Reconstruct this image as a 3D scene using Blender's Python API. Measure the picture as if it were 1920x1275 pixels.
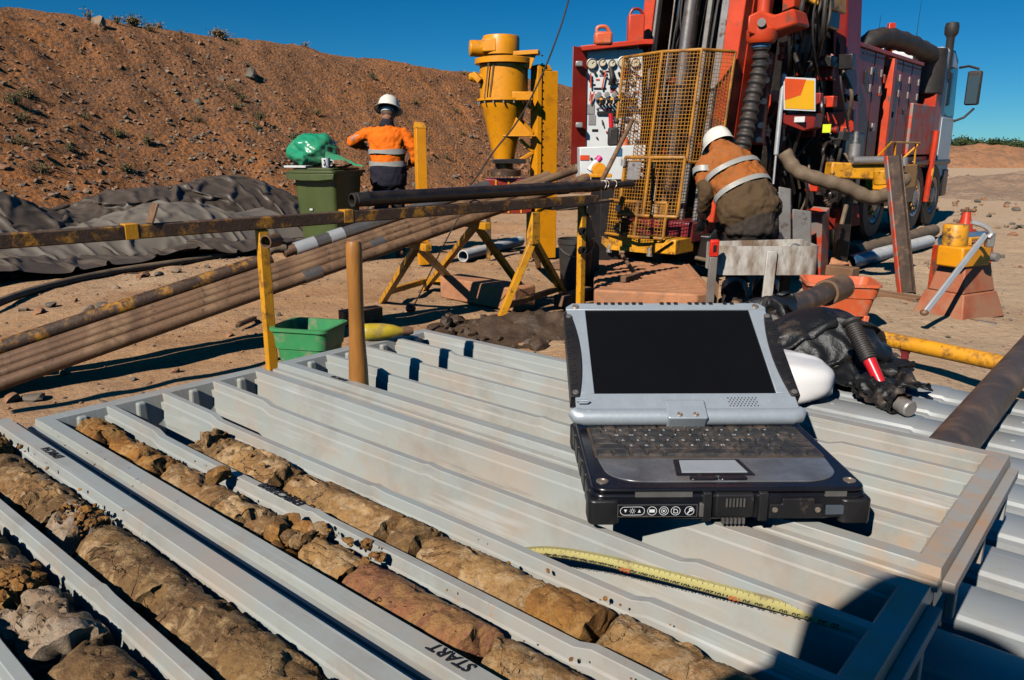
import bpy, bmesh, math, random
import numpy as np
from mathutils import Vector, Matrix, noise as mnoise
V = Vector
R_ = math.radians
random.seed(7)
for o in list(bpy.data.objects):
    bpy.data.objects.remove(o)
scene = bpy.context.scene
COL = scene.collection

# ------------------------------------------------------------------ camera, sky, sun, exposure
CAM_H = 1.2
PITCH = R_(13.85)
FPX = 1440.0
cam_d = bpy.data.cameras.new('camera')
cam_d.sensor_width = 36.0
cam_d.lens = 36.0 * FPX / 1920.0
cam_d.clip_start = 0.02
cam_d.clip_end = 5000
cam = bpy.data.objects.new('camera', cam_d)
COL.objects.link(cam)
cam.location = (0, 0, CAM_H)
cam.rotation_euler = (math.pi / 2 - PITCH, 0, 0)
scene.camera = cam

SUN_EL = R_(37.0)
SUN_AZ = R_(213.5)            # clockwise from +Y, where the sun stands
w = bpy.data.worlds.new('World')
scene.world = w
w.use_nodes = True
nt = w.node_tree
nt.nodes.clear()
wo = nt.nodes.new('ShaderNodeOutputWorld')
wb = nt.nodes.new('ShaderNodeBackground')
ws = nt.nodes.new('ShaderNodeTexSky')
ws.sky_type = 'NISHITA'
ws.sun_disc = False
ws.sun_elevation = SUN_EL
ws.sun_rotation = SUN_AZ
ws.altitude = 1000
ws.air_density = 0.8
ws.dust_density = 0.0
ws.ozone_density = 3.0
wb.inputs['Strength'].default_value = 0.05
hs = nt.nodes.new('ShaderNodeHueSaturation')
hs.inputs['Saturation'].default_value = 1.15
mx = nt.nodes.new('ShaderNodeMix')
mx.data_type = 'RGBA'
mx.blend_type = 'MULTIPLY'
mx.inputs[0].default_value = 1.0
mx.inputs[7].default_value = (0.50, 0.95, 1.18, 1.0)      # even tint of the whole sky: the photograph's cyan blue
nt.links.new(ws.outputs['Color'], mx.inputs[6])
nt.links.new(mx.outputs[2], hs.inputs['Color'])
nt.links.new(hs.outputs['Color'], wb.inputs['Color'])
nt.links.new(wb.outputs['Background'], wo.inputs['Surface'])

to_sun = V((math.sin(SUN_AZ) * math.cos(SUN_EL), math.cos(SUN_AZ) * math.cos(SUN_EL), math.sin(SUN_EL)))
sun_d = bpy.data.lights.new('sun', 'SUN')
sun_d.energy = 5.0
sun_d.angle = R_(0.55)
sun_d.color = (1.0, 0.945, 0.86)
sun = bpy.data.objects.new('sun', sun_d)
COL.objects.link(sun)
sun.location = to_sun * 60
sun.rotation_euler = to_sun.to_track_quat('Z', 'Y').to_euler()

scene.view_settings.view_transform = 'Standard'
scene.view_settings.look = 'None'
scene.view_settings.exposure = 0.1
scene.view_settings.gamma = 1.0
scene.view_settings.use_curve_mapping = False
scene.cycles.max_bounces = 6
scene.cycles.diffuse_bounces = 0

# ------------------------------------------------------------------ helpers
CP, SP = math.cos(PITCH), math.sin(PITCH)
def ray(px, py):
    a = (px - 960.0) / FPX
    b = (py - 637.5) / FPX
    return V((a, CP - b * SP, -(SP + b * CP)))
def at(px, py, Y):
    d = ray(px, py)
    return V((0, 0, CAM_H)) + d * (Y / d.y)
def gnd(px, py, z=0.0):
    d = ray(px, py)
    return V((0, 0, CAM_H)) + d * ((z - CAM_H) / d.z)
def fbm(p, o=4):
    return mnoise.fractal(p, 0.9, 2.1, o)
def srgb(r, g, b):
    f = lambda c: (c / 255.0) / 12.92 if c <= 10 else (((c / 255.0) + 0.055) / 1.055) ** 2.4
    return (f(r), f(g), f(b))

class MB:
    def __init__(self):
        self.v = []; self.f = []
    def add(self, vs, fs):
        n = len(self.v)
        self.v.extend([V(x) for x in vs])
        self.f.extend([tuple(i + n for i in f) for f in fs])
        return self
    def box(self, c, s, M=None):
        c = V(c); hx, hy, hz = s[0] / 2, s[1] / 2, s[2] / 2
        vs = [V((x, y, z)) for x in (-hx, hx) for y in (-hy, hy) for z in (-hz, hz)]
        if M is not None: vs = [M @ q for q in vs]
        return self.add([c + q for q in vs], [(0,1,3,2),(4,6,7,5),(0,4,5,1),(2,3,7,6),(0,2,6,4),(1,5,7,3)])
    def bar(self, p0, p1, w_, h_=None, up=(0, 0, 1)):
        p0 = V(p0); p1 = V(p1); h_ = h_ or w_
        d = (p1 - p0).normalized(); u = V(up)
        if abs(d.dot(u)) > 0.98: u = V((0, 1, 0))
        s = d.cross(u).normalized(); t = s.cross(d).normalized()
        a = s * (w_ / 2); b = t * (h_ / 2)
        vs = [p0 - a - b, p0 + a - b, p0 + a + b, p0 - a + b, p1 - a - b, p1 + a - b, p1 + a + b, p1 - a + b]
        return self.add(vs, [(0,3,2,1),(4,5,6,7),(0,1,5,4),(1,2,6,5),(2,3,7,6),(3,0,4,7)])
    def frame(self, d):
        d = d.normalized(); u = V((0, 0, 1)) if abs(d.z) < 0.95 else V((0, 1, 0))
        s = d.cross(u).normalized(); return s, s.cross(d).normalized()
    def cyl(self, p0, p1, r0, r1=None, n=16, caps=True):
        p0 = V(p0); p1 = V(p1); r1 = r0 if r1 is None else r1
        s, t = self.frame(p1 - p0)
        vs = []
        for p, r in ((p0, r0), (p1, r1)):
            for k in range(n):
                an = 2 * math.pi * k / n
                vs.append(p + s * (r * math.cos(an)) + t * (r * math.sin(an)))
        fs = [(k, n + k, n + (k + 1) % n, (k + 1) % n) for k in range(n)]
        if caps: fs += [tuple(range(n)), tuple(range(2 * n - 1, n - 1, -1))]
        return self.add(vs, fs)
    def lathe(self, base, axis, prof, n=20, closed=False):
        base = V(base); ax = V(axis).normalized(); s, t = self.frame(ax)
        vs = []
        for r, h in prof:
            for k in range(n):
                an = 2 * math.pi * k / n
                vs.append(base + ax * h + s * (r * math.cos(an)) + t * (r * math.sin(an)))
        m = len(prof); fs = []
        for i in range(m - 1 if not closed else m):
            j = (i + 1) % m
            for k in range(n):
                k2 = (k + 1) % n
                fs.append((i * n + k, j * n + k, j * n + k2, i * n + k2))
        if not closed:
            if prof[0][0] > 1e-6: fs.append(tuple(range(n)))
            if prof[-1][0] > 1e-6: fs.append(tuple(range(m * n - 1, (m - 1) * n - 1, -1)))
        return self.add(vs, fs)
    def pipe(self, p0, p1, r, ri, n=24):
        L = (V(p1) - V(p0)).length
        return self.lathe(p0, V(p1) - V(p0), [(r, 0), (r, L), (ri, L), (ri, 0)], n, closed=True)
    def tube(self, pts, r, n=8, caps=True, side=None, flat=1.0):
        pts = [V(p) for p in pts]; m = len(pts)
        rs = r if isinstance(r, (list, tuple)) else [r] * m
        d0 = (pts[1] - pts[0]).normalized()
        s = V(side) if side is not None else self.frame(d0)[0]
        vs = []
        for i in range(m):
            d = (pts[min(i + 1, m - 1)] - pts[max(i - 1, 0)]).normalized()
            s = (s - d * s.dot(d)).normalized(); t = s.cross(d).normalized()
            q = rs[i]
            ra, rb = (q if isinstance(q, (list, tuple)) else (q, q * flat))
            for k in range(n):
                an = 2 * math.pi * k / n
                vs.append(pts[i] + s * (ra * math.cos(an)) + t * (rb * math.sin(an)))
        fs = [(i * n + k, (i + 1) * n + k, (i + 1) * n + (k + 1) % n, i * n + (k + 1) % n) for i in range(m - 1) for k in range(n)]
        if caps: fs += [tuple(range(n)), tuple(range(m * n - 1, (m - 1) * n - 1, -1))]
        return self.add(vs, fs)
    def prism(self, poly, off):
        n = len(poly); off = V(off); poly = [V(p) for p in poly]
        vs = poly + [p + off for p in poly]
        fs = [tuple(range(n - 1, -1, -1)), tuple(range(n, 2 * n))] + [(k, (k + 1) % n, n + (k + 1) % n, n + k) for k in range(n)]
        return self.add(vs, fs)
    def grid(self, fn, nu, nv):
        vs = [fn(i / (nu - 1), j / (nv - 1)) for i in range(nu) for j in range(nv)]
        fs = [(i * nv + j, (i + 1) * nv + j, (i + 1) * nv + j + 1, i * nv + j + 1) for i in range(nu - 1) for j in range(nv - 1)]
        return self.add(vs, fs)
    def ball(self, c, r, M=None, nu=14, nv=9):
        c = V(c); r = (r, r, r) if not isinstance(r, (list, tuple)) else r
        vs = []
        for i in range(nv + 1):
            th = math.pi * i / nv
            for k in range(nu):
                an = 2 * math.pi * k / nu
                q = V((r[0] * math.sin(th) * math.cos(an), r[1] * math.sin(th) * math.sin(an), r[2] * math.cos(th)))
                vs.append(c + (M @ q if M is not None else q))
        fs = [(i * nu + k, (i + 1) * nu + k, (i + 1) * nu + (k + 1) % nu, i * nu + (k + 1) % nu) for i in range(nv) for k in range(nu)]
        return self.add(vs, fs)

ORI = {}
def bez(pts, n=24):
    pts = [V(p) for p in pts]; out = []
    P = [pts[0] * 2 - pts[1]] + pts + [pts[-1] * 2 - pts[-2]]
    segs = len(pts) - 1
    for k in range(n + 1):
        x = k / n * segs; i = min(int(x), segs - 1); t = x - i
        a, b, c, d = P[i], P[i + 1], P[i + 2], P[i + 3]
        out.append(0.5 * ((2 * b) + (c - a) * t + (2 * a - 5 * b + 4 * c - d) * t * t + (3 * b - a - 3 * c + d) * t ** 3))
    return out
def tag(o, label=None, cat=None, group=None, kind=None):
    if label: o['label'] = label
    if cat: o['category'] = cat
    if group: o['group'] = group
    if kind: o['kind'] = kind
    return o
def thing(name, label, cat, loc=(0, 0, 0), group=None, rotz=None):
    o = bpy.data.objects.new(name, None)
    o.empty_display_size = 0.1
    COL.objects.link(o); o.location = loc
    if rotz is not None:
        o.rotation_euler = (0, 0, rotz); ORI[o.name] = V((0, 0, 0))
    else:
        ORI[o.name] = V(loc)
    return tag(o, label, cat, group)
def mesh_of(name, mb, loc, mat, smooth, calc=True):
    me = bpy.data.meshes.new(name)
    me.from_pydata([tuple(p - loc) for p in mb.v], [], mb.f)
    if calc:
        bm = bmesh.new(); bm.from_mesh(me)
        bmesh.ops.remove_doubles(bm, verts=bm.verts, dist=1e-6)
        bmesh.ops.recalc_face_normals(bm, faces=bm.faces)
        bm.to_mesh(me); bm.free()
    me.update()
    if mat is not None: me.materials.append(mat)
    if smooth:
        me.shade_smooth(); me.set_sharp_from_angle(angle=R_(smooth))
    return me
def part(name, mb, mat, parent=None, smooth=38, bevel=0.0, loc=None, calc=True, seg=2):
    """one mesh object; vertices given in world space (or in the thing's own frame when that is turned)"""
    if parent is not None: org = ORI[parent.name]
    else: org = V(loc) if loc is not None else V((0, 0, 0))
    me = mesh_of(name, mb, org, mat, smooth, calc)
    o = bpy.data.objects.new(name, me); COL.objects.link(o)
    if parent is not None:
        o.parent = parent
    else:
        o.location = org
    ORI[o.name] = org
    if bevel:
        b = o.modifiers.new('bevel', 'BEVEL'); b.width = bevel; b.segments = seg; b.limit_method = 'ANGLE'; b.angle_limit = R_(35)
    return o
def single(name, mb, mat, label, cat, loc=(0, 0, 0), group=None, smooth=38, bevel=0.0, calc=True):
    return tag(part(name, mb, mat, None, smooth, bevel, loc, calc), label, cat, group)
def struct(name, mb, mat, smooth=60, calc=False):
    return tag(part(name, mb, mat, None, smooth, 0, None, calc), kind='structure')

# ------------------------------------------------------------------ materials
def N(nt, t, **kw):
    n = nt.nodes.new(t)
    for k, v in kw.items():
        if k in n.inputs: n.inputs[k].default_value = v
        else: setattr(n, k, v)
    return n
def mat(name, col, rough=0.6, metal=0.0, var=0.15, scale=5.0, wear=None, wear_amt=0.0, wear_scale=12.0, wear2=None, wear2_amt=0.0,
        dust=0.0, dustcol=(0.36, 0.22, 0.12), bump=0.1, bscale=60.0, spec=0.5, trans=0.0, sss=0.0, stretch=None, sheen=0.0, hard=0.06, coat=0.0):
    m = bpy.data.materials.new(name); m.use_nodes = True
    nt = m.node_tree; L = nt.links.new
    bs = nt.nodes['Principled BSDF']
    tc = N(nt, 'ShaderNodeTexCoord'); vec = tc.outputs['Object']
    if stretch:
        mp = N(nt, 'ShaderNodeMapping'); mp.inputs['Scale'].default_value = stretch; L(vec, mp.inputs['Vector']); vec = mp.outputs['Vector']
    def noi(sc, det=5.0, ro=0.6):
        n = N(nt, 'ShaderNodeTexNoise', Scale=sc, Detail=det, Roughness=ro); L(vec, n.inputs['Vector']); return n.outputs['Fac']
    def mix(fac, a, b, typ='MIX'):
        x = N(nt, 'ShaderNodeMix', data_type='RGBA', blend_type=typ)
        if hasattr(fac, 'links'): L(fac, x.inputs[0])
        else: x.inputs[0].default_value = fac
        for k, q in ((6, a), (7, b)):
            if hasattr(q, 'links'): L(q, x.inputs[k])
            else: x.inputs[k].default_value = (*q, 1)
        return x.outputs[2]
    def thr(src, amt, h=hard):
        r = N(nt, 'ShaderNodeMapRange'); r.inputs['From Min'].default_value = 1 - amt - h; r.inputs['From Max'].default_value = 1 - amt + h
        L(src, r.inputs['Value']); return r.outputs['Result']
    dark = tuple(c * (1 - var) for c in col); lite = tuple(min(1, c * (1 + var)) for c in col)
    r0 = N(nt, 'ShaderNodeMapRange'); r0.inputs['From Min'].default_value = 0.3; r0.inputs['From Max'].default_value = 0.7
    L(noi(scale), r0.inputs['Value'])
    c = mix(r0.outputs['Result'], dark, lite)
    rg = None
    if wear is not None and wear_amt > 0:
        t = thr(noi(wear_scale, 8.0, 0.68), wear_amt); c = mix(t, c, wear); rg = t
    if wear2 is not None and wear2_amt > 0:
        t = thr(noi(wear_scale * 2.7, 7.0, 0.7), wear2_amt); c = mix(t, c, wear2)
    if dust > 0:
        ge = N(nt, 'ShaderNodeNewGeometry'); sx = N(nt, 'ShaderNodeSeparateXYZ'); L(ge.outputs['Normal'], sx.inputs[0])
        mr = N(nt, 'ShaderNodeMapRange'); mr.inputs['From Min'].default_value = -0.6; mr.inputs['From Max'].default_value = 1.0
        L(sx.outputs['Z'], mr.inputs['Value'])
        mr2 = N(nt, 'ShaderNodeMapRange'); mr2.inputs['From Min'].default_value = 0.38; mr2.inputs['From Max'].default_value = 0.72; mr2.inputs['To Max'].default_value = dust
        L(noi(7.0, 7.0, 0.7), mr2.inputs['Value'])
        mu = N(nt, 'ShaderNodeMath', operation='MULTIPLY'); L(mr.outputs[0], mu.inputs[0]); L(mr2.outputs[0], mu.inputs[1])
        c = mix(mu.outputs[0], c, dustcol)
    L(c, bs.inputs['Base Color'])
    rr = N(nt, 'ShaderNodeMapRange'); rr.inputs['To Min'].default_value = max(0.03, rough - 0.1); rr.inputs['To Max'].default_value = min(1, rough + 0.12)
    L(noi(scale * 3.1), rr.inputs['Value']); L(rr.outputs[0], bs.inputs['Roughness'])
    bs.inputs['Metallic'].default_value = metal
    bs.inputs['Specular IOR Level'].default_value = spec
    if trans: bs.inputs['Transmission Weight'].default_value = trans
    if coat: bs.inputs['Coat Weight'].default_value = coat
    if sheen: bs.inputs['Sheen Weight'].default_value = sheen
    if sss:
        bs.inputs['Subsurface Weight'].default_value = sss; bs.inputs['Subsurface Radius'].default_value = (0.02, 0.02, 0.02)
    if bump:
        bp = N(nt, 'ShaderNodeBump', Strength=bump); bp.inputs['Distance'].default_value = 0.6 / bscale
        L(noi(bscale, 6.0, 0.6), bp.inputs['Height']); L(bp.outputs[0], bs.inputs['Normal'])
    return m

RUST = (0.11, 0.045, 0.02); DK = (0.012, 0.011, 0.011); DUST = (0.38, 0.23, 0.13)
m_tray = mat('tray_plastic', (0.335, 0.358, 0.338), 0.38, var=0.10, scale=3, wear2=(0.40, 0.27, 0.18), wear2_amt=0.30, wear=(0.43, 0.32, 0.24), wear_amt=0.37, wear_scale=4.0, hard=0.16, dust=0.30, dustcol=(0.43, 0.34, 0.26), bump=0.03, bscale=120)
m_tray_dusty = mat('tray_plastic_dusty', (0.32, 0.325, 0.315), 0.6, var=0.06, scale=3, wear=(0.46, 0.25, 0.13), wear_amt=0.43, wear_scale=9.0, hard=0.12, dust=0.5, dustcol=(0.44, 0.28, 0.17), bump=0.06, bscale=120)
m_tray_low = mat('tray_plastic_lower', (0.30, 0.32, 0.325), 0.40, var=0.05, scale=3, wear=(0.42, 0.34, 0.27), wear_amt=0.30, wear_scale=4.0, hard=0.16, dust=0.2, dustcol=(0.42, 0.34, 0.26), bump=0.03, bscale=120)
def end_dust(m, x0, x1, col, amt):
    # dust caked towards one end of the moulding (along its own x axis)
    nt = m.node_tree; L = nt.links.new; bs = nt.nodes['Principled BSDF']; src = bs.inputs['Base Color'].links[0].from_socket
    tc = N(nt, 'ShaderNodeTexCoord'); sx = N(nt, 'ShaderNodeSeparateXYZ'); L(tc.outputs['Object'], sx.inputs[0])
    mr = N(nt, 'ShaderNodeMapRange'); mr.inputs['From Min'].default_value = x0; mr.inputs['From Max'].default_value = x1; L(sx.outputs['X'], mr.inputs['Value'])
    no = N(nt, 'ShaderNodeTexNoise', Scale=24.0, Detail=7.0, Roughness=0.65); L(tc.outputs['Object'], no.inputs['Vector'])
    m2 = N(nt, 'ShaderNodeMapRange'); m2.inputs['From Min'].default_value = 0.42; m2.inputs['From Max'].default_value = 0.60; m2.inputs['To Max'].default_value = amt; L(no.outputs['Fac'], m2.inputs['Value'])
    mu = N(nt, 'ShaderNodeMath', operation='MULTIPLY'); L(mr.outputs[0], mu.inputs[0]); L(m2.outputs[0], mu.inputs[1])
    x = N(nt, 'ShaderNodeMix', data_type='RGBA'); L(mu.outputs[0], x.inputs[0]); L(src, x.inputs[6]); x.inputs[7].default_value = (*col, 1); L(x.outputs[2], bs.inputs['Base Color'])
def grime(m, speck, amt, sc=55.0, scratch=True):
    # fine specks of dried mud, and hair scratches along the moulding
    nt = m.node_tree; L = nt.links.new; bs = nt.nodes['Principled BSDF']; src = bs.inputs['Base Color'].links[0].from_socket
    tc = N(nt, 'ShaderNodeTexCoord')
    def lay(vec, s_, lo, hi, top, col, src, det=6.0):
        no = N(nt, 'ShaderNodeTexNoise', Scale=s_, Detail=det, Roughness=0.7); L(vec, no.inputs['Vector'])
        mr = N(nt, 'ShaderNodeMapRange'); mr.inputs['From Min'].default_value = lo; mr.inputs['From Max'].default_value = hi; mr.inputs['To Max'].default_value = top; L(no.outputs['Fac'], mr.inputs['Value'])
        x = N(nt, 'ShaderNodeMix', data_type='RGBA'); L(mr.outputs[0], x.inputs[0]); L(src, x.inputs[6]); x.inputs[7].default_value = (*col, 1); return x.outputs[2]
    c = lay(tc.outputs['Object'], sc, 1 - amt - 0.02, 1 - amt + 0.04, 0.8, speck, src)
    c = lay(tc.outputs['Object'], 7.0, 0.50, 0.66, 0.45, (0.24, 0.20, 0.165), c, 9.0)
    if scratch:
        mp = N(nt, 'ShaderNodeMapping'); mp.inputs['Scale'].default_value = (3.0, 160.0, 40.0); mp.inputs['Rotation'].default_value = (0, 0, 0.06); L(tc.outputs['Object'], mp.inputs['Vector'])
        c = lay(mp.outputs[0], 1.0, 0.60, 0.68, 0.35, (0.52, 0.53, 0.52), c, 3.0)
        c = lay(mp.outputs[0], 1.7, 0.62, 0.70, 0.4, (0.20, 0.19, 0.175), c, 3.0)
    L(c, bs.inputs['Base Color'])
grime(m_tray, (0.40, 0.25, 0.14), 0.335); grime(m_tray_low, (0.36, 0.24, 0.15), 0.31); grime(m_tray_dusty, (0.40, 0.24, 0.13), 0.35, 55.0, False)
end_dust(m_tray, 0.93, 1.03, (0.46, 0.30, 0.18), 0.8)
m_ink = mat('marker_ink', (0.012, 0.012, 0.014), 0.5, bump=0)
m_yel = mat('yellow_paint', (0.70, 0.30, 0.010), 0.42, var=0.2, wear=(0.13, 0.055, 0.02), wear_amt=0.42, wear_scale=7, wear2=(0.03, 0.02, 0.015), wear2_amt=0.37, dust=0.25, bump=0.15, bscale=80)
m_yel_clean = mat('yellow_enamel', (0.80, 0.30, 0.004), 0.38, var=0.14, wear=(0.40, 0.15, 0.012), wear_amt=0.36, wear_scale=5, hard=0.12, wear2=(0.10, 0.04, 0.012), wear2_amt=0.29, dust=0.15, bump=0.06, bscale=40)
m_yel_rust = mat('yellow_paint_worn', (0.46, 0.20, 0.014), 0.55, wear=(0.05, 0.026, 0.015), wear_amt=0.58, wear_scale=8, wear2=(0.02, 0.014, 0.01), wear2_amt=0.42, dust=0.3, bump=0.3, bscale=60)
m_rod = mat('rusty_steel', (0.16, 0.085, 0.045), 0.55, 0.15, var=0.35, scale=4, stretch=None, wear=(0.25, 0.145, 0.075), wear_amt=0.46, wear_scale=6, wear2=(0.05, 0.03, 0.02), wear2_amt=0.38, dust=0.3, bump=0.2, bscale=70)
m_rodd = mat('dark_pipe_steel', (0.10, 0.07, 0.055), 0.5, 0.4, var=0.3, scale=10, wear=(0.22, 0.13, 0.08), wear_amt=0.42, wear_scale=14, dust=0.35, bump=0.15, bscale=90)
m_rodg = mat('grey_rod_steel', (0.24, 0.22, 0.20), 0.38, 0.7, var=0.25, scale=5, wear=(0.16, 0.09, 0.05), wear_amt=0.40, wear_scale=7, dust=0.4, bump=0.1, bscale=70)
m_blk = mat('black_steel', (0.014, 0.013, 0.014), 0.33, 0.1, var=0.4, scale=6, wear=(0.09, 0.06, 0.045), wear_amt=0.34, wear_scale=9, dust=0.16, bump=0.1, bscale=70)
m_rub = mat('black_rubber', (0.018, 0.017, 0.017), 0.6, var=0.3, dust=0.22, bump=0.2, bscale=80)
m_chrome = mat('polished_steel', (0.60, 0.59, 0.57), 0.32, 0.45, var=0.1, wear=(0.3, 0.24, 0.19), wear_amt=0.3, bump=0.05)
m_steel = mat('bare_steel', (0.36, 0.34, 0.32), 0.45, 0.6, var=0.2, wear=RUST, wear_amt=0.38, wear_scale=8, dust=0.4, bump=0.15)
m_red = mat('red_paint', (0.56, 0.036, 0.008), 0.38, var=0.2, wear=(0.13, 0.05, 0.03), wear_amt=0.38, wear_scale=7, dust=0.15, bump=0.1, bscale=50)
m_redpale = mat('red_paint_faded', (0.64, 0.058, 0.014), 0.42, var=0.2, wear=(0.16, 0.08, 0.05), wear_amt=0.40, wear_scale=6, hard=0.05, dust=0.14, bump=0.12, bscale=50)
m_reddark = mat('maroon_paint', (0.25, 0.014, 0.008), 0.40, var=0.2, wear=(0.06, 0.025, 0.02), wear_amt=0.35, wear_scale=5, dust=0.12, bump=0.08, bscale=40)
m_redscuff = mat('red_paint_scuffed', (0.66, 0.075, 0.03), 0.5, var=0.15, wear=(0.27, 0.22, 0.19), wear_amt=0.47, wear_scale=5, hard=0.04, dust=0.2, bump=0.12, bscale=50)
m_orplast = mat('orange_plastic', (0.72, 0.12, 0.035), 0.45, var=0.1, wear=(0.55, 0.24, 0.14), wear_amt=0.40, hard=0.12, dust=0.3, bump=0.05)
m_white = mat('white_enamel', (0.68, 0.68, 0.66), 0.4, var=0.06, wear=(0.32, 0.25, 0.2), wear_amt=0.32, wear_scale=9, dust=0.25, bump=0.04)
m_whiterust = mat('white_paint_rusted', (0.52, 0.48, 0.42), 0.6, var=0.12, wear=(0.19, 0.12, 0.075), wear_amt=0.47, wear_scale=6, hard=0.1, wear2=(0.08, 0.05, 0.03), wear2_amt=0.34, dust=0.3, bump=0.15, stretch=(1, 1, 0.35))
m_grn = mat('olive_bin_plastic', (0.062, 0.088, 0.022), 0.45, var=0.12, dust=0.25, bump=0.05)
m_grntub = mat('green_tub_plastic', (0.035, 0.27, 0.09), 0.4, var=0.15, wear=(0.30, 0.25, 0.17), wear_amt=0.38, hard=0.1, dust=0.3, bump=0.06)
m_wood = mat('varnished_wood', (0.38, 0.155, 0.030), 0.42, var=0.25, scale=6, stretch=(8, 8, 1.2), wear=(0.24, 0.10, 0.03), wear_amt=0.40, wear_scale=4, hard=0.15, bump=0.1, bscale=30)
m_redstand = mat('red_paint_dusty', (0.42, 0.085, 0.032), 0.65, var=0.25, wear=(0.34, 0.17, 0.09), wear_amt=0.50, wear_scale=4, hard=0.15, dust=0.65, dustcol=(0.42, 0.23, 0.12), bump=0.2, bscale=40)
m_timber = mat('dusty_orange_timber', (0.46, 0.19, 0.085), 0.8, var=0.22, scale=5, stretch=(1, 1, 1), wear=(0.30, 0.15, 0.08), wear_amt=0.42, hard=0.1, dust=0.5, dustcol=(0.45, 0.27, 0.16), bump=0.35, bscale=50)
m_plank = mat('brown_timber', (0.20, 0.10, 0.05), 0.8, var=0.3, dust=0.4, bump=0.3, bscale=50)
m_cage = mat('cage_yellow', (0.62, 0.25, 0.010), 0.5, var=0.25, wear=(0.16, 0.07, 0.02), wear_amt=0.50, wear_scale=5, hard=0.12, dust=0.2, bump=0.05)
m_tarp = mat('dark_tarpaulin', (0.062, 0.048, 0.036), 0.5, var=0.3, scale=1.6, wear=(0.085, 0.062, 0.043), wear_amt=0.47, wear_scale=2.2, hard=0.2, dust=0.28, dustcol=(0.16, 0.11, 0.075), bump=0.12, bscale=20)
m_tarp2 = mat('grey_tarpaulin', (0.14, 0.117, 0.092), 0.6, var=0.2, scale=1.6, wear=(0.165, 0.138, 0.107), wear_amt=0.48, wear_scale=2, hard=0.2, dust=0.30, dustcol=(0.20, 0.15, 0.11), bump=0.12, bscale=20)
m_orange = mat('orange_workwear', (0.86, 0.16, 0.008), 0.8, var=0.12, scale=4, bump=0.25, bscale=25, spec=0.2)
m_orange_dirty = mat('orange_workwear_dirty', (0.46, 0.12, 0.018), 0.85, var=0.25, scale=4, wear=(0.13, 0.062, 0.022), wear_amt=0.42, wear_scale=4, hard=0.2, dust=0.25, bump=0.25, bscale=25, spec=0.2)
m_brownwear = mat('muddy_brown_cloth', (0.115, 0.068, 0.032), 0.9, var=0.25, scale=4, wear=(0.055, 0.036, 0.022), wear_amt=0.42, wear_scale=4, hard=0.2, bump=0.3, bscale=25, spec=0.2)
m_navy = mat('navy_cloth', (0.013, 0.014, 0.026), 0.85, var=0.25, dust=0.15, bump=0.25, bscale=25, spec=0.2)
m_trous = mat('dark_work_trousers', (0.035, 0.028, 0.024), 0.85, var=0.3, wear=(0.09, 0.065, 0.045), wear_amt=0.36, wear_scale=5, hard=0.15, dust=0.2, bump=0.3, bscale=25, spec=0.2)
m_refl = mat('reflective_tape', (0.37, 0.36, 0.33), 0.4, 0.15, var=0.1, wear=(0.4, 0.34, 0.26), wear_amt=0.35, hard=0.15, bump=0.15, bscale=40)
m_skin = mat('skin', (0.42, 0.20, 0.125), 0.55, var=0.12, bump=0.1, sss=0.05)
m_hat = mat('hard_hat_plastic', (0.74, 0.71, 0.62), 0.35, var=0.06, wear=(0.45, 0.36, 0.25), wear_amt=0.3, dust=0.15, bump=0.02)
m_glove = mat('black_rubber_glove', (0.012, 0.012, 0.014), 0.3, var=0.2, bump=0.15)
m_hair = mat('dark_hair', (0.10, 0.055, 0.030), 0.6, bump=0.4, bscale=150)
m_hose = mat('dusty_hose', (0.13, 0.09, 0.055), 0.7, var=0.3, scale=6, wear=(0.25, 0.175, 0.11), wear_amt=0.42, wear_scale=5, hard=0.15, dust=0.4, bump=0.25, bscale=50)
m_glass = mat('window_glass', (0.05, 0.08, 0.1), 0.06, var=0.05, bump=0, spec=0.8)
m_blue = mat('blue_plastic_pipe', (0.02, 0.10, 0.20), 0.45, var=0.2, wear=(0.2, 0.15, 0.1), wear_amt=0.33, dust=0.3, bump=0.05)
m_pvc = mat('white_plastic_pipe', (0.66, 0.65, 0.62), 0.45, var=0.06, wear=(0.38, 0.28, 0.2), wear_amt=0.36, hard=0.1, dust=0.3, bump=0.04)
m_bag = mat('black_plastic_bag', (0.010, 0.010, 0.010), 0.45, var=0.3, wear=(0.14, 0.095, 0.065), wear_amt=0.36, wear_scale=7, hard=0.1, bump=0.35, bscale=45)
m_gbag = mat('green_plastic_bag', (0.03, 0.40, 0.20), 0.24, var=0.15, wear=(0.16, 0.30, 0.14), wear_amt=0.4, wear_scale=4, hard=0.15, bump=0.1, bscale=14, trans=0.25)
m_jug = mat('white_translucent_plastic', (0.76, 0.74, 0.72), 0.3, var=0.05, sss=0.25, dust=0.15, bump=0.02)
m_mag = mat('maroon_enamel', (0.22, 0.02, 0.03), 0.35, dust=0.2, bump=0.05)
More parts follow.
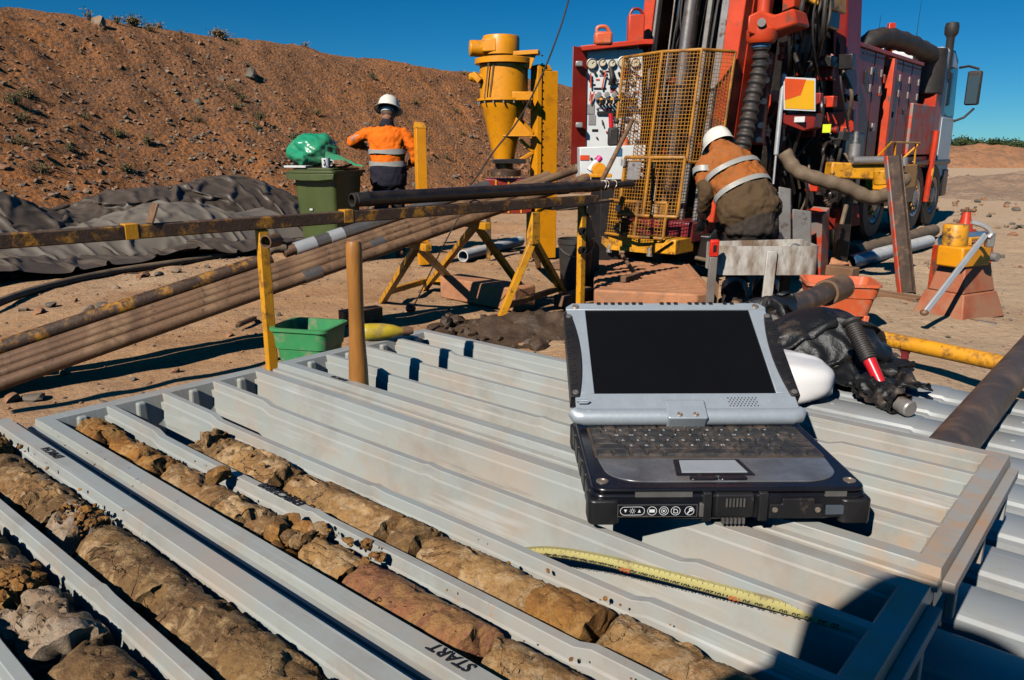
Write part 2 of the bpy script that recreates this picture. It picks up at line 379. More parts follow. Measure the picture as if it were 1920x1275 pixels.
# ------------------------------------------------------------------ the setting: ground, bank, far ground
def earth(name, c_a, c_b, c_c, speck, bump=0.5, s_big=0.35, s_mid=2.2, speck_amt=0.3, vs=28.0, bdist=0.02, grime=0.55, vbump=0.35, pale=None):
    m = bpy.data.materials.new(name); m.use_nodes = True
    nt = m.node_tree; L = nt.links.new; bs = nt.nodes['Principled BSDF']
    tc = N(nt, 'ShaderNodeTexCoord'); vec = tc.outputs['Object']
    def noi(sc, det=8.0, ro=0.65):
        n = N(nt, 'ShaderNodeTexNoise', Scale=sc, Detail=det, Roughness=ro); L(vec, n.inputs['Vector']); return n.outputs['Fac']
    def rng(src, a, b, lo=0.0, hi=1.0):
        r = N(nt, 'ShaderNodeMapRange'); r.inputs['From Min'].default_value = a; r.inputs['From Max'].default_value = b
        r.inputs['To Min'].default_value = lo; r.inputs['To Max'].default_value = hi
        L(src, r.inputs['Value']); return r.outputs[0]
    def mix(fac, a, b, typ='MIX'):
        x = N(nt, 'ShaderNodeMix', data_type='RGBA', blend_type=typ); L(fac, x.inputs[0])
        for k, q in ((6, a), (7, b)):
            if hasattr(q, 'links'): L(q, x.inputs[k])
            else: x.inputs[k].default_value = (*q, 1)
        return x.outputs[2]
    c = mix(rng(noi(s_big), 0.40, 0.60), c_a, c_b)
    c = mix(rng(noi(s_mid, 10, 0.72), 0.46, 0.66), c, c_c)
    if pale:
        sx = N(nt, 'ShaderNodeSeparateXYZ'); L(vec, sx.inputs[0]); ax_ = N(nt, 'ShaderNodeMath', operation='ADD'); L(sx.outputs['X'], ax_.inputs[0]); L(rng(noi(0.6, 6, 0.6), 0.3, 0.7, -1.5, 1.5), ax_.inputs[1])
        c = mix(rng(ax_.outputs[0], 0.6, 3.2, 0.0, 0.75), c, pale)
    vo = N(nt, 'ShaderNodeTexVoronoi', Scale=vs); L(vec, vo.inputs['Vector'])
    sep = N(nt, 'ShaderNodeSeparateColor'); L(vo.outputs['Color'], sep.inputs[0])
    c = mix(rng(sep.outputs[0], 1 - speck_amt, 1 - speck_amt + 0.06, 0, 0.75), c, speck)
    c = mix(rng(noi(s_mid * 14, 6, 0.75), 0.30, 0.75, 0.0, grime), c, tuple(q * 0.45 for q in c_a))
    L(c, bs.inputs['Base Color'])
    bs.inputs['Roughness'].default_value = 0.95; bs.inputs['Specular IOR Level'].default_value = 0.15
    ad = N(nt, 'ShaderNodeMath', operation='ADD'); L(rng(vo.outputs['Distance'], 0, 0.6, vbump, 0), ad.inputs[0]); L(noi(s_mid * 7, 9, 0.75), ad.inputs[1])
    bp = N(nt, 'ShaderNodeBump', Strength=bump); bp.inputs['Distance'].default_value = bdist
    L(ad.outputs[0], bp.inputs['Height']); L(bp.outputs[0], bs.inputs['Normal'])
    return m
m_ground = earth('dusty_ground', (0.57, 0.315, 0.155), (0.60, 0.40, 0.24), (0.45, 0.235, 0.115), (0.36, 0.25, 0.175), 0.9, 0.33, 1.3, 0.06, 27, 0.045, 0.28, 0.06, (0.62, 0.46, 0.31))
m_bank = earth('red_earth', (0.52, 0.205, 0.070), (0.38, 0.180, 0.086), (0.28, 0.138, 0.070), (0.15, 0.105, 0.080), 1.0, 0.13, 0.9, 0.30, 11, 0.10, 0.7)
m_far = earth('far_red_earth', (0.50, 0.22, 0.10), (0.42, 0.22, 0.12), (0.30, 0.15, 0.08), (0.24, 0.15, 0.1), 0.8, 0.05, 0.4, 0.25, 3, 0.1)
m_mound = earth('pale_gravel', (0.44, 0.30, 0.20), (0.40, 0.25, 0.16), (0.30, 0.19, 0.12), (0.25, 0.19, 0.15), 0.8, 0.2, 1.2, 0.3, 9, 0.05)

def axis(lo, hi, step, far, g=1.22):
    a = list(np.arange(lo, hi + 1e-6, step)); s = step; x = lo
    left = []
    while x > -far: s *= g; x -= s; left.append(x)
    s = step; x = hi; right = []
    while x < far: s *= g; x += s; right.append(x)
    return left[::-1] + a + right
gx = axis(-6.0, 6.5, 0.055, 1500); gy = axis(2.0, 12.0, 0.055, 1500)
def ground_z(x, y):
    k = math.exp(-((x / 30) ** 2 + ((y - 8) / 30) ** 2))
    z = 0.05 * fbm(V((x * 0.5, y * 0.5, 3)), 3) * k
    z += 0.016 * fbm(V((x * 3.1, y * 3.1, 7)), 5) * k
    # tyre ruts and lumps on the right-hand flat
    z += 0.02 * fbm(V((x * 1.5 + y * 0.8, y * 1.1, 1)), 2) * k
    # the bare flat climbs to a low heap of red earth on the right
    if x > 9: z += 0.012 * min(x - 9, 60) * 0.1
    return z - 0.02
me_v = [(x, y, ground_z(x, y)) for x in gx for y in gy]
ny = len(gy)
mbg = MB(); mbg.v = [V(p) for p in me_v]
mbg.f = [(i * ny + j, (i + 1) * ny + j, (i + 1) * ny + j + 1, i * ny + j + 1) for i in range(len(gx) - 1) for j in range(ny - 1)]
struct('ground', mbg, m_ground)

# the long earth bank behind the site
BD = V((0.556, 0.831, 0)); BN = V((0.831, -0.556, 0)); BC = V((-10.7, 16.0, 0))
def bank_p(u, wv):
    # u metres along the crest, wv metres out from the crest (negative: on top behind it)
    H = 4.17 + 0.10 * fbm(V((u * 0.22, 0, 5)), 3)
    if u > 34: H *= max(0, 1 - (u - 34) / 14)
    foot = 5.3 + 0.5 * fbm(V((u * 0.3, 9, 2)), 2)
    if wv >= 0:
        t = min(1, wv / foot)
        z = H * (1 - t) - 0.02
        z += 0.22 * math.exp(-((t - 1) / 0.16) ** 2) * (1 if t < 1 else math.exp(-(wv - foot) / 0.5))
        z -= 0.18 * math.exp(-(wv / 0.35) ** 2)
    else:
        z = H - 0.18 * math.exp(-(wv / 0.35) ** 2) - 0.05 + 0.02 * wv
    p = BC + BD * u + BN * wv + V((0, 0, z))
    q = V((u, wv * 1.3, z))
    d = 0.09 * fbm(q * 0.7, 2) + 0.06 * fbm(q * 2.4 + V((3, 1, 8)), 4) + 0.025 * fbm(q * 8.0, 3)
    r = fbm(V((u * 1.2, wv * 0.25, 1)), 3)          # gullies that run down the slope
    d -= 0.10 * max(0, r) * (1 if wv > 0.4 else 0)
    edge = 0.25 if wv > 6.2 else 1.0
    return p + (BN * 0.6 + V((0, 0, 0.8))) * d * edge
us = list(np.arange(-12, 14, 0.11)) + list(np.arange(14, 49, 0.3))
wsx = [-9, -6, -3.5, -2, -1.2, -0.7, -0.4, -0.2, 0, 0.15] + list(np.arange(0.3, 6.4, 0.105)) + [6.6, 7.0]
mbb = MB(); mbb.v = [bank_p(u, x) for u in us for x in wsx]
nb = len(wsx)
mbb.f = [(i * nb + j, (i + 1) * nb + j, (i + 1) * nb + j + 1, i * nb + j + 1) for i in range(len(us) - 1) for j in range(nb - 1)]
for p in mbb.v[-nb:]: p.z = min(p.z, -0.1)
for i in range(len(us)): mbb.v[i * nb + nb - 1].z = -0.12
struct('earth_bank', mbb, m_bank)

# far red earth heap and pale gravel mound on the right
def heap(name, c, sx, sy, h, ang, m, nu=90, nv=50, rough=0.12, seed=0):
    ca, sa = math.cos(ang), math.sin(ang); mb = MB()
    def fn(a, b):
        x = (a * 2 - 1); y = (b * 2 - 1)
        e = max(0, 1 - (abs(x) ** 2.4 + abs(y) ** 2.2)) ** 0.7
        q = V((x * sx * 0.5, y * sy * 0.5, seed))
        z = h * e * (1 + 0.45 * fbm(q * 0.35, 3)) + rough * h * fbm(q * 2.0, 4) * min(1, e * 4) - 0.1
        X, Y = x * sx, y * sy
        return V((c[0] + X * ca - Y * sa, c[1] + X * sa + Y * ca, z))
    mb.grid(fn, nu, nv)
    return struct(name, mb, m)
heap('far_earth_heap', (50, 62, 0), 46, 9, 1.5, R_(-8), m_far, 170, 40, 0.16, 4)
heap('near_gravel_mound', (20.5, 25, 0), 9, 5, 0.62, R_(12), m_mound, 110, 60, 0.22, 9)
heap('low_gravel_mound', (13.6, 21.5, 0), 3.0, 2.4, 0.22, R_(30), m_mound, 60, 40, 0.3, 12)

# loose stones: the countable ones are things of their own, the rest is stuff
m_stone = [mat('stone_grey', (0.13, 0.11, 0.085), 0.9, var=0.3, dust=0.2, bump=0.4, bscale=40),
           mat('stone_red', (0.31, 0.14, 0.07), 0.9, var=0.3, dust=0.4, bump=0.4, bscale=40),
           mat('stone_pale', (0.26, 0.175, 0.11), 0.9, var=0.2, dust=0.3, bump=0.4, bscale=40)]
ICO_V, ICO_F = [], []
bm = bmesh.new(); bmesh.ops.create_icosphere(bm, subdivisions=2, radius=1.0)
ICO_V = [v.co.copy() for v in bm.verts]; ICO_F = [tuple(v.index for v in f.verts) for f in bm.faces]
bm.free()
bm = bmesh.new(); bmesh.ops.create_icosphere(bm, subdivisions=1, radius=1.0)
IC1_V = [v.co.copy() for v in bm.verts]; IC1_F = [tuple(v.index for v in f.verts) for f in bm.faces]
bm.free()
def rock_mb(c, s, seed, hi=True, flat=0.65, mb=None):
    mb = mb or MB(); c = V(c)
    rnd = random.Random(seed)
    ax = V((rnd.uniform(0.7, 1.25), rnd.uniform(0.7, 1.25), flat * rnd.uniform(0.7, 1.2)))
    rz = Matrix.Rotation(rnd.uniform(0, 6.28), 3, 'Z') @ Matrix.Rotation(rnd.uniform(-0.4, 0.4), 3, 'X')
    vs = []
    cuts = [(V((rnd.gauss(0, 1), rnd.gauss(0, 1), rnd.gauss(0, 1))).normalized(), rnd.uniform(0.45, 0.8)) for _ in range(6)]
    for q in (ICO_V if hi else IC1_V):
        q = q.copy()
        for n, d in cuts:
            e = q.dot(n) - d
            if e > 0: q -= n * e
        q = V((q.x * ax.x, q.y * ax.y, q.z * ax.z)) * (1 + 0.16 * mnoise.noise(q * 2.3 + V((seed * 1.7, 0, 0))))
        vs.append(c + (rz @ q) * s)
    mb.add(vs, ICO_F if hi else IC1_F); return mb
rr = random.Random(11)
def gz(p): return V((p.x, p.y, ground_z(p.x, p.y)))
stone_px = [(575,503,.075),(605,497,.06),(330,513,.07),(300,517,.05),(268,520,.06),(215,536,.05),(188,577,.05),(205,585,.07),(165,583,.05),
            (95,572,.06),(72,585,.05),(45,580,.05),(250,560,.03),(140,560,.03),(440,555,.03),(455,535,.04),(560,530,.04),(30,520,.05),(390,500,.05),(480,600,.03),(520,585,.03),
            (600,620,.025),(430,632,.03),(120,690,.04),(65,735,.06),(20,742,.05),(190,745,.03),(250,700,.03),(330,690,.03),(1770,585,.02),(1880,480,.05),(1900,440,.08),(1860,400,.07),(1905,395,.09),(1845,375,.08),(1700,720,.015)]
for i, (x, y, s) in enumerate(stone_px):
    p = gz(gnd(x, y))
    mb = rock_mb(p + V((0, 0, s * 0.25)), s, 100 + i)
    nm = 'left' if x < 300 else ('right' if x > 1500 else 'middle')
    lab = {'left': 'loose stone lying on the dirt in front of the tarpaulins', 'middle': 'small loose stone on the dirt beside the drill rods', 'right': 'loose stone on the bare ground right of the rig'}[nm]
    single('stone', mb, m_stone[i % 3], lab, 'stone', p, {'left': 'stones before the tarpaulins', 'middle': 'stones beside the rods', 'right': 'stones right of the rig'}[nm], smooth=25)
mbs = [MB(), MB(), MB()]
for i in range(4200):
    if i < 2600:
        x = rr.uniform(-5.5, 5.5); y = rr.uniform(2.6, 9.5) if i % 2 else rr.uniform(3.5, 14); s = rr.uniform(0.005, 0.016) * (1.5 if rr.random() < 0.12 else 1)
        if y > 8: s *= 1.5
    else:
        x = rr.uniform(6, 30); y = rr.uniform(9, 40); s = rr.uniform(0.02, 0.10)
    rock_mb((x, y, ground_z(x, y) + s * 0.2), s, i, False, mb=mbs[i % 3])
for k in range(3): tag(part('gravel', mbs[k], m_stone[k], None, 0, calc=False), 'small loose gravel scattered over the dusty ground', 'gravel', kind='stuff')
mbs = [MB(), MB(), MB()]
big = []
for i in range(12500):
    u = rr.uniform(-8, 30) if i % 3 else rr.uniform(-6, 6); wv = 0.3 + 6.0 * rr.random() ** 0.8
    if i % 4 == 0: wv = rr.uniform(3.2, 6.3)
    s = 0.015 + 0.055 * rr.random() ** 4 + (0.012 if u > 12 else 0)
    p = bank_p(u, wv)
    if s > 0.058 and len(big) < 70: big.append((p, s * 1.4, u, wv)); continue
    rock_mb(p + V((0, 0, s * 0.15)), s, i + 5000, False, 0.8, mb=mbs[(0, 1, 1, 2, 0, 1)[i % 6]])
for k in range(3): tag(part('bank_rubble', mbs[k], m_stone[k], None, 0, calc=False), 'rubble and stones lying over the red earth bank', 'rubble', kind='stuff')
for i, (p, s, u, wv) in enumerate(big):
    lab = 'larger stone low on the red bank' if wv > 3.2 else 'larger stone high on the red bank face'
    single('bank_stone', rock_mb(p + V((0, 0, s * 0.15)), s, 900 + i, True, 0.85), m_stone[(0, 1, 0, 2)[i % 4]], lab, 'stone', p, 'stones low on the bank' if wv > 3.2 else 'stones high on the bank', smooth=25)
# two flat slabs half way up
for px, py, u, lab in ((465, 150, 0, 'pale flat slab of rock half way up the red bank'), (180, 40, 0, 'pale slab of rock lying just under the bank crest')):
    d = ray(px, py); best = None
    for uu in np.arange(-8, 14, 0.25):
        for ww in np.arange(0.1, 6, 0.2):
            q = bank_p(uu, ww); e = ((q - V((0, 0, CAM_H))).normalized() - d.normalized()).length
            if best is None or e < best[0]: best = (e, q)
    q = best[1]
    single('rock_slab', rock_mb(q + V((0, 0, 0.03)), 0.22, px, True, 0.9), m_stone[2 if px < 400 else 0], lab, 'rock', q, smooth=20)

# dry shrubs on the bank
m_dry = mat('dry_grass', (0.33, 0.22, 0.10), 0.9, var=0.35, bump=0, spec=0.1)
m_sage = mat('grey_green_leaf', (0.12, 0.125, 0.06), 0.85, var=0.4, bump=0, spec=0.15)
m_leaf = mat('dark_scrub_leaf', (0.055, 0.075, 0.025), 0.8, var=0.5, scale=0.4, bump=0, spec=0.2)
m_bark = mat('scrub_bark', (0.12, 0.085, 0.06), 0.9, bump=0.3)
def tuft(p, h, wd, n, seed, m, name, label, group, leaf=False):
    rnd = random.Random(seed); t = thing(name, label, 'shrub', p, group)
    mb = MB(); ml = MB()
    for k in range(n):
        an = rnd.uniform(0, 6.28); ln = h * rnd.uniform(0.5, 1.05); sp = wd * rnd.uniform(0.1, 1.0)
        b = p + V((math.cos(an), math.sin(an), 0)) * wd * 0.15 * rnd.random()
        e = p + V((math.cos(an) * sp, math.sin(an) * sp, ln * (1 - 0.35 * sp / wd)))
        s = V((-math.sin(an), math.cos(an), 0)) * h * 0.018
        md = (b + e) / 2 + V((0, 0, h * 0.12))
        mb.add([b - s, b + s, md + s, md - s], [(0, 1, 2, 3)]); mb.add([md - s, md + s, e], [(0, 1, 2)])
        for q in range(5 if leaf else 3):
            c = b.lerp(e, rnd.uniform(0.35, 1.0)) + V((rnd.uniform(-1, 1), rnd.uniform(-1, 1), rnd.uniform(-1, 1))) * h * 0.1
            L_ = h * 0.085
            a1 = V((rnd.gauss(0, 1), rnd.gauss(0, 1), rnd.gauss(0, 1))).normalized() * L_; a2 = a1.cross(V((rnd.gauss(0, 1), rnd.gauss(0, 1), rnd.gauss(0, 1)))).normalized() * L_ * 0.4
            ml.add([c - a1, c + a2, c + a1, c - a2], [(0, 1, 2, 3)])
    part('stems', mb, m_dry, t, 0, calc=False); part('foliage', ml, m, t, 0, calc=False)
    return t
def bank_at(px, py):
    d = ray(px, py).normalized(); best = None
    for uu in np.arange(-9, 30, 0.4):
        for ww in np.arange(-0.4, 6.2, 0.3):
            q = BC + BD * uu + BN * ww; q.z = 4.17 * (1 - max(0, ww) / 5.3)
            e = ((q - V((0, 0, CAM_H))).normalized() - d).length
            if best is None or e < best[0]: best = (e, uu, ww)
    return bank_p(best[1], best[2])
crest = [(165, 25, .38, .22, 20, 'thin bare twigs of a dry shrub'), (212, 33, .22, .16, 60, 'small pale dry shrub'), (250, 38, .32, .34, 160, 'widest straw coloured dry shrub'), (275, 44, .24, .24, 80, 'low straw coloured dry shrub'),
         (297, 48, .22, .24, 80, 'low rounded dry shrub'), (335, 55, .16, .16, 40, 'tiny dry shrub'), (412, 62, .34, .36, 190, 'dense dry shrub standing alone'), (447, 66, .20, .22, 60, 'small dry shrub right of the dense one'), (570, 85, .2, .2, 40, 'tiny dry shrub above the bin'), (862, 130, .25, .3, 50, 'small dry shrub left of the yellow cyclone')]
for i, (x, y, h, wd, n, lb) in enumerate(crest):
    tuft(bank_at(x, y + 3), h, wd, n, 30 + i, m_dry, 'dry_shrub', lb + ' on the crest of the bank', 'dry shrubs on the bank crest')
slope = [(60,175),(45,200),(50,235),(150,220),(130,290),(200,240),(15,195),(435,170),(460,183),(450,205),(480,220),(485,240),(370,225),(265,262),(240,310),(780,190),(860,210),(550,255),(700,150),(840,300),(590,215),(20,290),(90,325),(870,260)]
for i, (x, y) in enumerate(slope):
    low = y > 215
    tuft(bank_at(x, y), rr.uniform(0.14, 0.26), rr.uniform(0.14, 0.26), 38, 60 + i, m_sage, 'slope_shrub', 'low grey green shrub near the foot of the bank' if low else 'low grey green shrub half way up the bank', 'shrubs low on the bank' if low else 'shrubs half way up the bank', True)

# scrub trees on the far right skyline
def scrub_tree(p, h, wd, seed, label):
    rnd = random.Random(seed); t = thing('scrub_tree', label, 'tree', p, 'scrub trees on the skyline')
    mb = MB(); ml = MB()
    for k in range(3):
        an = rnd.uniform(0, 6.28)
        mb.tube([p, p + V((math.cos(an) * wd * 0.2, math.sin(an) * wd * 0.2, h * 0.4)), p + V((math.cos(an) * wd * 0.45, math.sin(an) * wd * 0.45, h * 0.75))], [h * 0.03, h * 0.022, h * 0.008], 5)
    cl = [(V((rnd.uniform(-1, 1) * wd, rnd.uniform(-1, 1) * wd * 0.6, h * rnd.uniform(0.45, 0.95))), rnd.uniform(0.25, 0.5) * h) for _ in range(9)]
    for k in range(900):
        c, r = rnd.choice(cl)
        d = V((rnd.gauss(0, 1), rnd.gauss(0, 1), rnd.gauss(0, 0.8))).normalized() * r * rnd.random() ** 0.4
        q = p + c + d; s = h * rnd.uniform(0.05, 0.10)
        a1 = V((rnd.gauss(0, 1), rnd.gauss(0, 1), rnd.gauss(0, 1))).normalized() * s; a2 = a1.cross(V((rnd.gauss(0, 1), rnd.gauss(0, 1), 1))).normalized() * s * 0.6
        ml.add([q - a1, q + a2, q + a1, q - a2], [(0, 1, 2, 3)])
    part('trunk', mb, m_bark, t); part('crown', ml, m_leaf, t, 0, calc=False)
for i in range(16):
    px = 1786 + i * 13; Y = 118 + rr.uniform(-8, 8)
    p = at(px, 282, Y); p.z = 0.0
    side = 'far scrub tree on the skyline just right of the cab' if i < 4 else 'far scrub tree on the skyline near the right edge'
    scrub_tree(p, 2.5 * rr.uniform(0.85, 1.12), 1.6, 400 + i, side)

# ------------------------------------------------------------------ tarpaulins heaped along the foot of the bank
TG = V((0.596, 0.803, 0)); TW = V((-0.803, 0.596, 0)); TA = V((-5.25, 7.15, 0))
def fold(q, k=1.0):
    a = 1 - abs(mnoise.noise(q)) * 2.2
    return max(-0.4, a) * k
def crease(q, k=1.0):                        # sharp ridge lines with slack cloth between them
    w_ = V((mnoise.noise(q * 0.7 + V((5, 2, 9))), mnoise.noise(q * 0.7 + V((1, 8, 3))), 0)) * 0.9
    a = 1 - min(1, abs(mnoise.noise(q + w_)) * 2.6)
    return (a ** 1.8 - 0.28) * k
def drape(P, height, steps=200, g=0.004, damp=0.95, fric=0.75, rest=1.0, iters=4, bend=0.12):
    """small cloth solver: a slack sheet settles over a height field"""
    pos = P.copy(); prev = pos.copy()
    ru = np.linalg.norm(P[1:] - P[:-1], axis=-1).mean() * rest; rv = np.linalg.norm(P[:, 1:] - P[:, :-1], axis=-1).mean() * rest
    rd = math.hypot(ru, rv)
    def sv(A_, B_, r, k=1.0):
        d = B_ - A_; L_ = np.linalg.norm(d, axis=-1, keepdims=True) + 1e-9
        c = d * (0.5 * k * (L_ - r) / L_); A_ += c; B_ -= c
    for st in range(steps):
        v = (pos - prev) * damp; prev = pos.copy(); pos = pos + v; pos[..., 2] -= g
        for it in range(iters):
            for o in (0, 1):
                n0 = pos[o:-1:2]; n1 = pos[o + 1::2]; m_ = min(len(n0), len(n1)); sv(n0[:m_], n1[:m_], ru)
                sv(n0[:m_, :-1], n1[:m_, 1:], rd, 0.5); sv(n0[:m_, 1:], n1[:m_, :-1], rd, 0.5)
                n0 = pos[:, o:-1:2]; n1 = pos[:, o + 1::2]; m_ = min(n0.shape[1], n1.shape[1]); sv(n0[:, :m_], n1[:, :m_], rv)
            for o in (0, 1, 2, 3):
                if bend:
                    n0 = pos[o:-2:4]; n1 = pos[o + 2::4]; m_ = min(len(n0), len(n1)); sv(n0[:m_], n1[:m_], 2 * ru, bend)
                    n0 = pos[:, o:-2:4]; n1 = pos[:, o + 2::4]; m_ = min(n0.shape[1], n1.shape[1]); sv(n0[:, :m_], n1[:, :m_], 2 * rv, bend)
        h = height(pos[..., 0], pos[..., 1]); hit = pos[..., 2] < h
        pos[..., 2] = np.where(hit, h, pos[..., 2])
        for k in (0, 1): pos[..., k] = np.where(hit, prev[..., k] + (pos[..., k] - prev[..., k]) * (1 - fric), pos[..., k])
    return pos
def sheet_mb(pos):
    nu, nv = pos.shape[:2]; mb = MB(); mb.v = [V(p) for p in pos.reshape(-1, 3)]
    mb.f = [(i * nv + j, (i + 1) * nv + j, (i + 1) * nv + j + 1, i * nv + j + 1) for i in range(nu - 1) for j in range(nv - 1)]
    return mb
def tarp_uv(x, y): return (x - TA.x) * TG.x + (y - TA.y) * TG.y, (x - TA.x) * TW.x + (y - TA.y) * TW.y
def lumps(u, wv, sd):
    r = np.random.RandomState(sd); z = 0
    for k in range(7):
        a, b, p, q = r.uniform(1.2, 4.2), r.uniform(1.2, 4.2), r.uniform(0, 6.3), r.uniform(0, 6.3); z = z + np.sin(u * a + p + wv * b * 0.5) * np.sin(wv * b + q) / 7
    return z
def h_back(x, y):
    u, wv = tarp_uv(x, y); b = np.clip((wv - 0.7) / 2.4, 0, 1)
    ch = 0.36 + 0.42 * np.exp(-((u - 4.3) / 1.3) ** 2) + 0.36 * np.exp(-((u - 1.0) / 0.6) ** 2) + 0.20 * np.exp(-((u - 2.6) / 0.7) ** 2)
    z = ch * np.sin(b * math.pi) ** 0.9 * np.clip((5.9 - u) / 0.9, 0, 1)
    return np.maximum(0.01, z + 0.16 * lumps(u, wv, 3) * np.sin(b * math.pi))
def h_front(x, y):
    u, wv = tarp_uv(x, y); b = np.clip((wv + 0.15) / 2.1, 0, 1)
    hh = 0.26 + 0.30 * np.exp(-((u - 2.7) / 0.9) ** 2) + 0.06 * np.exp(-((u - 0.7) / 0.7) ** 2) + 0.16 * np.exp(-((u - 4.4) / 0.5) ** 2)
    return np.maximum(0.012, hh * np.sin(b * math.pi) ** 0.9 * np.clip((5.0 - u) / 0.6, 0, 1) + 0.07 * lumps(u * 0.8, wv * 0.8, 8) * np.sin(b * math.pi))
def lay(u0, u1, w0, w1, sp, hf, slack, seed, lift, steps, wave=0.05, skew=0.0):
    us_ = np.arange(u0, u1, sp); vs_ = np.arange(w0, w1, sp); r = np.random.RandomState(seed)
    U, W_ = np.meshgrid(us_, vs_, indexing='ij'); W_ = W_ + skew * (U - u0)
    X = TA.x + TG.x * U + TW.x * W_; Y = TA.y + TG.y * U + TW.y * W_
    Z = hf(X, Y) + lift + wave * (np.sin(U * 7.1 + W_ * 2.3 + seed) * np.sin(W_ * 5.3 - U * 1.7) + 0.6 * np.sin(U * 13.0 - W_ * 9.0)) + r.uniform(-0.02, 0.02, U.shape)
    return drape(np.stack([X, Y, Z], -1), hf, steps, rest=slack, bend=0.04)
def sheet(name, pos, m, label, cat, loc, th=0.004):
    o = single(name, sheet_mb(pos), m, label, cat, loc, smooth=0, calc=False); o.data.shade_smooth()
    so = o.modifiers.new('thickness', 'SOLIDIFY'); so.thickness = th
    sb = o.modifiers.new('smooth', 'SUBSURF'); sb.levels = 1; sb.render_levels = 1
    return o
sheet('dark_tarpaulin', lay(-1.5, 5.7, 0.55, 3.2, 0.040, h_back, 1.14, 3, 0.10, 130, 0.07), m_tarp, 'dark brown crumpled tarpaulin heaped along the foot of the bank', 'tarpaulin', TA + TW * 2)
sheet('grey_tarpaulin', lay(-1.6, 4.05, -0.10, 1.55, 0.045, h_front, 1.09, 5, 0.06, 130, 0.05, 0.02), m_tarp2, 'lighter grey tarpaulin draped in front of the dark one', 'tarpaulin', TA)
def h_low(x, y):
    u, wv = tarp_uv(x, y); return np.maximum(0.012, 0.10 + 0.16 * lumps(u * 1.5, wv * 1.5, 12))
sheet('black_plastic_sheet', lay(-1.4, 3.5, -0.55, 0.15, 0.04, h_low, 1.22, 9, 0.05, 110, 0.06), m_tarp, 'low crumpled dark sheet lying on the dirt before the grey tarpaulin', 'plastic sheet', TA)
hp = [gnd(-60, 590, .03), gnd(60, 545, .03), gnd(200, 512, .03), gnd(330, 492, .03), gnd(420, 478, .03), gnd(520, 458, .03), gnd(640, 440, .03)]
mb = MB(); mb.tube(bez(hp, 60), 0.035, 10)
single('ground_hose', mb, m_hose, 'dusty brown hose lying on the dirt along the tarpaulins', 'hose', hp[2])
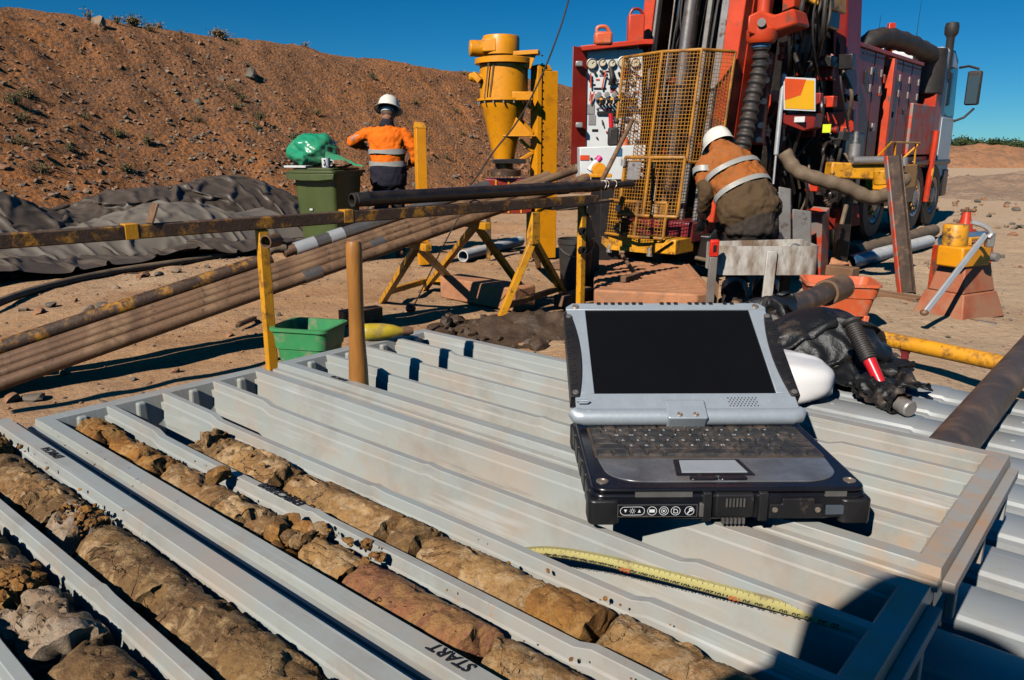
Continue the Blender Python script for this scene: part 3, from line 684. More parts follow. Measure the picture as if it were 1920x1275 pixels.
# ------------------------------------------------------------------ core trays on a pipe rack
EX = V((0.757, -0.653, 0)); SY = V((0.653, 0.757, 0)); TO = V((-0.178, 1.565, 0)); ZT = 0.84
TROT = math.atan2(-0.653, 0.757)
TL, TWD, NCH = 1.045, 0.365, 4
def tp(e, c, z=0.0):                        # e along the trays from their far left ends, c across towards the camera
    return TO + EX * e - SY * c + V((0, 0, ZT + z))
EDGE = 0.0185; PIT = (TWD - 2 * EDGE) / NCH
def tray_mesh(H=0.078, seed=0):
    ys = []                                  # (y, z, is inner ridge)
    for i in range(NCH + 1):
        yc = EDGE + i * PIT; ht = 0.0050 if 0 < i < NCH else 0.0095
        W_ = [(0.017, -0.064), (0.0095, -0.059), (0.0062, -0.051), (0.0030, -0.0135), (0.0012, -0.0115), (0.0, -0.0008), (-0.0008, 0)]
        L_ = [(yc - ht - a, z) for a, z in W_]; Rr = [(yc + ht + a, z) for a, z in W_[::-1]]
        if i > 0: ys += [(yc - PIT / 2, -0.066, 0)] + [(a, b, i) for a, b in L_]
        else: ys += [(0.0, -0.010, 0), (0.0085, -0.0095, 0), (0.0098, -0.001, 0), (0.0106, 0, 0), (yc, 0, 0)]
        if i < NCH: ys += [(a, b, i) for a, b in Rr]
        else: ys += [(TWD - 0.0106, 0, 0), (TWD - 0.0098, -0.001, 0), (TWD - 0.0085, -0.0095, 0), (TWD, -0.010, 0)]
    ys = [q for q in ys if -1e-6 <= q[0] <= TWD + 1e-6]
    ys.sort(key=lambda q: q[0])
    xs = [0, 0.002, 0.020, 0.022, 0.025, 0.029, 0.037, 0.052]
    mid = []
    for f in (0.17, 0.5, 0.83):
        mid += [TL * f - 0.02, TL * f - 0.010, TL * f, TL * f + 0.008]
    xs = xs + list(np.linspace(0.08, TL - 0.08, 26)) + mid + [TL - q for q in xs]
    xs = sorted(set(round(x, 5) for x in xs))
    def endz(x):
        d = min(x, TL - x)
        P = [(0, 0), (0.020, 0), (0.022, -0.001), (0.025, -0.012), (0.029, -0.034), (0.037, -0.058), (0.052, -0.066)]
        for (a, b), (c, d2) in zip(P, P[1:]):
            if d <= c: return b + (d2 - b) * (d - a) / (c - a)
        return -0.07
    def ridge_drop(x):
        f = x / TL
        t = lambda a: 1 / (1 + math.exp(-(x - a * TL) / 0.0022))
        return -0.0055 * (t(0.17) - t(0.5)) - 0.0055 * (t(0.505) - t(0.83))
    mb = MB(); ny = len(ys)
    for x in xs:
        for (y, z, k) in ys:
            zz = z
            if 0 < k < NCH and z > -0.0136: zz = z + ridge_drop(x)
            ee = endz(x)
            if min(y, TWD - y) < 0.009: ee = -0.5
            mb.v.append(V((x, y + 0.0012 * math.sin(x * 9 + seed) * (1 if 0 < k < NCH else 0), max(zz, ee))))
    nx = len(xs)
    mb.f = [(i * ny + j, (i + 1) * ny + j, (i + 1) * ny + j + 1, i * ny + j + 1) for i in range(nx - 1) for j in range(ny - 1)]
    # outside: lip, then walls, then floor
    loop = [i * ny for i in range(nx)] + [(nx - 1) * ny + j for j in range(1, ny)] + [i * ny + ny - 1 for i in range(nx - 2, -1, -1)] + [j for j in range(ny - 2, 0, -1)]
    prev = loop; cx, cy = TL / 2, TWD / 2
    for ins, z in ((-0.001, -0.012), (-0.001, -0.019), (0.004, -0.020), (0.012, -H)):
        cur = []
        for q in loop:
            p = mb.v[q]; sx = 1 if p.x > cx else -1; sy = 1 if p.y > cy else -1
            onx = p.x < 1e-5 or p.x > TL - 1e-5; ony = p.y < 1e-5 or p.y > TWD - 1e-5
            cur.append(len(mb.v)); mb.v.append(V((p.x - (sx * ins if onx else 0), p.y - (sy * ins if ony else 0), z)))
        n = len(loop)
        for k in range(n): mb.f.append((prev[k], cur[k], cur[(k + 1) % n], prev[(k + 1) % n]))
        prev = cur
    mb.f.append(tuple(prev))
    return mb
def end_fittings():
    d = MB(); r = MB()
    for s in (0, 1):
        for i in range(NCH):
            yc = EDGE + (i + 0.5) * PIT
            x = 0.030 if s == 0 else TL - 0.030
            pass
    # lip moulded on the outside of the right hand end
    d.box((TL + 0.0065, TWD / 2, -0.020), (0.011, TWD - 0.03, 0.012))
    for y in (0.05, 0.18, 0.31): d.box((TL + 0.005, y, -0.046), (0.008, 0.012, 0.039))
    return d, r
def add_tray(c0, e0, dz, label, ang=0.0, seed=0):
    t = thing('core_tray', label, 'core tray', tp(e0, c0 + TWD, dz), 'grey plastic core trays', rotz=TROT + ang)
    part('tray_body', tray_mesh(seed=seed), m_tray, t, 22)
    d, r = end_fittings()
    part('end_lip', d, m_tray_dusty, t, 0, bevel=0.0012)
    for i in range(NCH):
        yc = EDGE + (i + 0.5) * PIT
        part('end_rib', MB().prism([V((0.023, yc + y, z)) for y, z in ((-0.009, -0.064), (0.009, -0.064), (0.0065, -0.003), (-0.0065, -0.003))], V((0.011, 0, 0))), m_tray, t, 0, bevel=0.003)
    return t
trayA = add_tray(0.0, 0.0, 0.0, 'empty grey plastic core tray at the back with the wooden handle in it', 0.0, 1)
trayB = add_tray(0.383, 0.0, 0.0, 'grey plastic core tray in the middle holding two rows of core and the tape measure', 0.0, 2)
trayC = add_tray(0.760, 0.0, 0.010, 'front left grey plastic core tray filled with broken core', 0.0, 3)
# dust caked on rims: orange film as thin flat pieces is left to the material

# upturned trays on the level below
def upturned_mesh(H=0.07):
    W, n = 0.372, 3; mb = MB(); p = W / n
    ys = []
    for i in range(n):
        a = i * p
        ys += [(a + 0.0065, -0.045), (a + 0.0085, -0.012), (a + 0.020, -0.0105), (a + 0.0225, -0.001), (a + 0.0245, 0), (a + p - 0.0245, 0), (a + p - 0.0225, -0.001), (a + p - 0.020, -0.0105), (a + p - 0.0085, -0.012), (a + p - 0.0065, -0.045)]
    ys = [(0, -H), (0.004, -H)] + ys + [(W - 0.004, -H), (W, -H)]
    xs = [0, 0.003, 0.10, 0.106, 0.36, 0.366, 0.40, 0.406, 0.68, 0.686, 0.72, 0.726, 0.94, 0.946, 1.037, 1.04]
    for x in xs:
        raised = (0.366 <= x <= 0.40) or (0.686 <= x <= 0.72)
        for y, z in ys:
            zz = z
            if z > -0.02 and z < -0.005 and (0.106 <= x <= 0.36 or 0.406 <= x <= 0.68 or 0.726 <= x <= 0.94): zz = z + 0.004
            if z > -0.005 and raised: zz = z - 0.003
            if x < 0.001 or x > 1.039: zz = min(zz, -0.05)
            mb.v.append(V((x, y, zz)))
    ny, nx = len(ys), len(xs)
    mb.f = [(i * ny + j, (i + 1) * ny + j, (i + 1) * ny + j + 1, i * ny + j + 1) for i in range(nx - 1) for j in range(ny - 1)]
    for i in range(n):
        for x in (0.20, 0.52, 0.84):
            mb.lathe((x, (i + 0.5) * p, 0), (0, 0, 1), [(0.006, -0.001), (0.005, 0.0016), (0.0, 0.002)], 10)
    for ex in (0, 1.04): mb.box((ex + (0.002 if ex == 0 else -0.002), W / 2, -0.06), (0.004, W, 0.02))
    return mb
up_mesh = None
DLOW = -0.150
names = ['nearest the camera', 'second nearest the camera', 'third from the camera', 'farthest, under the black bag']
for k, c0 in enumerate((0.305, -0.072, -0.449, -0.826)):
    t = thing('upturned_core_tray', 'upturned grey core tray on the lower level, ' + names[k], 'core tray', tp(0.47, c0 + 0.372, DLOW), 'upturned trays on the lower level', rotz=TROT)
    if up_mesh is None:
        o = part('tray_body', upturned_mesh(), m_tray_low, t, 32); up_mesh = o.data
    else:
        o = bpy.data.objects.new('tray_body', up_mesh); COL.objects.link(o); o.parent = t
# the two brown pipes that carry the upper trays, and what stands under the lower level
def trail(e, c0, c1, z): return tp(e, c0, z), tp(e, c1, z)
PR = 0.0345; ZP = -0.080 - PR - 0.001
p0, p1 = trail(0.274, 1.22, -1.735, ZP)
t = thing('rack_pipe', 'brown steel pipe under the trays ending in a rusty collar behind the laptop', 'pipe', p0)
mb = MB(); mb.pipe(p0, p1, PR, PR - 0.006, 28); part('pipe', mb, m_rodd, t)
mb = MB(); dd = (p1 - p0).normalized(); mb.pipe(p1 - dd * 0.13, p1 + dd * 0.035, PR + 0.011, PR + 0.0006, 28); part('collar', mb, m_rod, t, bevel=0.002)
p0, p1 = trail(0.93, 0.30, -1.70, ZP)
t = thing('rack_pipe', 'brown steel pipe lying over the lower trays at the right edge', 'pipe', p0)
mb = MB(); mb.pipe(p0, p1, PR, PR - 0.006, 28); part('pipe', mb, m_rodd, t)
t = thing('tray_stand', 'steel stand carrying the lower core trays', 'stand', tp(0.9, 0.0, -ZT))
for e in (0.60, 1.38):
    mb = MB(); mb.bar(tp(e, 0.68, DLOW - 0.095), tp(e, -0.83, DLOW - 0.095), 0.05, 0.048); part('beam', mb, m_yel_rust, t, bevel=0.003)
    for c in (0.6, -0.75):
        mb = MB(); mb.bar(tp(e, c, DLOW - 0.12), tp(e, c, -ZT), 0.045, 0.045); part('leg', mb, m_yel_rust, t, bevel=0.003)
t = thing('pipe_stand', 'steel stand under the brown rack pipe', 'stand', tp(0.274, 0.3, -ZT))
for c in (1.12, -0.05, -1.45):
    mb = MB(); mb.bar(tp(0.274, c, ZP - PR - 0.001), tp(0.274, c, -ZT), 0.05, 0.05); part('leg', mb, m_yel_rust, t, bevel=0.003)

# handwriting on the tray rims
def text_mesh(name, body, size, M, mt, parent, thick=0.0004, shear=0.0, align='CENTER', bold=0.0):
    cu = bpy.data.curves.new(name, 'FONT'); cu.body = body; cu.size = size; cu.extrude = thick; cu.align_x = align; cu.align_y = 'CENTER'; cu.shear = shear; cu.resolution_u = 3; cu.offset = bold
    ob = bpy.data.objects.new(name, cu); COL.objects.link(ob)
    dg = bpy.context.evaluated_depsgraph_get(); me = bpy.data.meshes.new_from_object(ob.evaluated_get(dg))
    bpy.data.objects.remove(ob); bpy.data.curves.remove(cu)
    me.transform(M); me.materials.clear(); me.materials.append(mt)
    if parent is None: return me
    o = bpy.data.objects.new(name, me); COL.objects.link(o); o.parent = parent
    return o
def rim_text(tray, body, x, y, size, z=0.0012):
    M = Matrix.Translation((x, y, z)) @ Matrix.Rotation(math.pi, 4, 'Z')
    return text_mesh('marker_writing', body, size, M, m_ink, tray, shear=0.25, bold=0.0)
rim_text(trayB, 'START', 0.805, 0.0205, 0.0145)
rim_text(trayB, 'EMRC21810', 0.462, EDGE + PIT + 0.0005, 0.0155, -0.0038)
rim_text(trayC, 'EMRC54', 0.185, TWD - 0.0185, 0.0130)
rim_text(trayA, 'EMRC18', 0.165, 0.0185, 0.0105)

# ------------------------------------------------------------------ the drill core
def core_mat(name, a, b, c, dark):
    m = bpy.data.materials.new(name); m.use_nodes = True
    nt = m.node_tree; L = nt.links.new; bs = nt.nodes['Principled BSDF']
    tc = N(nt, 'ShaderNodeTexCoord'); oi = N(nt, 'ShaderNodeObjectInfo')
    va = N(nt, 'ShaderNodeVectorMath', operation='ADD'); L(tc.outputs['Object'], va.inputs[0])
    vm = N(nt, 'ShaderNodeVectorMath', operation='SCALE'); cm = N(nt, 'ShaderNodeCombineXYZ'); L(oi.outputs['Random'], cm.inputs[0]); L(oi.outputs['Random'], cm.inputs[1])
    L(cm.outputs[0], vm.inputs[0]); vm.inputs['Scale'].default_value = 17.0; L(vm.outputs[0], va.inputs[1]); vec = va.outputs[0]
    def noi(sc, det=8.0, ro=0.62, dist=0.0):
        n = N(nt, 'ShaderNodeTexNoise', Scale=sc, Detail=det, Roughness=ro, Distortion=dist); L(vec, n.inputs['Vector']); return n.outputs['Fac']
    def rng(src, x0, x1, lo=0.0, hi=1.0):
        r = N(nt, 'ShaderNodeMapRange'); r.inputs['From Min'].default_value = x0; r.inputs['From Max'].default_value = x1; r.inputs['To Min'].default_value = lo; r.inputs['To Max'].default_value = hi
        L(src, r.inputs['Value']); return r.outputs[0]
    def mix(f, p, q):
        x = N(nt, 'ShaderNodeMix', data_type='RGBA'); L(f, x.inputs[0])
        for k, e in ((6, p), (7, q)):
            if hasattr(e, 'links'): L(e, x.inputs[k])
            else: x.inputs[k].default_value = (*e, 1)
        return x.outputs[2]
    col = mix(rng(noi(14, 9, 0.65, 0.6), 0.44, 0.56), a, b)
    col = mix(rng(noi(30, 9, 0.7, 1.2), 0.50, 0.60), col, c)
    col = mix(rng(noi(46, 9, 0.75, 0.4), 0.54, 0.68, 0.0, 0.5), col, tuple(q * 0.5 for q in b))
    col = mix(rng(noi(22, 9, 0.7, 0.8), 0.58, 0.66, 0.0, 0.75), col, tuple(min(1, q * 1.3 + 0.05) for q in c))
    wv = noi(9, 6, 0.6, 2.0)
    d = N(nt, 'ShaderNodeMath', operation='SUBTRACT'); L(wv, d.inputs[0]); d.inputs[1].default_value = 0.5
    ab = N(nt, 'ShaderNodeMath', operation='ABSOLUTE'); L(d.outputs[0], ab.inputs[0])
    col = mix(rng(ab.outputs[0], 0.0, 0.006, 0.35, 0.0), col, tuple(min(1, q * 1.3) for q in c))   # pale veins
    wv2 = noi(7, 5, 0.6, 1.0); d2 = N(nt, 'ShaderNodeMath', operation='SUBTRACT'); L(wv2, d2.inputs[0]); d2.inputs[1].default_value = 0.47
    ab2 = N(nt, 'ShaderNodeMath', operation='ABSOLUTE'); L(d2.outputs[0], ab2.inputs[0])
    crack = rng(ab2.outputs[0], 0.0, 0.0035, 0.75, 0.0)
    col = mix(crack, col, dark)
    col = mix(rng(noi(5, 4, 0.6), 0.42, 0.66, 0.0, 0.45), col, tuple(q * 0.5 for q in b))
    col = mix(rng(noi(160, 6, 0.8), 0.50, 0.72, 0, 0.75), col, dark)
    L(col, bs.inputs['Base Color']); L(rng(noi(11, 4, 0.6), 0.40, 0.60, 0.42, 0.92), bs.inputs['Roughness']); bs.inputs['Specular IOR Level'].default_value = 0.35
    ad = N(nt, 'ShaderNodeMath', operation='SUBTRACT'); L(noi(70, 9, 0.72), ad.inputs[0]); L(crack, ad.inputs[1])
    bp = N(nt, 'ShaderNodeBump', Strength=1.0); bp.inputs['Distance'].default_value = 0.006; L(ad.outputs[0], bp.inputs['Height']); L(bp.outputs[0], bs.inputs['Normal'])
    return m
mc_tan = core_mat('core_tan', (0.44, 0.245, 0.090), (0.30, 0.155, 0.055), (0.54, 0.36, 0.19), (0.06, 0.026, 0.010))
mc_och = core_mat('core_ochre', (0.38, 0.165, 0.033), (0.28, 0.125, 0.032), (0.44, 0.24, 0.075), (0.06, 0.024, 0.008))
mc_brn = core_mat('core_brown', (0.30, 0.165, 0.058), (0.185, 0.10, 0.040), (0.44, 0.28, 0.13), (0.04, 0.020, 0.009))
mc_red = core_mat('core_red', (0.36, 0.145, 0.065), (0.41, 0.21, 0.075), (0.27, 0.11, 0.06), (0.06, 0.025, 0.012))
mc_pale = core_mat('core_pale', (0.36, 0.23, 0.125), (0.48, 0.36, 0.25), (0.34, 0.21, 0.11), (0.08, 0.045, 0.025))
def core_piece(e0, e1, c, r, m, seed, label, tray, rough=1.0, z=-0.0310, dz=0.0, ztilt=0.0):
    A, B = tp(e0, c, z + dz), tp(e1, c, z + dz + ztilt)
    L_ = (B - A).length; ax = (B - A) / L_; s = SY.copy(); t = V((0, 0, 1))
    nr = max(14, int(L_ / 0.0024)); n = 60; mb = MB(); rnd = random.Random(seed)
    tl0 = V((rnd.uniform(-.35, .35), rnd.uniform(-.5, .5), 0)); tl1 = V((rnd.uniform(-.35, .35), rnd.uniform(-.5, .5), 0))
    rows = []
    for i in range(nr + 1):
        f = i / nr
        for k in range(n):
            an = 2 * math.pi * k / n; ca, sa = math.cos(an), math.sin(an)
            q = V((f * L_ * 16 + seed * 3.3, ca * 0.55, sa * 0.55))
            rr_ = r * (1 + rough * (0.012 * fbm(q * 1.0, 3) + 0.016 * fbm(q * 4, 4)))
            ch = max(0, mnoise.noise(q * 1.9 + V((50, seed, 0))) - 0.30)      # chipped hollows
            rr_ -= r * min(ch * 1.6, 0.16) * rough
            vq = V((f * L_ * 30 + seed * 7.7, ca * 1.05, sa * 1.05)); vq += V((mnoise.noise(vq * 2.1), mnoise.noise(vq * 2.1 + V((9, 0, 0))), mnoise.noise(vq * 2.1 + V((0, 9, 0))))) * 0.35
            dd, pp_ = mnoise.voronoi(vq); gap = dd[1] - dd[0]; cell = mnoise.cell(pp_[0] * 37.0)
            rr_ += r * 0.045 * (cell - 0.5) * rough
            if gap < 0.16 and cell < 0.75: rr_ -= r * 0.085 * (1 - gap / 0.16) * min(1.3, rough)
            rr_ += r * 0.020 * fbm(q * 14, 4)
            e = min(f, 1 - f) * L_
            if e < 0.0035: rr_ *= 0.965 + 0.035 * math.sqrt(max(0, e / 0.0035)) + 0.04 * mnoise.noise(q * 5)
            sh = (1 - f) ** 6 * (tl0.x * ca + tl0.y * sa) * r + f ** 6 * (tl1.x * ca + tl1.y * sa) * r
            sh += ((1 - f) ** 8 + f ** 8) * 0.006 * mnoise.noise(V((ca * 2.2, sa * 2.2, seed + f)))
            mb.v.append(A + ax * (f * L_ + sh) + s * (rr_ * ca) + t * (rr_ * sa))
    mb.f = [(i * n + k, (i + 1) * n + k, (i + 1) * n + (k + 1) % n, i * n + (k + 1) % n) for i in range(nr) for k in range(n)]
    for end, row in ((0, 0), (1, nr)):
        prev = [row * n + k for k in range(n)]; cen = sum((mb.v[q] for q in prev), V((0, 0, 0))) / n
        for sc in (0.7, 0.35):
            cur = []
            for q in prev if sc == 0.7 else base:
                p = cen + (mb.v[q] - cen) * (sc if sc == 0.7 else 0.5); p += ax * 0.006 * mnoise.noise(p * 130) 
                cur.append(len(mb.v)); mb.v.append(p)
            for k in range(n): mb.f.append((prev[k], cur[k], cur[(k + 1) % n], prev[(k + 1) % n]))
            prev = cur; base = cur
        mb.f.append(tuple(prev))
    return single('core_piece', mb, m, label, 'drill core', (A + B) / 2 - V((0, 0, r)), 'drill core in the ' + tray, smooth=40)
ORD = ['first', 'second', 'third', 'fourth', 'fifth', 'sixth', 'seventh', 'eighth', 'ninth', 'tenth', 'eleventh', 'twelfth']
def run(c, segs, r, where, tray, seed, dz=0.0):
    for i, (a, b, m, ro, look) in enumerate(segs):
        core_piece(a + 0.001, b - 0.001, c, r * random.Random(seed + i).uniform(0.985, 1.015), m, seed + i, '%s core piece, %s in %s' % (look, ORD[i], where), tray, ro, dz=dz + random.Random(seed * 3 + i).uniform(-0.002, 0.002))
RB = 0.0295
yB = lambda k: 0.383 + TWD - (EDGE + (k + 0.5) * PIT)
yC = lambda k: 0.760 + TWD - (EDGE + (k + 0.5) * PIT)
run(yB(0), [(0.055, 0.125, mc_och, 1.6, 'short ochre'), (0.148, 0.235, mc_och, 1.0, 'cracked ochre'), (0.238, 0.275, mc_och, 1.5, 'rusty orange'), (0.279, 0.425, mc_tan, 0.8, 'long tan'), (0.43, 0.472, mc_tan, 1.4, 'broken tan'),
            (0.475, 0.515, mc_tan, 1.3, 'small tan'), (0.575, 0.635, mc_tan, 1.2, 'short tan'), (0.642, 0.80, mc_red, 0.6, 'long reddish'), (0.803, 1.005, mc_tan, 0.7, 'longest tan')], RB, 'the row beside the writing START', 'middle tray', 200)
run(yB(1), [(0.215, 0.245, mc_brn, 2.2, 'small crumbled'), (0.25, 0.285, mc_brn, 1.8, 'rough brown'), (0.29, 0.405, mc_tan, 1.2, 'broken ended tan'), (0.417, 0.470, mc_tan, 1.2, 'split tan'), (0.474, 0.600, mc_tan, 0.8, 'long tan'), (0.604, 0.650, mc_brn, 1.1, 'grey brown'),
            (0.653, 0.79, mc_tan, 0.8, 'long sandy'), (0.794, 0.85, mc_och, 1.1, 'cracked ochre'), (0.853, 0.93, mc_tan, 1.0, 'cracked tan'), (0.934, 1.005, mc_tan, 1.0, 'last tan')], RB, 'the row beside the tape measure', 'middle tray', 300)
run(yC(3), [(0.05, 0.105, mc_och, 2.2, 'crumbled ochre'), (0.125, 0.20, mc_brn, 0.9, 'smooth brown'), (0.203, 0.268, mc_tan, 1.1, 'tan banded'), (0.272, 0.33, mc_brn, 1.2, 'grey brown'), (0.333, 0.385, mc_pale, 1.5, 'white banded'), (0.402, 0.55, mc_brn, 0.7, 'long dark brown'), (0.553, 0.68, mc_brn, 1.0, 'brown'), (0.683, 0.85, mc_brn, 0.9, 'nearest brown')], RB + 0.001, 'the front tray row nearest the gap', 'front tray', 400, 0.010)
run(yC(2), [(0.20, 0.30, mc_brn, 1.8, 'crumbled dark'), (0.303, 0.37, mc_brn, 1.0, 'grey brown'), (0.373, 0.43, mc_brn, 1.2, 'greenish brown'), (0.435, 0.475, mc_och, 2.0, 'broken red brown'), (0.482, 0.57, mc_pale, 1.8, 'chalky white ended'), (0.578, 0.72, mc_brn, 1.0, 'nearest dark brown')], RB + 0.001, 'the second row of the front tray', 'front tray', 500, 0.010)
# crumbs and broken lumps lying on the core
def crumbs(e0, e1, c, n, smin, smax, seed, where, dz=0.0, spread=0.02, big=0.0085, base=0.0):
    rnd = random.Random(seed); mb = MB(); k = 0
    for i in range(n):
        e = rnd.uniform(e0, e1); cc = c + rnd.gauss(0, spread); off = abs(cc - c)
        z = base + (math.sqrt(max(0, RB ** 2 - off ** 2)) - 0.0305 if off < RB else -0.032) + rnd.uniform(-0.004, 0.003)
        s = smin + (smax - smin) * rnd.random() ** 2
        p = tp(e, cc, z + dz)
        if s > big:
            single('core_fragment', rock_mb(p, s, seed * 10 + i, True, 0.8), (mc_och, mc_tan, mc_brn, mc_och)[i % 4], 'loose broken lump of core lying in ' + where, 'core fragment', p, 'core lumps in ' + where, smooth=28)
        else:
            rock_mb(p, s, seed * 10 + i, False, 0.8, mb)
    if mb.v: tag(part('core_crumbs', mb, mc_och, None, 0, calc=False), 'fine crumbs of core in ' + where, 'core crumbs', kind='stuff')
crumbs(0.515, 0.575, yB(0), 80, 0.002, 0.014, 21, 'the crumbled gap of the START row', spread=0.013, base=-0.004)
crumbs(0.56, 0.65, yB(0) - 0.022, 18, 0.0015, 0.008, 22, 'the far edge of the START row', spread=0.005)
crumbs(0.30, 0.44, yB(0) - 0.021, 6, 0.001, 0.004, 23, 'the START row', spread=0.004)
crumbs(0.37, 0.375, yB(0) - 0.016, 1, 0.015, 0.016, 29, 'the START row halfway along', spread=0.001, dz=0.004)
crumbs(0.70, 0.95, yB(0) - 0.020, 6, 0.001, 0.0032, 24, 'the near half of the START row', spread=0.004)
crumbs(0.60, 0.98, yB(1) - 0.020, 7, 0.001, 0.0032, 25, 'the row beside the tape measure', spread=0.004)
crumbs(0.27, 0.46, yB(1) + 0.01, 20, 0.001, 0.004, 26, 'the far half of the tape measure row', spread=0.012)
crumbs(0.045, 0.12, yC(3), 60, 0.002, 0.015, 27, 'the far corner of the front tray', spread=0.013, dz=0.010, base=0.0)
crumbs(0.34, 0.405, yC(3) - 0.004, 110, 0.001, 0.006, 28, 'the crumbled part of the front tray row', spread=0.014, dz=0.010, base=-0.001)
crumbs(0.42, 0.48, yC(2), 60, 0.0015, 0.008, 31, 'the second row of the front tray', spread=0.013, dz=0.010, base=-0.003)
crumbs(0.13, 0.45, yC(3) - 0.022, 10, 0.001, 0.004, 32, 'the far edge of the front tray row', spread=0.004, dz=0.010)
crumbs(0.05, 1.0, 0.383 + TWD - 0.018, 10, 0.0007, 0.0018, 33, 'the rim of the middle tray', spread=0.003, dz=0.024)
crumbs(0.03, 0.5, 0.760 + 0.018, 10, 0.0007, 0.0018, 34, 'the rim of the front tray', spread=0.003, dz=0.033)

# ------------------------------------------------------------------ steel tape measure in the middle tray
m_tape = mat('yellow_tape', (0.44, 0.38, 0.14), 0.5, var=0.15, wear=(0.30, 0.23, 0.10), wear_amt=0.40, wear_scale=40, hard=0.06, bump=0.03)
m_tapred = mat('tape_red_ink', (0.55, 0.08, 0.02), 0.5, bump=0)
tpts = [(1.012, 0.486, -0.007), (0.93, 0.500, -0.009), (0.84, 0.5150, -0.012), (0.79, 0.5230, -0.015), (0.74, 0.5320, -0.022), (0.70, 0.5380, -0.036), (0.68, 0.541, -0.048)]
TPW = [tp(*q) for q in tpts]; tline = bez(TPW, 120)
tt = thing('tape_measure', 'yellow steel measuring tape lying along the middle tray beside the core', 'tape measure', TPW[0])
mb = MB(); wid = 0.0138
acc = [0.0]
for a, b in zip(tline, tline[1:]): acc.append(acc[-1] + (b - a).length)
def tape_frame(sdist):
    for i in range(len(acc) - 1):
        if acc[i + 1] >= sdist:
            f = (sdist - acc[i]) / (acc[i + 1] - acc[i]); p = tline[i].lerp(tline[i + 1], f); d = (tline[i + 1] - tline[i]).normalized()
            cr = (SY * 0.93 + V((0, 0, 0.30))).normalized(); cr = (cr - d * cr.dot(d)).normalized()
            return p, d, cr, cr.cross(d).normalized() * -1
    return tape_frame(acc[-1] - 1e-5)
ns = 120
for i in range(ns + 1):
    p, d, cr, nn = tape_frame(acc[-1] * i / ns)
    for k in range(7):
        x = -1 + 2 * k / 6
        mb.v.append(p + cr * (x * wid / 2) - nn * 0 + V((0, 0, 1)) * (0.0022 * x * x))
for i in range(ns):
    for k in range(6): mb.f.append((i * 7 + k, (i + 1) * 7 + k, (i + 1) * 7 + k + 1, i * 7 + k + 1))
part('blade', mb, m_tape, tt, 60)
blk, red = MB(), MB()
def mesh_to_mb(me, mb, org=V((0, 0, 0))):
    mb.add([org + v.co for v in me.vertices], [tuple(p.vertices) for p in me.polygons]); bpy.data.meshes.remove(me)
val = 20; 
while val <= 420:
    sdist = (val - 10) / 1000.0 + 0.003
    if sdist > acc[-1] - 0.02: break
    p, d, cr, nn = tape_frame(sdist)
    up = V((0, 0, 1)); upv = -cr
    xv = upv.cross(up).normalized(); 
    nrm = xv.cross(upv).normalized()
    M = Matrix(((xv.x, upv.x, nrm.x, 0), (xv.y, upv.y, nrm.y, 0), (xv.z, upv.z, nrm.z, 0), (0, 0, 0, 1)))
    M = Matrix.Translation(p - cr * 0.0042 + nrm * 0.0012) @ M
    me = text_mesh('digits', str(val), 0.0068, M, m_ink, None, thick=0.00005, bold=0.0001)
    mesh_to_mb(me, red if val % 100 == 0 else blk)
    for q in range(10):
        s2 = sdist + q * 0.001
        if s2 > acc[-1]: break
        p2, d2, cr2, n2 = tape_frame(s2)
        ln = 0.0052 if q == 0 else (0.0038 if q == 5 else 0.0025)
        a = p2 + cr2 * (wid / 2 - 0.0004) + V((0, 0, 0.0026)); b = p2 + cr2 * (wid / 2 - ln) + V((0, 0, 0.0018 if ln < 0.003 else 0.0013))
        w2 = d2 * 0.00013
        blk.add([a - w2, a + w2, b + w2, b - w2], [(0, 1, 2, 3)])
    val += 10
tag(part('black_markings', blk, m_ink, tt, 0, calc=False), kind='stuff'); tag(part('red_markings', red, m_tapred, tt, 0, calc=False), kind='stuff')

# ------------------------------------------------------------------ rugged laptop
m_lblk = mat('laptop_black', (0.006, 0.007, 0.010), 0.24, var=0.3, scale=20, wear=(0.12, 0.085, 0.06), wear_amt=0.27, wear_scale=30, hard=0.08, dust=0.02, bump=0.05, bscale=300)
m_lrub = mat('laptop_bumper', (0.012, 0.012, 0.013), 0.42, var=0.3, scale=20, wear=(0.17, 0.115, 0.075), wear_amt=0.31, wear_scale=40, hard=0.10, dust=0.03, bump=0.1, bscale=200)
m_lsil = mat('laptop_silver', (0.40, 0.44, 0.47), 0.42, 0.35, var=0.06, scale=60, wear=(0.62, 0.64, 0.66), wear_amt=0.34, wear_scale=260, hard=0.04, bump=0.12, bscale=500)
m_lscr = mat('laptop_screen', (0.004, 0.004, 0.005), 0.5, var=0.1, bump=0, spec=0.12)
m_lpalm = mat('laptop_palmrest', (0.17, 0.175, 0.185), 0.26, 0.30, var=0.35, scale=25, wear=(0.16, 0.13, 0.10), wear_amt=0.36, wear_scale=22, hard=0.14, bump=0.02, bscale=300, spec=0.7)
m_lkey = mat('laptop_key', (0.028, 0.027, 0.027), 0.45, var=0.2, scale=60, wear=(0.15, 0.105, 0.075), wear_amt=0.38, wear_scale=60, hard=0.14, bump=0.05, bscale=400)
m_ldeck = mat('laptop_key_deck', (0.085, 0.062, 0.046), 0.7, var=0.3, scale=60, bump=0.2, bscale=300)
m_lpad = mat('laptop_touchpad', (0.35, 0.37, 0.39), 0.35, var=0.08, scale=40, wear=(0.3, 0.22, 0.15), wear_amt=0.3, wear_scale=60, bump=0.02)
m_lgrey = mat('laptop_grey_trim', (0.15, 0.14, 0.13), 0.4, 0.3, var=0.2, scale=40, wear=(0.28, 0.2, 0.14), wear_amt=0.35, wear_scale=40, bump=0.05)
m_screw = mat('brass_screw', (0.40, 0.32, 0.24), 0.4, 0.7, var=0.2, scale=100, bump=0.05)
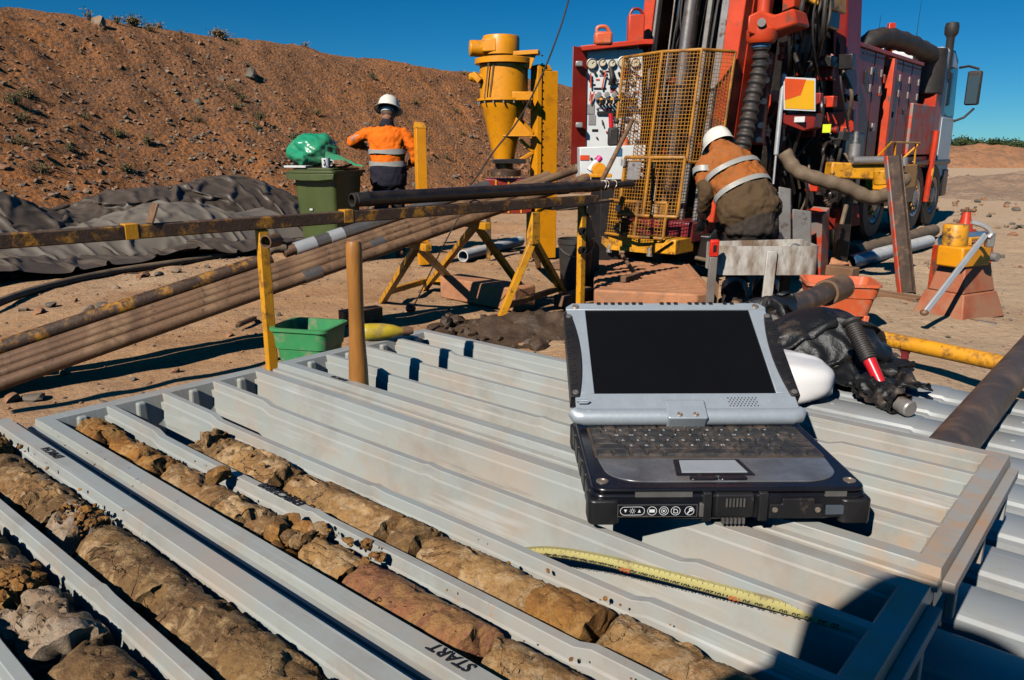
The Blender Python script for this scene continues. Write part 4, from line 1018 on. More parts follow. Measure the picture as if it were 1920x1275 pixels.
m_icon = mat('white_print', (0.75, 0.75, 0.74), 0.5, var=0.03, bump=0)
m_clear = mat('smoky_window', (0.07, 0.085, 0.10), 0.15, var=0.1, bump=0, spec=0.7)
LW, LD, LH = 0.271, 0.216, 0.037
lp = thing('laptop', 'rugged black and silver laptop with dusty keys standing open on the trays', 'laptop', (0.078, 0.690, ZT + 0.0035), rotz=R_(0.6))
def rrect(x0, y0, x1, y1, r, n=4):
    out = []
    for cx, cy, a0 in ((x1 - r, y0 + r, -90), (x1 - r, y1 - r, 0), (x0 + r, y1 - r, 90), (x0 + r, y0 + r, 180)):
        for k in range(n + 1):
            a = R_(a0 + 90 * k / n); out.append((cx + r * math.cos(a), cy + r * math.sin(a)))
    return out
def plate(poly, z0, z1): return MB().prism([V((x, y, z0)) for x, y in poly], (0, 0, z1 - z0))
base = part('base', plate(rrect(0, 0, LW, LD, 0.012), 0.004, LH - 0.006), m_lblk, lp, 30, bevel=0.0025)
part('top_cover', plate(rrect(0.001, 0.001, LW - 0.001, LD - 0.001, 0.013), LH - 0.0055, LH), m_lblk, lp, 30, bevel=0.0022)
for sx in (0, 1):
    mb = MB(); x = -0.0025 if sx == 0 else LW - 0.0105
    for k in range(5):
        mb.box((x + 0.0065, 0.03 + k * 0.038, 0.019), (0.013, 0.030, 0.022))
    part('side_guard', mb, m_lrub, lp, 0, bevel=0.002)
for (x, y) in ((0.012, 0.012), (LW - 0.012, 0.012), (0.012, LD - 0.012), (LW - 0.012, LD - 0.012)):
    part('corner_bumper', plate(rrect(x - 0.0155, y - 0.0155, x + 0.0155, y + 0.0155, 0.007), 0.0, 0.026), m_lrub, lp, 30, bevel=0.002)
    sc = part('screw', MB().lathe((x, y + (0.006 if y < 0.1 else 0), LH - 0.001), (0, 0, 1), [(0.0062, 0), (0.0062, 0.0018), (0.0045, 0.0024), (0.0035, 0.0012), (0, 0.001)], 16), m_screw, lp)
for x in (0.045, LW / 2, LW - 0.045):
    for y in (0.05, 0.17): part('rubber_foot', MB().cyl((x, y, -0.0005), (x, y, 0.005), 0.007, n=12), m_lrub, lp)
# palm rest with its curved lower outline
pp = [(0.014, 0.0745), (0.015, 0.064)] + [(0.017 + 0.040 * (1 - math.cos(a)), 0.048 - 0.033 * math.sin(a)) for a in np.linspace(0.15, 1.5, 9)]
pr = [(LW - x, y) for x, y in pp[::-1]]
part('palm_rest', plate(pp + pr, LH - 0.001, LH + 0.0012), m_lpalm, lp, 30, bevel=0.0006)
part('touchpad_frame', plate([(0.088, 0.028), (0.168, 0.028), (0.163, 0.068), (0.093, 0.068)], LH + 0.0008, LH + 0.0026), m_lblk, lp, 0, bevel=0.0015)
part('touchpad', plate([(0.0945, 0.0325), (0.1615, 0.0325), (0.1575, 0.0640), (0.0985, 0.0640)], LH + 0.0022, LH + 0.0032), m_lpad, lp, 0, bevel=0.001)
for x0 in (0.0995, 0.129): part('touchpad_button', plate(rrect(x0, 0.0165, x0 + 0.0285, 0.0255, 0.004), LH + 0.0005, LH + 0.003), m_lblk, lp, 30, bevel=0.001)
kb = part('keyboard', plate(rrect(0.012, 0.077, LW - 0.012, 0.1700, 0.004), LH - 0.0012, LH + 0.0008), m_ldeck, lp, 30)
def keycap(x0, y0, wk, hk):
    mb = MB(); z0, z1 = LH + 0.0006, LH + 0.0036; t = 0.0013
    mb.add([(x0, y0, z0), (x0 + wk, y0, z0), (x0 + wk, y0 + hk, z0), (x0, y0 + hk, z0), (x0 + t, y0 + t, z1), (x0 + wk - t, y0 + t, z1), (x0 + wk - t, y0 + hk - t, z1), (x0 + t, y0 + hk - t, z1)],
           [(0,3,2,1),(4,5,6,7),(0,1,5,4),(1,2,6,5),(2,3,7,6),(3,0,4,7)])
    return mb
rows = [('F', [1.0] * 15), ('1', [0.8] + [1.0] * 12 + [1.6]), ('Q', [1.4] + [1.0] * 12 + [1.0]), ('A', [1.7] + [1.0] * 11 + [1.7]), ('Z', [2.1] + [1.0] * 10 + [1.0, 1.3]), ('_', [1.1, 1.1, 1.1, 1.1, 5.0, 1.1, 1.1, 1.0, 1.0, 1.0])]
letters = {'1': '`1234567890-=', 'Q': ' QWERTYUIOP[]\\', 'A': ' ASDFGHJKL;\' ', 'Z': ' ZXCVBNM,./  '}
hs = [0.0105, 0.0158, 0.0158, 0.0158, 0.0158, 0.0158]; ytop = 0.1690; legend = MB()
for (nm, ks), hk in zip(rows, hs):
    tot = sum(ks); sc_ = (LW - 0.028) / tot; x = 0.014
    for i, kw in enumerate(ks):
        part('key', keycap(x + 0.0008, ytop - hk + 0.0007, kw * sc_ - 0.0016, hk - 0.0014), m_lkey, kb, 0)
        s = letters.get(nm, '')
        if i < len(s) and s[i] != ' ':
            mesh_to_mb(text_mesh('k', s[i], 0.0056, Matrix.Translation((x + 0.0052, ytop - hk * 0.42, LH + 0.0037)), m_icon, None, 0.00003), legend)
        x += kw * sc_
    ytop -= hk
part('key_legends', legend, m_icon, kb, 0, calc=False)
part('hinge_base', plate(rrect(0.088, 0.1715, 0.180, 0.190, 0.004), LH - 0.001, LH + 0.004), m_lgrey, lp, 30, bevel=0.0015)
# front edge: icon panel, latch, card door, lamp window
def fbox(x0, x1, z0, z1, y0, y1): return MB().box(((x0 + x1) / 2, (y0 + y1) / 2, (z0 + z1) / 2), (x1 - x0, y1 - y0, z1 - z0))
fp = part('button_panel', fbox(0.024, 0.104, 0.0075, 0.0225, -0.0022, 0.003), m_lblk, lp, 0, bevel=0.0012)
part('panel_trim', MB().add([V((0.025, -0.00235, 0.0085)), V((0.103, -0.00235, 0.0085)), V((0.103, -0.00235, 0.0215)), V((0.025, -0.00235, 0.0215)), V((0.0256, -0.00235, 0.0091)), V((0.1024, -0.00235, 0.0091)), V((0.1024, -0.00235, 0.0209)), V((0.0256, -0.00235, 0.0209))], [(0,1,5,4),(1,2,6,5),(2,3,7,6),(3,0,4,7)]), m_lgrey, fp, 0)
ic = MB(); IY = -0.0027
def flat(pts): ic.add([V((x, IY, z)) for x, z in pts], [tuple(range(len(pts)))])
def ring(cx, cz, r, wd, n=22, sx=0.0):
    pts = []
    for k in range(n):
        a = 2 * math.pi * k / n; pts.append((math.cos(a), math.sin(a)))
    vs = []
    for (ca, sa) in pts:
        o = sx if ca > 0 else -sx
        vs += [V((cx + o + r * ca, IY, cz + r * sa)), V((cx + o + (r - wd) * ca, IY, cz + (r - wd) * sa))]
    ic.add(vs, [(2 * k, 2 * ((k + 1) % n), 2 * ((k + 1) % n) + 1, 2 * k + 1) for k in range(n)])
cz = 0.015
ring(0.0395, cz, 0.0046, 0.0005, 24, 0.0075)
flat([(0.0312, cz + 0.0016), (0.0342, cz + 0.0016), (0.0327, cz - 0.0018)]); flat([(0.0448, cz - 0.0016), (0.0478, cz - 0.0016), (0.0463, cz + 0.0018)])
ring(0.0395, cz, 0.0017, 0.0005, 14)
for k in range(8):
    a = 2 * math.pi * k / 8; c_, s_ = math.cos(a), math.sin(a)
    flat([(0.0395 + 0.0022 * c_ - 0.0002 * s_, cz + 0.0022 * s_ + 0.0002 * c_), (0.0395 + 0.0031 * c_ - 0.0002 * s_, cz + 0.0031 * s_ + 0.0002 * c_), (0.0395 + 0.0031 * c_ + 0.0002 * s_, cz + 0.0031 * s_ - 0.0002 * c_), (0.0395 + 0.0022 * c_ + 0.0002 * s_, cz + 0.0022 * s_ - 0.0002 * c_)])
for cx in (0.0587, 0.0702, 0.0817, 0.0952): ring(cx, cz, 0.0047, 0.0005)
flat([(0.0560, cz - 0.0016), (0.0614, cz - 0.0016), (0.0614, cz + 0.0016), (0.0560, cz + 0.0016)])
ring(0.0702, cz, 0.0028, 0.0005, 16); ring(0.0702, cz, 0.0011, 0.0010, 10)
for q in ([(0.0797, cz - 0.0025), (0.0803, cz - 0.0025), (0.0803, cz + 0.0026), (0.0797, cz + 0.0026)], [(0.0803, cz - 0.0025), (0.0840, cz - 0.0025), (0.0840, cz - 0.0019), (0.0803, cz - 0.0019)], [(0.0834, cz - 0.0019), (0.0840, cz - 0.0019), (0.0840, cz + 0.0008), (0.0834, cz + 0.0008)], [(0.0803, cz + 0.0020), (0.0822, cz + 0.0020), (0.0840, cz + 0.0006), (0.0834, cz + 0.0004), (0.0818, cz + 0.0014), (0.0803, cz + 0.0014)]): flat(q)
flat([(0.0928, cz - 0.0028), (0.0936, cz - 0.0034), (0.0962, cz - 0.0002), (0.0953, cz + 0.0006)]); ring(0.0966, cz + 0.0013, 0.0019, 0.0011, 12)
part('icons', ic, m_icon, fp, 0, calc=False)
lt = part('latch', fbox(0.120, 0.158, 0.008, 0.033, -0.0042, 0.004), m_lrub, lp, 0, bevel=0.0022)
mb = MB()
for k in range(6): mb.box((0.1305 + k * 0.0034, -0.0050, 0.0245), (0.0014, 0.0026, 0.0085))
part('latch_grip', mb, m_lgrey, lt, 0)
mb = MB()
for k in range(6): mb.box((0.1285 + k * 0.0040, -0.0030, 0.0045), (0.0022, 0.004, 0.006))
part('latch_teeth', mb, m_lgrey, lt, 0)
for x in (0.108, 0.163): part('latch_post', fbox(x, x + 0.009, 0.003, 0.034, -0.003, 0.003), m_lrub, lp, 0, bevel=0.0015)
cd = part('card_door', MB().prism([V((x, 0.003, z)) for x, z in ((0.174, 0.006), (0.226, 0.006), (0.226, 0.021), (0.218, 0.021), (0.218, 0.027), (0.186, 0.027), (0.186, 0.021), (0.174, 0.021))], (0, -0.0055, 0)), m_lrub, lp, 0, bevel=0.001)
for x in (0.179, 0.221): part('screw', MB().lathe((x, -0.0024, 0.0155), (0, -1, 0), [(0.0028, 0), (0.0028, 0.001), (0.0015, 0.0013), (0, 0.0006)], 12), m_screw, cd)
part('lamp_window', fbox(0.2295, 0.2495, 0.0095, 0.0195, -0.0022, 0.002), m_clear, lp, 0, bevel=0.001)
for x in (0.108, 0.2545): part('grey_clip', fbox(x - 0.0028, x + 0.0028, 0.008, 0.0225, -0.0028, 0.002), m_lgrey, lp, 0, bevel=0.0008)
part('front_sticker', fbox(0.042, 0.098, 0.0285, 0.0335, -0.0006, 0.001), m_lgrey, lp, 0)
part('front_plate', fbox(0.228, 0.249, 0.0285, 0.0335, -0.0006, 0.001), m_lgrey, lp, 0)
# lid, lying far back on its central hinge
LA = R_(31.0); ld_t = V((0, math.cos(LA), math.sin(LA))); ld_n = V((0, -math.sin(LA), math.cos(LA))); LO = V((0.0, 0.168, 0.0495))
def lid(x, t, n): return LO + V((x - 0.003, 0, 0)) + ld_t * (t * 0.91) + ld_n * n
def lplate(poly, n0, n1): return MB().prism([lid(x, t, n0) for x, t in poly], ld_n * (n1 - n0))
lb = part('lid', lplate(rrect(0.0, 0.004, LW, 0.213, 0.013), -0.013, 0.001), m_lblk, lp, 30, bevel=0.002)
SX0, SX1, ST0, ST1 = 0.0265, 0.2465, 0.0365, 0.200
bz = MB()
for poly in ([(0.003, 0.002), (LW - 0.003, 0.002), (LW - 0.003, ST0), (0.003, ST0)], [(0.001, ST1), (LW - 0.001, ST1), (LW - 0.001, 0.206), (LW - 0.010, 0.2145), (0.010, 0.2145), (0.001, 0.206)], [(0.002, ST0), (SX0, ST0), (SX0, ST1), (0.002, ST1)], [(SX1, ST0), (LW - 0.002, ST0), (LW - 0.002, ST1), (SX1, ST1)]):
    bz.prism([lid(x, t, 0.0012) for x, t in poly], ld_n * 0.0055)
part('bezel', bz, m_lsil, lb, 30, bevel=0.0008)
mb = MB(); mb.tube([lid(x, t, n) for x, t, n in ((-0.001, 0.012, 0.000), (0.004, 0.006, -0.001), (0.012, 0.004, -0.002), (LW - 0.012, 0.004, -0.002), (LW - 0.004, 0.006, -0.001), (LW + 0.001, 0.012, 0.000))], [0.007, 0.0098, 0.0105, 0.0105, 0.0098, 0.007], 18, side=ld_t)
part('rounded_edge', mb, m_lsil, lb, 50)
part('screen', lplate([(SX0, ST0), (SX1, ST0), (SX1, ST1), (SX0, ST1)], 0.0015, 0.0048), m_lscr, lb, 0)
for s in (0, 1):
    f = (lambda x: x) if s == 0 else (lambda x: LW - x)
    inner = [(0.006 + 0.0125 * (1 - ((t - 0.118) / 0.085) ** 2) ** 0.5 if abs(t - 0.118) < 0.085 else 0.006, t) for t in np.linspace(0.030, 0.188, 15)]
    inner = [(0.019 - 0.011 * ((t - 0.118) / 0.085) ** 2 * -1 if False else 0.0150 - 0.0100 * ((t - 0.105) / 0.090) ** 2, t) for x, t in inner]
    poly = [(f(-0.0025), 0.029)] + [(f(x), t) for x, t in inner] + [(f(-0.0025), 0.190)]
    bp = part('side_bumper', lplate(poly, -0.0125, 0.0092), m_lrub, lb, 30, bevel=0.001)
    mb = MB()
    for k in range(11): mb.box(lid(f(0.0025), 0.052 + k * 0.0115, 0.0092), (0.0075, 0.0028, 0.0026), Matrix.Rotation(LA, 3, 'X'))
    part('bumper_rib', mb, m_lrub, bp, 0, bevel=0.0006)
    for t in (0.0360, 0.183): part('screw', MB().lathe(lid(f(0.0035), t, 0.009), ld_n, [(0.0038, 0), (0.0038, 0.0012), (0.002, 0.0018), (0, 0.0008)], 14), m_lgrey, bp)
    part('screw', MB().lathe(lid(f(0.014), 0.2065, 0.0065), ld_n, [(0.0046, 0), (0.0046, 0.001), (0.003, 0.0018), (0, 0.0008)], 16), m_screw, lb)
mb = MB()
for k in range(20):
    if k in (7, 8, 12, 17): continue
    mb.box(lid(0.046 + k * 0.0095, 0.2135, 0.002), (0.0058, 0.006, 0.010), Matrix.Rotation(LA, 3, 'X'))
tag(part('top_ribs', mb, m_lrub, lb, 0, bevel=0.0008), kind='stuff')
part('top_strip', lplate([(0.030, 0.205), (LW - 0.030, 0.205), (LW - 0.030, 0.2155), (0.030, 0.2155)], -0.0128, 0.0010), m_lrub, lb, 0, bevel=0.001)
mb = MB()
for r_ in range(5):
    for k in range(9 if r_ % 2 == 0 else 8):
        x = 0.186 + k * 0.0042 + (0.0021 if r_ % 2 else 0); mb.lathe(lid(x, 0.0142 + r_ * 0.0034, 0.0068), ld_n, [(0.0009, 0), (0.0009, 0.0002), (0, 0.0002)], 7)
part('speaker_holes', mb, m_lscr, lb, 0)
hg = part('hinge', lplate(rrect(0.109, -0.009, 0.156, 0.0225, 0.003), -0.010, 0.0100), m_lsil, lb, 30, bevel=0.0015)
for x in (0.123, 0.142): part('screw', MB().lathe(lid(x, -0.003, 0.0098), ld_n, [(0.0034, 0), (0.0034, 0.001), (0.002, 0.0016), (0, 0.0006)], 14), m_screw, hg)
mb = MB(); mb.tube([lid(x, t, 0.010) for x, t in ((0.004, 0.021), (0.016, 0.0215), (0.019, 0.0195), (0.016, 0.0175), (0.006, 0.0175))], 0.0014, 8)
part('stylus_slot', mb, m_lsil, lb)

# ------------------------------------------------------------------ things lying on and between the trays
hb = tp(0.185, 0.325, -0.062)
t = thing('hammer', 'upright worn wooden hammer handle standing in the back tray', 'hammer', hb)
prof = [(0.0120, 0.015), (0.0150, 0.020), (0.0160, 0.05), (0.0152, 0.085), (0.0128, 0.125), (0.0120, 0.17), (0.0122, 0.225), (0.0128, 0.265), (0.0124, 0.279), (0.0102, 0.285), (0, 0.286)]
mb = MB(); mb.lathe(hb, (0.012, 0.0, 1), [(0, 0.012)] + prof, 24); part('handle', mb, m_wood, t, 50)
mb = MB(); mb.bar(hb + V((0, 0, 0.012)) - EX * 0.055, hb + V((0, 0, 0.012)) + EX * 0.055, 0.03, 0.026); part('hammer_head', mb, m_steel, t, bevel=0.005)
m_ybot = mat('yellow_clear_plastic', (0.72, 0.52, 0.04), 0.3, var=0.25, scale=30, wear=(0.55, 0.4, 0.12), wear_amt=0.4, wear_scale=40, trans=0.35, bump=0.1, bscale=150)
b0 = tp(-0.012, 0.165, 0.018); b1 = tp(0.036, 0.085, 0.0145)
t = thing('plastic_bottle', 'small yellow see through bottle lying on the far end of the back tray', 'bottle', b0)
bd = (b1 - b0); bl = bd.length
mb = MB(); mb.lathe(b0, bd, [(0, 0), (0.012, 0.001), (0.0165, 0.006), (0.0175, 0.02), (0.0165, 0.045), (0.013, 0.066), (0.0085, 0.078), (0.0075, 0.082), (0, 0.082)], 20); part('bottle_body', mb, m_ybot, t, 50)
mb = MB(); mb.lathe(b0 + bd.normalized() * 0.0822, bd, [(0.0092, 0), (0.0095, 0.012), (0.006, 0.022), (0, 0.023)], 14); part('cap', mb, m_plank, t, 50)

# white plastic jug and black bag behind the laptop, hammer with the red and black handle
def blob(c, rx, ry, rz, seed, amp, M=None, nu=46, nv=30, freq=2.2):
    mb = MB()
    for i in range(nv + 1):
        th = math.pi * i / nv
        for k in range(nu):
            an = 2 * math.pi * k / nu
            q = V((math.sin(th) * math.cos(an), math.sin(th) * math.sin(an), math.cos(th)))
            f = 1 + amp * fbm(q * freq + V((seed, 0, 0)), 4) + amp * 0.6 * (0.5 - abs(mnoise.noise(q * freq * 1.7 + V((0, seed, 0)))))
            p = V((q.x * rx * f, q.y * ry * f, q.z * rz * f)); mb.v.append(V(c) + (M @ p if M else p))
    mb.f = [(i * nu + k, (i + 1) * nu + k, (i + 1) * nu + (k + 1) % nu, i * nu + (k + 1) % nu) for i in range(nv) for k in range(nu)]
    return mb
Mx = Matrix.Rotation(TROT, 3, 'Z')
jc = tp(0.475, -0.58, DLOW + 0.055)
t = thing('plastic_drum', 'white plastic drum half hidden behind the laptop under the black bag', 'drum', tp(0.475, -0.58, DLOW))
mb = MB(); dc = gnd(1452, 702, ZT + DLOW + 0.046)
for i in range(31):
    th = math.pi * i / 30
    for k in range(48):
        an = 2 * math.pi * k / 48; sg = lambda x, p: math.copysign(abs(x) ** p, x)
        q = V((sg(math.sin(th) ** 0.45 * math.cos(an), 0.75) * 0.125, sg(math.sin(th) ** 0.45 * math.sin(an), 0.75) * 0.078, sg(math.cos(th), 0.75) * 0.046))
        q.y *= 1 - 0.25 * q.x / 0.15; q.z *= 1 - 0.22 * q.x / 0.15
        mb.v.append(dc + (Matrix.Rotation(TROT + 0.15, 3, 'Z') @ (q * (1 + 0.05 * mnoise.noise(q * 14) + 0.10 * crease(q * 13.0)))))
mb.f = [(i * 48 + k, (i + 1) * 48 + k, (i + 1) * 48 + (k + 1) % 48, i * 48 + (k + 1) % 48) for i in range(30) for k in range(48)]
part('drum_body', mb, m_jug, t, 60)
mb = MB(); mb.lathe(dc - EX * 0.02 + V((0, 0, 0.045)), (0, 0, 1), [(0.03, 0), (0.03, 0.022), (0.026, 0.026), (0, 0.026)], 20)
dcx = dc
def h_bag(x, y):
    e = (x - TO.x) * EX.x + (y - TO.y) * EX.y
    z = np.full(x.shape, ZT + DLOW + 0.004)
    d = np.abs(e - 0.274); z = np.maximum(z, np.where(d < PR + 0.004, ZT + ZP + np.sqrt(np.maximum(0, (PR + 0.004) ** 2 - d ** 2)), 0))
    q = 1 - ((x - dcx.x) / 0.115) ** 2 - ((y - dcx.y) / 0.085) ** 2; z = np.maximum(z, np.where(q > 0, dcx.z + 0.05 * np.sqrt(np.maximum(q, 0)), 0))
    m_ = 1 - ((x - BAGC.x) / 0.15) ** 2 - ((y - BAGC.y) / 0.13) ** 2; z = np.maximum(z, np.where(m_ > 0, ZT + DLOW + 0.125 * np.sqrt(np.maximum(m_, 0)), 0))
    return z
b0_, b1_ = tp(0.17, -1.12, 0), tp(0.76, -0.64, 0); BAGC = b0_.lerp(b1_, 0.60)
bd_ = (b1_ - b0_).normalized(); bs_ = V((-bd_.y, bd_.x, 0)); sp = 0.010
Lb = (b1_ - b0_).length; ub = np.arange(0, Lb, sp); vb_ = np.arange(-0.5, 0.5, 0.034)
pos = np.zeros((len(ub), len(vb_), 3)); rnb = np.random.RandomState(4)
for i, uu in enumerate(ub):
    f = uu / Lb; wd_ = 0.16 + 0.19 * math.sin(min(1, f * 1.1) * math.pi) + 0.02 * math.sin(f * 31)
    for j, vv in enumerate(vb_):
        p = b0_ + bd_ * uu + bs_ * (vv * wd_ * 1.9 * 0.62); pos[i, j] = (p.x, p.y, 0)
pos[..., 2] = h_bag(pos[..., 0], pos[..., 1]) + 0.03 + 0.012 * np.sin(pos[..., 0] * 60 + pos[..., 1] * 25) * np.sin(pos[..., 1] * 70) + rnb.uniform(-0.006, 0.006, pos.shape[:2])
pos = drape(pos, h_bag, 120, g=0.0012, rest=1.42, bend=0.04)
for i in range(pos.shape[0]):
    for j in range(pos.shape[1]):
        q_ = V(pos[i, j]); pos[i, j, 2] += max(0, 0.016 * crease(q_ * 16.0) + 0.010 * crease(q_ * 34.0) + 0.008)
o = sheet('plastic_bag', pos, m_bag, 'torn black plastic bag hanging from the pipe over the lower trays', 'plastic bag', tp(0.47, -0.93, DLOW), 0.0015)
hh = tp(0.79, -0.60, DLOW + 0.024)
m_redgrip = mat('red_handle', (0.62, 0.012, 0.022), 0.3, var=0.1, wear=(0.3, 0.1, 0.08), wear_amt=0.3, dust=0.15, bump=0.03)
bot = gnd(1655, 728, ZT + DLOW + 0.035); top = at(1594, 600, bot.y + 0.10)
t = thing('club_hammer', 'hammer with red shaft and black ribbed rubber grip leaning on the black bag', 'hammer', bot)
hd = (top - bot); hl = hd.length; hd.normalize()
mb = MB(); mb.lathe(bot, hd, [(0.011, 0), (0.0125, 0.05), (0.0135, hl * 0.40), (0.0135, hl * 0.42)], 16); part('shaft', mb, m_redgrip, t, 50)
prof = [(0.0137, hl * 0.40)]
for k in range(16):
    h0 = hl * 0.42 + (hl * 0.50) * k / 16; prof += [(0.0172, h0), (0.0172, h0 + hl * 0.018), (0.0152, h0 + hl * 0.020), (0.0152, h0 + hl * 0.030)]
prof += [(0.0205, hl * 0.95), (0.0205, hl * 0.985), (0.014, hl), (0, hl)]
mb = MB(); mb.lathe(bot, hd, prof, 18); part('rubber_grip', mb, m_rub, t, 30)
h1 = gnd(1708, 768, ZT + DLOW + 0.0185); h0 = gnd(1620, 722, ZT + DLOW + 0.030)
mb = MB(); mb.lathe(h0, h1 - h0, [(0.013, 0), (0.016, 0.01), (0.015, 0.06), (0.014, 0.12), (0.0165, (h1 - h0).length - 0.03), (0.0165, (h1 - h0).length - 0.003), (0.014, (h1 - h0).length), (0, (h1 - h0).length)], 20); part('hammer_head', mb, m_steel, t, 35)
mb = MB()
def wrap(a, b):
    an = a * math.pi * 2; p = h0.lerp(h1, -0.1 + 0.93 * b); d = (h1 - h0).normalized(); s_, t_ = mb.frame(d)
    r = 0.020 + 0.010 * fold(V((math.cos(an) * 1.6, math.sin(an) * 1.6, b * 5))) + 0.004 * mnoise.noise(V((math.cos(an) * 4, b * 12, math.sin(an) * 4)))
    q = p + s_ * r * math.cos(an) + t_ * r * math.sin(an); q.z = max(q.z, ZT + DLOW + 0.004); return q
mb.grid(wrap, 40, 30); part('bag_wrap', mb, m_bag, t, 50)
# ------------------------------------------------------------------ yellow pipe rail across the middle distance
def rl(t, z): return V((-1.33 + 1.85 * t, 4.10 + 1.66 * t, z))
RD = V((1.85, 1.66, 0)).normalized(); RQ = V((-RD.y, RD.x, 0))
t = thing('rail_rack', 'rusty yellow steel rail on two posts crossing the middle of the picture', 'rail rack', rl(0, 0))
mb = MB(); mb.bar(rl(-0.9, 0.815), rl(1.06, 0.845), 0.064, 0.066); part('beam', mb, m_yel_rust, t, bevel=0.006)
mb = MB(); mb.bar(rl(0.0, 0.793), rl(0.0, 0.0), 0.052, 0.054, RD); part('post', mb, m_yel, t, bevel=0.004)
mb = MB(); mb.bar(rl(1.0, 0.80), rl(1.0, 0.0), 0.048, 0.05, RD); part('post', mb, m_yel, t, bevel=0.004)
mb = MB(); mb.pipe(rl(-0.006, 0.735) - RQ * 0.07, rl(0.03, 0.735) - RQ * 0.02, 0.036, 0.029, 20); part('pipe_socket', mb, m_rod, t)
for tt_, z in ((-0.262, 0.833), (0.205, 0.842)):
    mb = MB(); mb.box(rl(tt_, z - 0.005), (0.060, 0.070, 0.074), Matrix.Rotation(math.atan2(RD.y, RD.x), 3, 'Z')); part('splice_plate', mb, m_yel, t, bevel=0.003)
mb = MB(); mb.bar(rl(-0.225, 0.86), rl(-0.21, 0.955), 0.012, 0.085, RQ); part('stop_plate', mb, m_rod, t, bevel=0.003)
mb = MB(); mb.bar(rl(0.86, 0.80), rl(1.12, 0.83), 0.10, 0.02); mb.cyl(rl(1.02, 0.78) - RQ * 0.05, rl(1.02, 0.78) + RQ * 0.05, 0.05, n=18); mb.bar(rl(1.01, 0.72), rl(1.04, 0.55), 0.03, 0.09); part('roller_bracket', mb, m_blk, t, bevel=0.004)
for z in (0.62, 0.48):
    mb = MB(); mb.lathe(rl(0.985, z) - RQ * 0.06, RQ, [(0.032, 0), (0.032, 0.03), (0.02, 0.03), (0.02, 0)], 14, True); part('shackle', mb, m_blk, t)
b0, b1 = rl(0.222, 0.925), rl(1.12, 0.945)
t = thing('core_barrel', 'black steel tube lying along the rail with a threaded open end', 'pipe', b0)
bd = (b1 - b0).normalized()
mb = MB(); mb.pipe(b0 + bd * 0.10, b0 + (b1 - b0) * 0.74, 0.043, 0.035, 32); part('tube', mb, m_blk, t)
mb = MB(); mb.lathe(b0, bd, [(0.032, 0), (0.040, 0.002), (0.040, 0.012), (0.0375, 0.014), (0.0375, 0.024), (0.0415, 0.026), (0.0415, 0.099), (0.032, 0.099)], 32, True); part('threaded_end', mb, m_rub, t, 30)
q = b0 + (b1 - b0) * 0.74; L_ = (b1 - q).length
mb = MB(); mb.lathe(q, bd, [(0.042, 0.001), (0.046, 0.03), (0.046, 0.12), (0.038, 0.13), (0.038, 0.30), (0.042, 0.31), (0.042, 0.45), (0.034, 0.47), (0.034, L_), (0.028, L_ + 0.12), (0.030, L_ + 0.26), (0, L_ + 0.26)], 24); part('coupling', mb, m_blk, t, 30)
mb = MB()
for k, hgt in enumerate((0.50, 0.53, 0.62)):
    c = q + bd * hgt; s_, t_ = mb.frame(bd); mb.tube([c + (s_ * math.cos(a) + t_ * math.sin(a)) * 0.037 + bd * 0.01 * math.sin(a * 2) for a in np.linspace(0, 6.28, 20)], 0.0035, 6)
part('tie_wire', mb, m_rodg, t)

# ------------------------------------------------------------------ drill rods sloping up to the right
RP0 = V((-2.67, 3.84, 0.075)); RP1 = V((0.57, 6.04, 1.05)); RDD = (RP1 - RP0).normalized(); RQQ = V((-0.56, 0.83, 0))
def rodp(t, off, up): return RP0.lerp(RP1, t) + RQQ * off + V((0, 0, up))
def rod(name, label, t0, t1, off, up, r, m, rings=(), mring=None):
    a, b = rodp(t0, off, up), rodp(t1, off, up)
    t = thing(name, label, 'drill rod', a, 'drill rods')
    mb = MB(); mb.pipe(a, b, r, r * 0.72, 28); part('rod', mb, m, t, 40)
    for (h, w_) in rings:
        mb = MB(); mb.pipe(a + (b - a) * h, a + (b - a) * h + RDD * w_, r + 0.004, r + 0.0004, 28); part('joint', mb, mring or m, t, 40)
    return t
rod('drill_rod', 'brown drill rod lowest and nearest the camera in the sloping stack', -0.055, 0.995, -0.040, -0.048, 0.036, m_rod, ((0.93, 0.10), (0.45, 0.12)), m_rodg)
rod('drill_rod', 'pale brown drill rod lying second in the sloping stack', -0.05, 0.90, 0.012, -0.008, 0.030, m_rod, ((0.62, 0.1),), m_rodg)
rod('drill_rod', 'brown drill rod lying third in the sloping stack', -0.045, 0.985, 0.060, 0.020, 0.030, m_rod)
rod('drill_rod', 'brown drill rod lying fourth and farthest in the sloping stack', -0.045, 0.93, 0.110, 0.040, 0.030, m_rod)
rod('yellow_drill_rod', 'yellow painted rod lying on top of the sloping stack at the left', -0.05, 0.385, 0.180, 0.088, 0.045, m_yel_rust)
rod('grey_drill_rod', 'grey steel rod with a bright threaded end on top of the stack', 0.425, 0.80, 0.180, 0.090, 0.045, m_rodg, ((0.002, 0.14), (0.16, 0.10)), m_chrome)
c = rodp(0.395, 0.180, 0.07)
t = thing('lifting_shackle', 'rusty lifting shackle hanging on the end of the grey rod', 'shackle', c)
mb = MB(); s_ = RQQ
mb.tube(bez([c + RDD * 0.06 + V((0, 0, .05)), c - RDD * 0.02 + V((0, 0, .07)), c - RDD * 0.10 + V((0, 0, .03)), c - RDD * 0.11 - V((0, 0, .05)), c - RDD * 0.02 - V((0, 0, .09)), c + RDD * 0.06 - V((0, 0, .06))], 24), 0.026, 10); part('bow', mb, m_hose, t)
mb = MB(); mb.cyl(c + RDD * 0.05 + V((0, 0, .02)), c + RDD * 0.13 + V((0, 0, .03)), 0.03, 0.036, 14); part('pin', mb, m_rod, t)
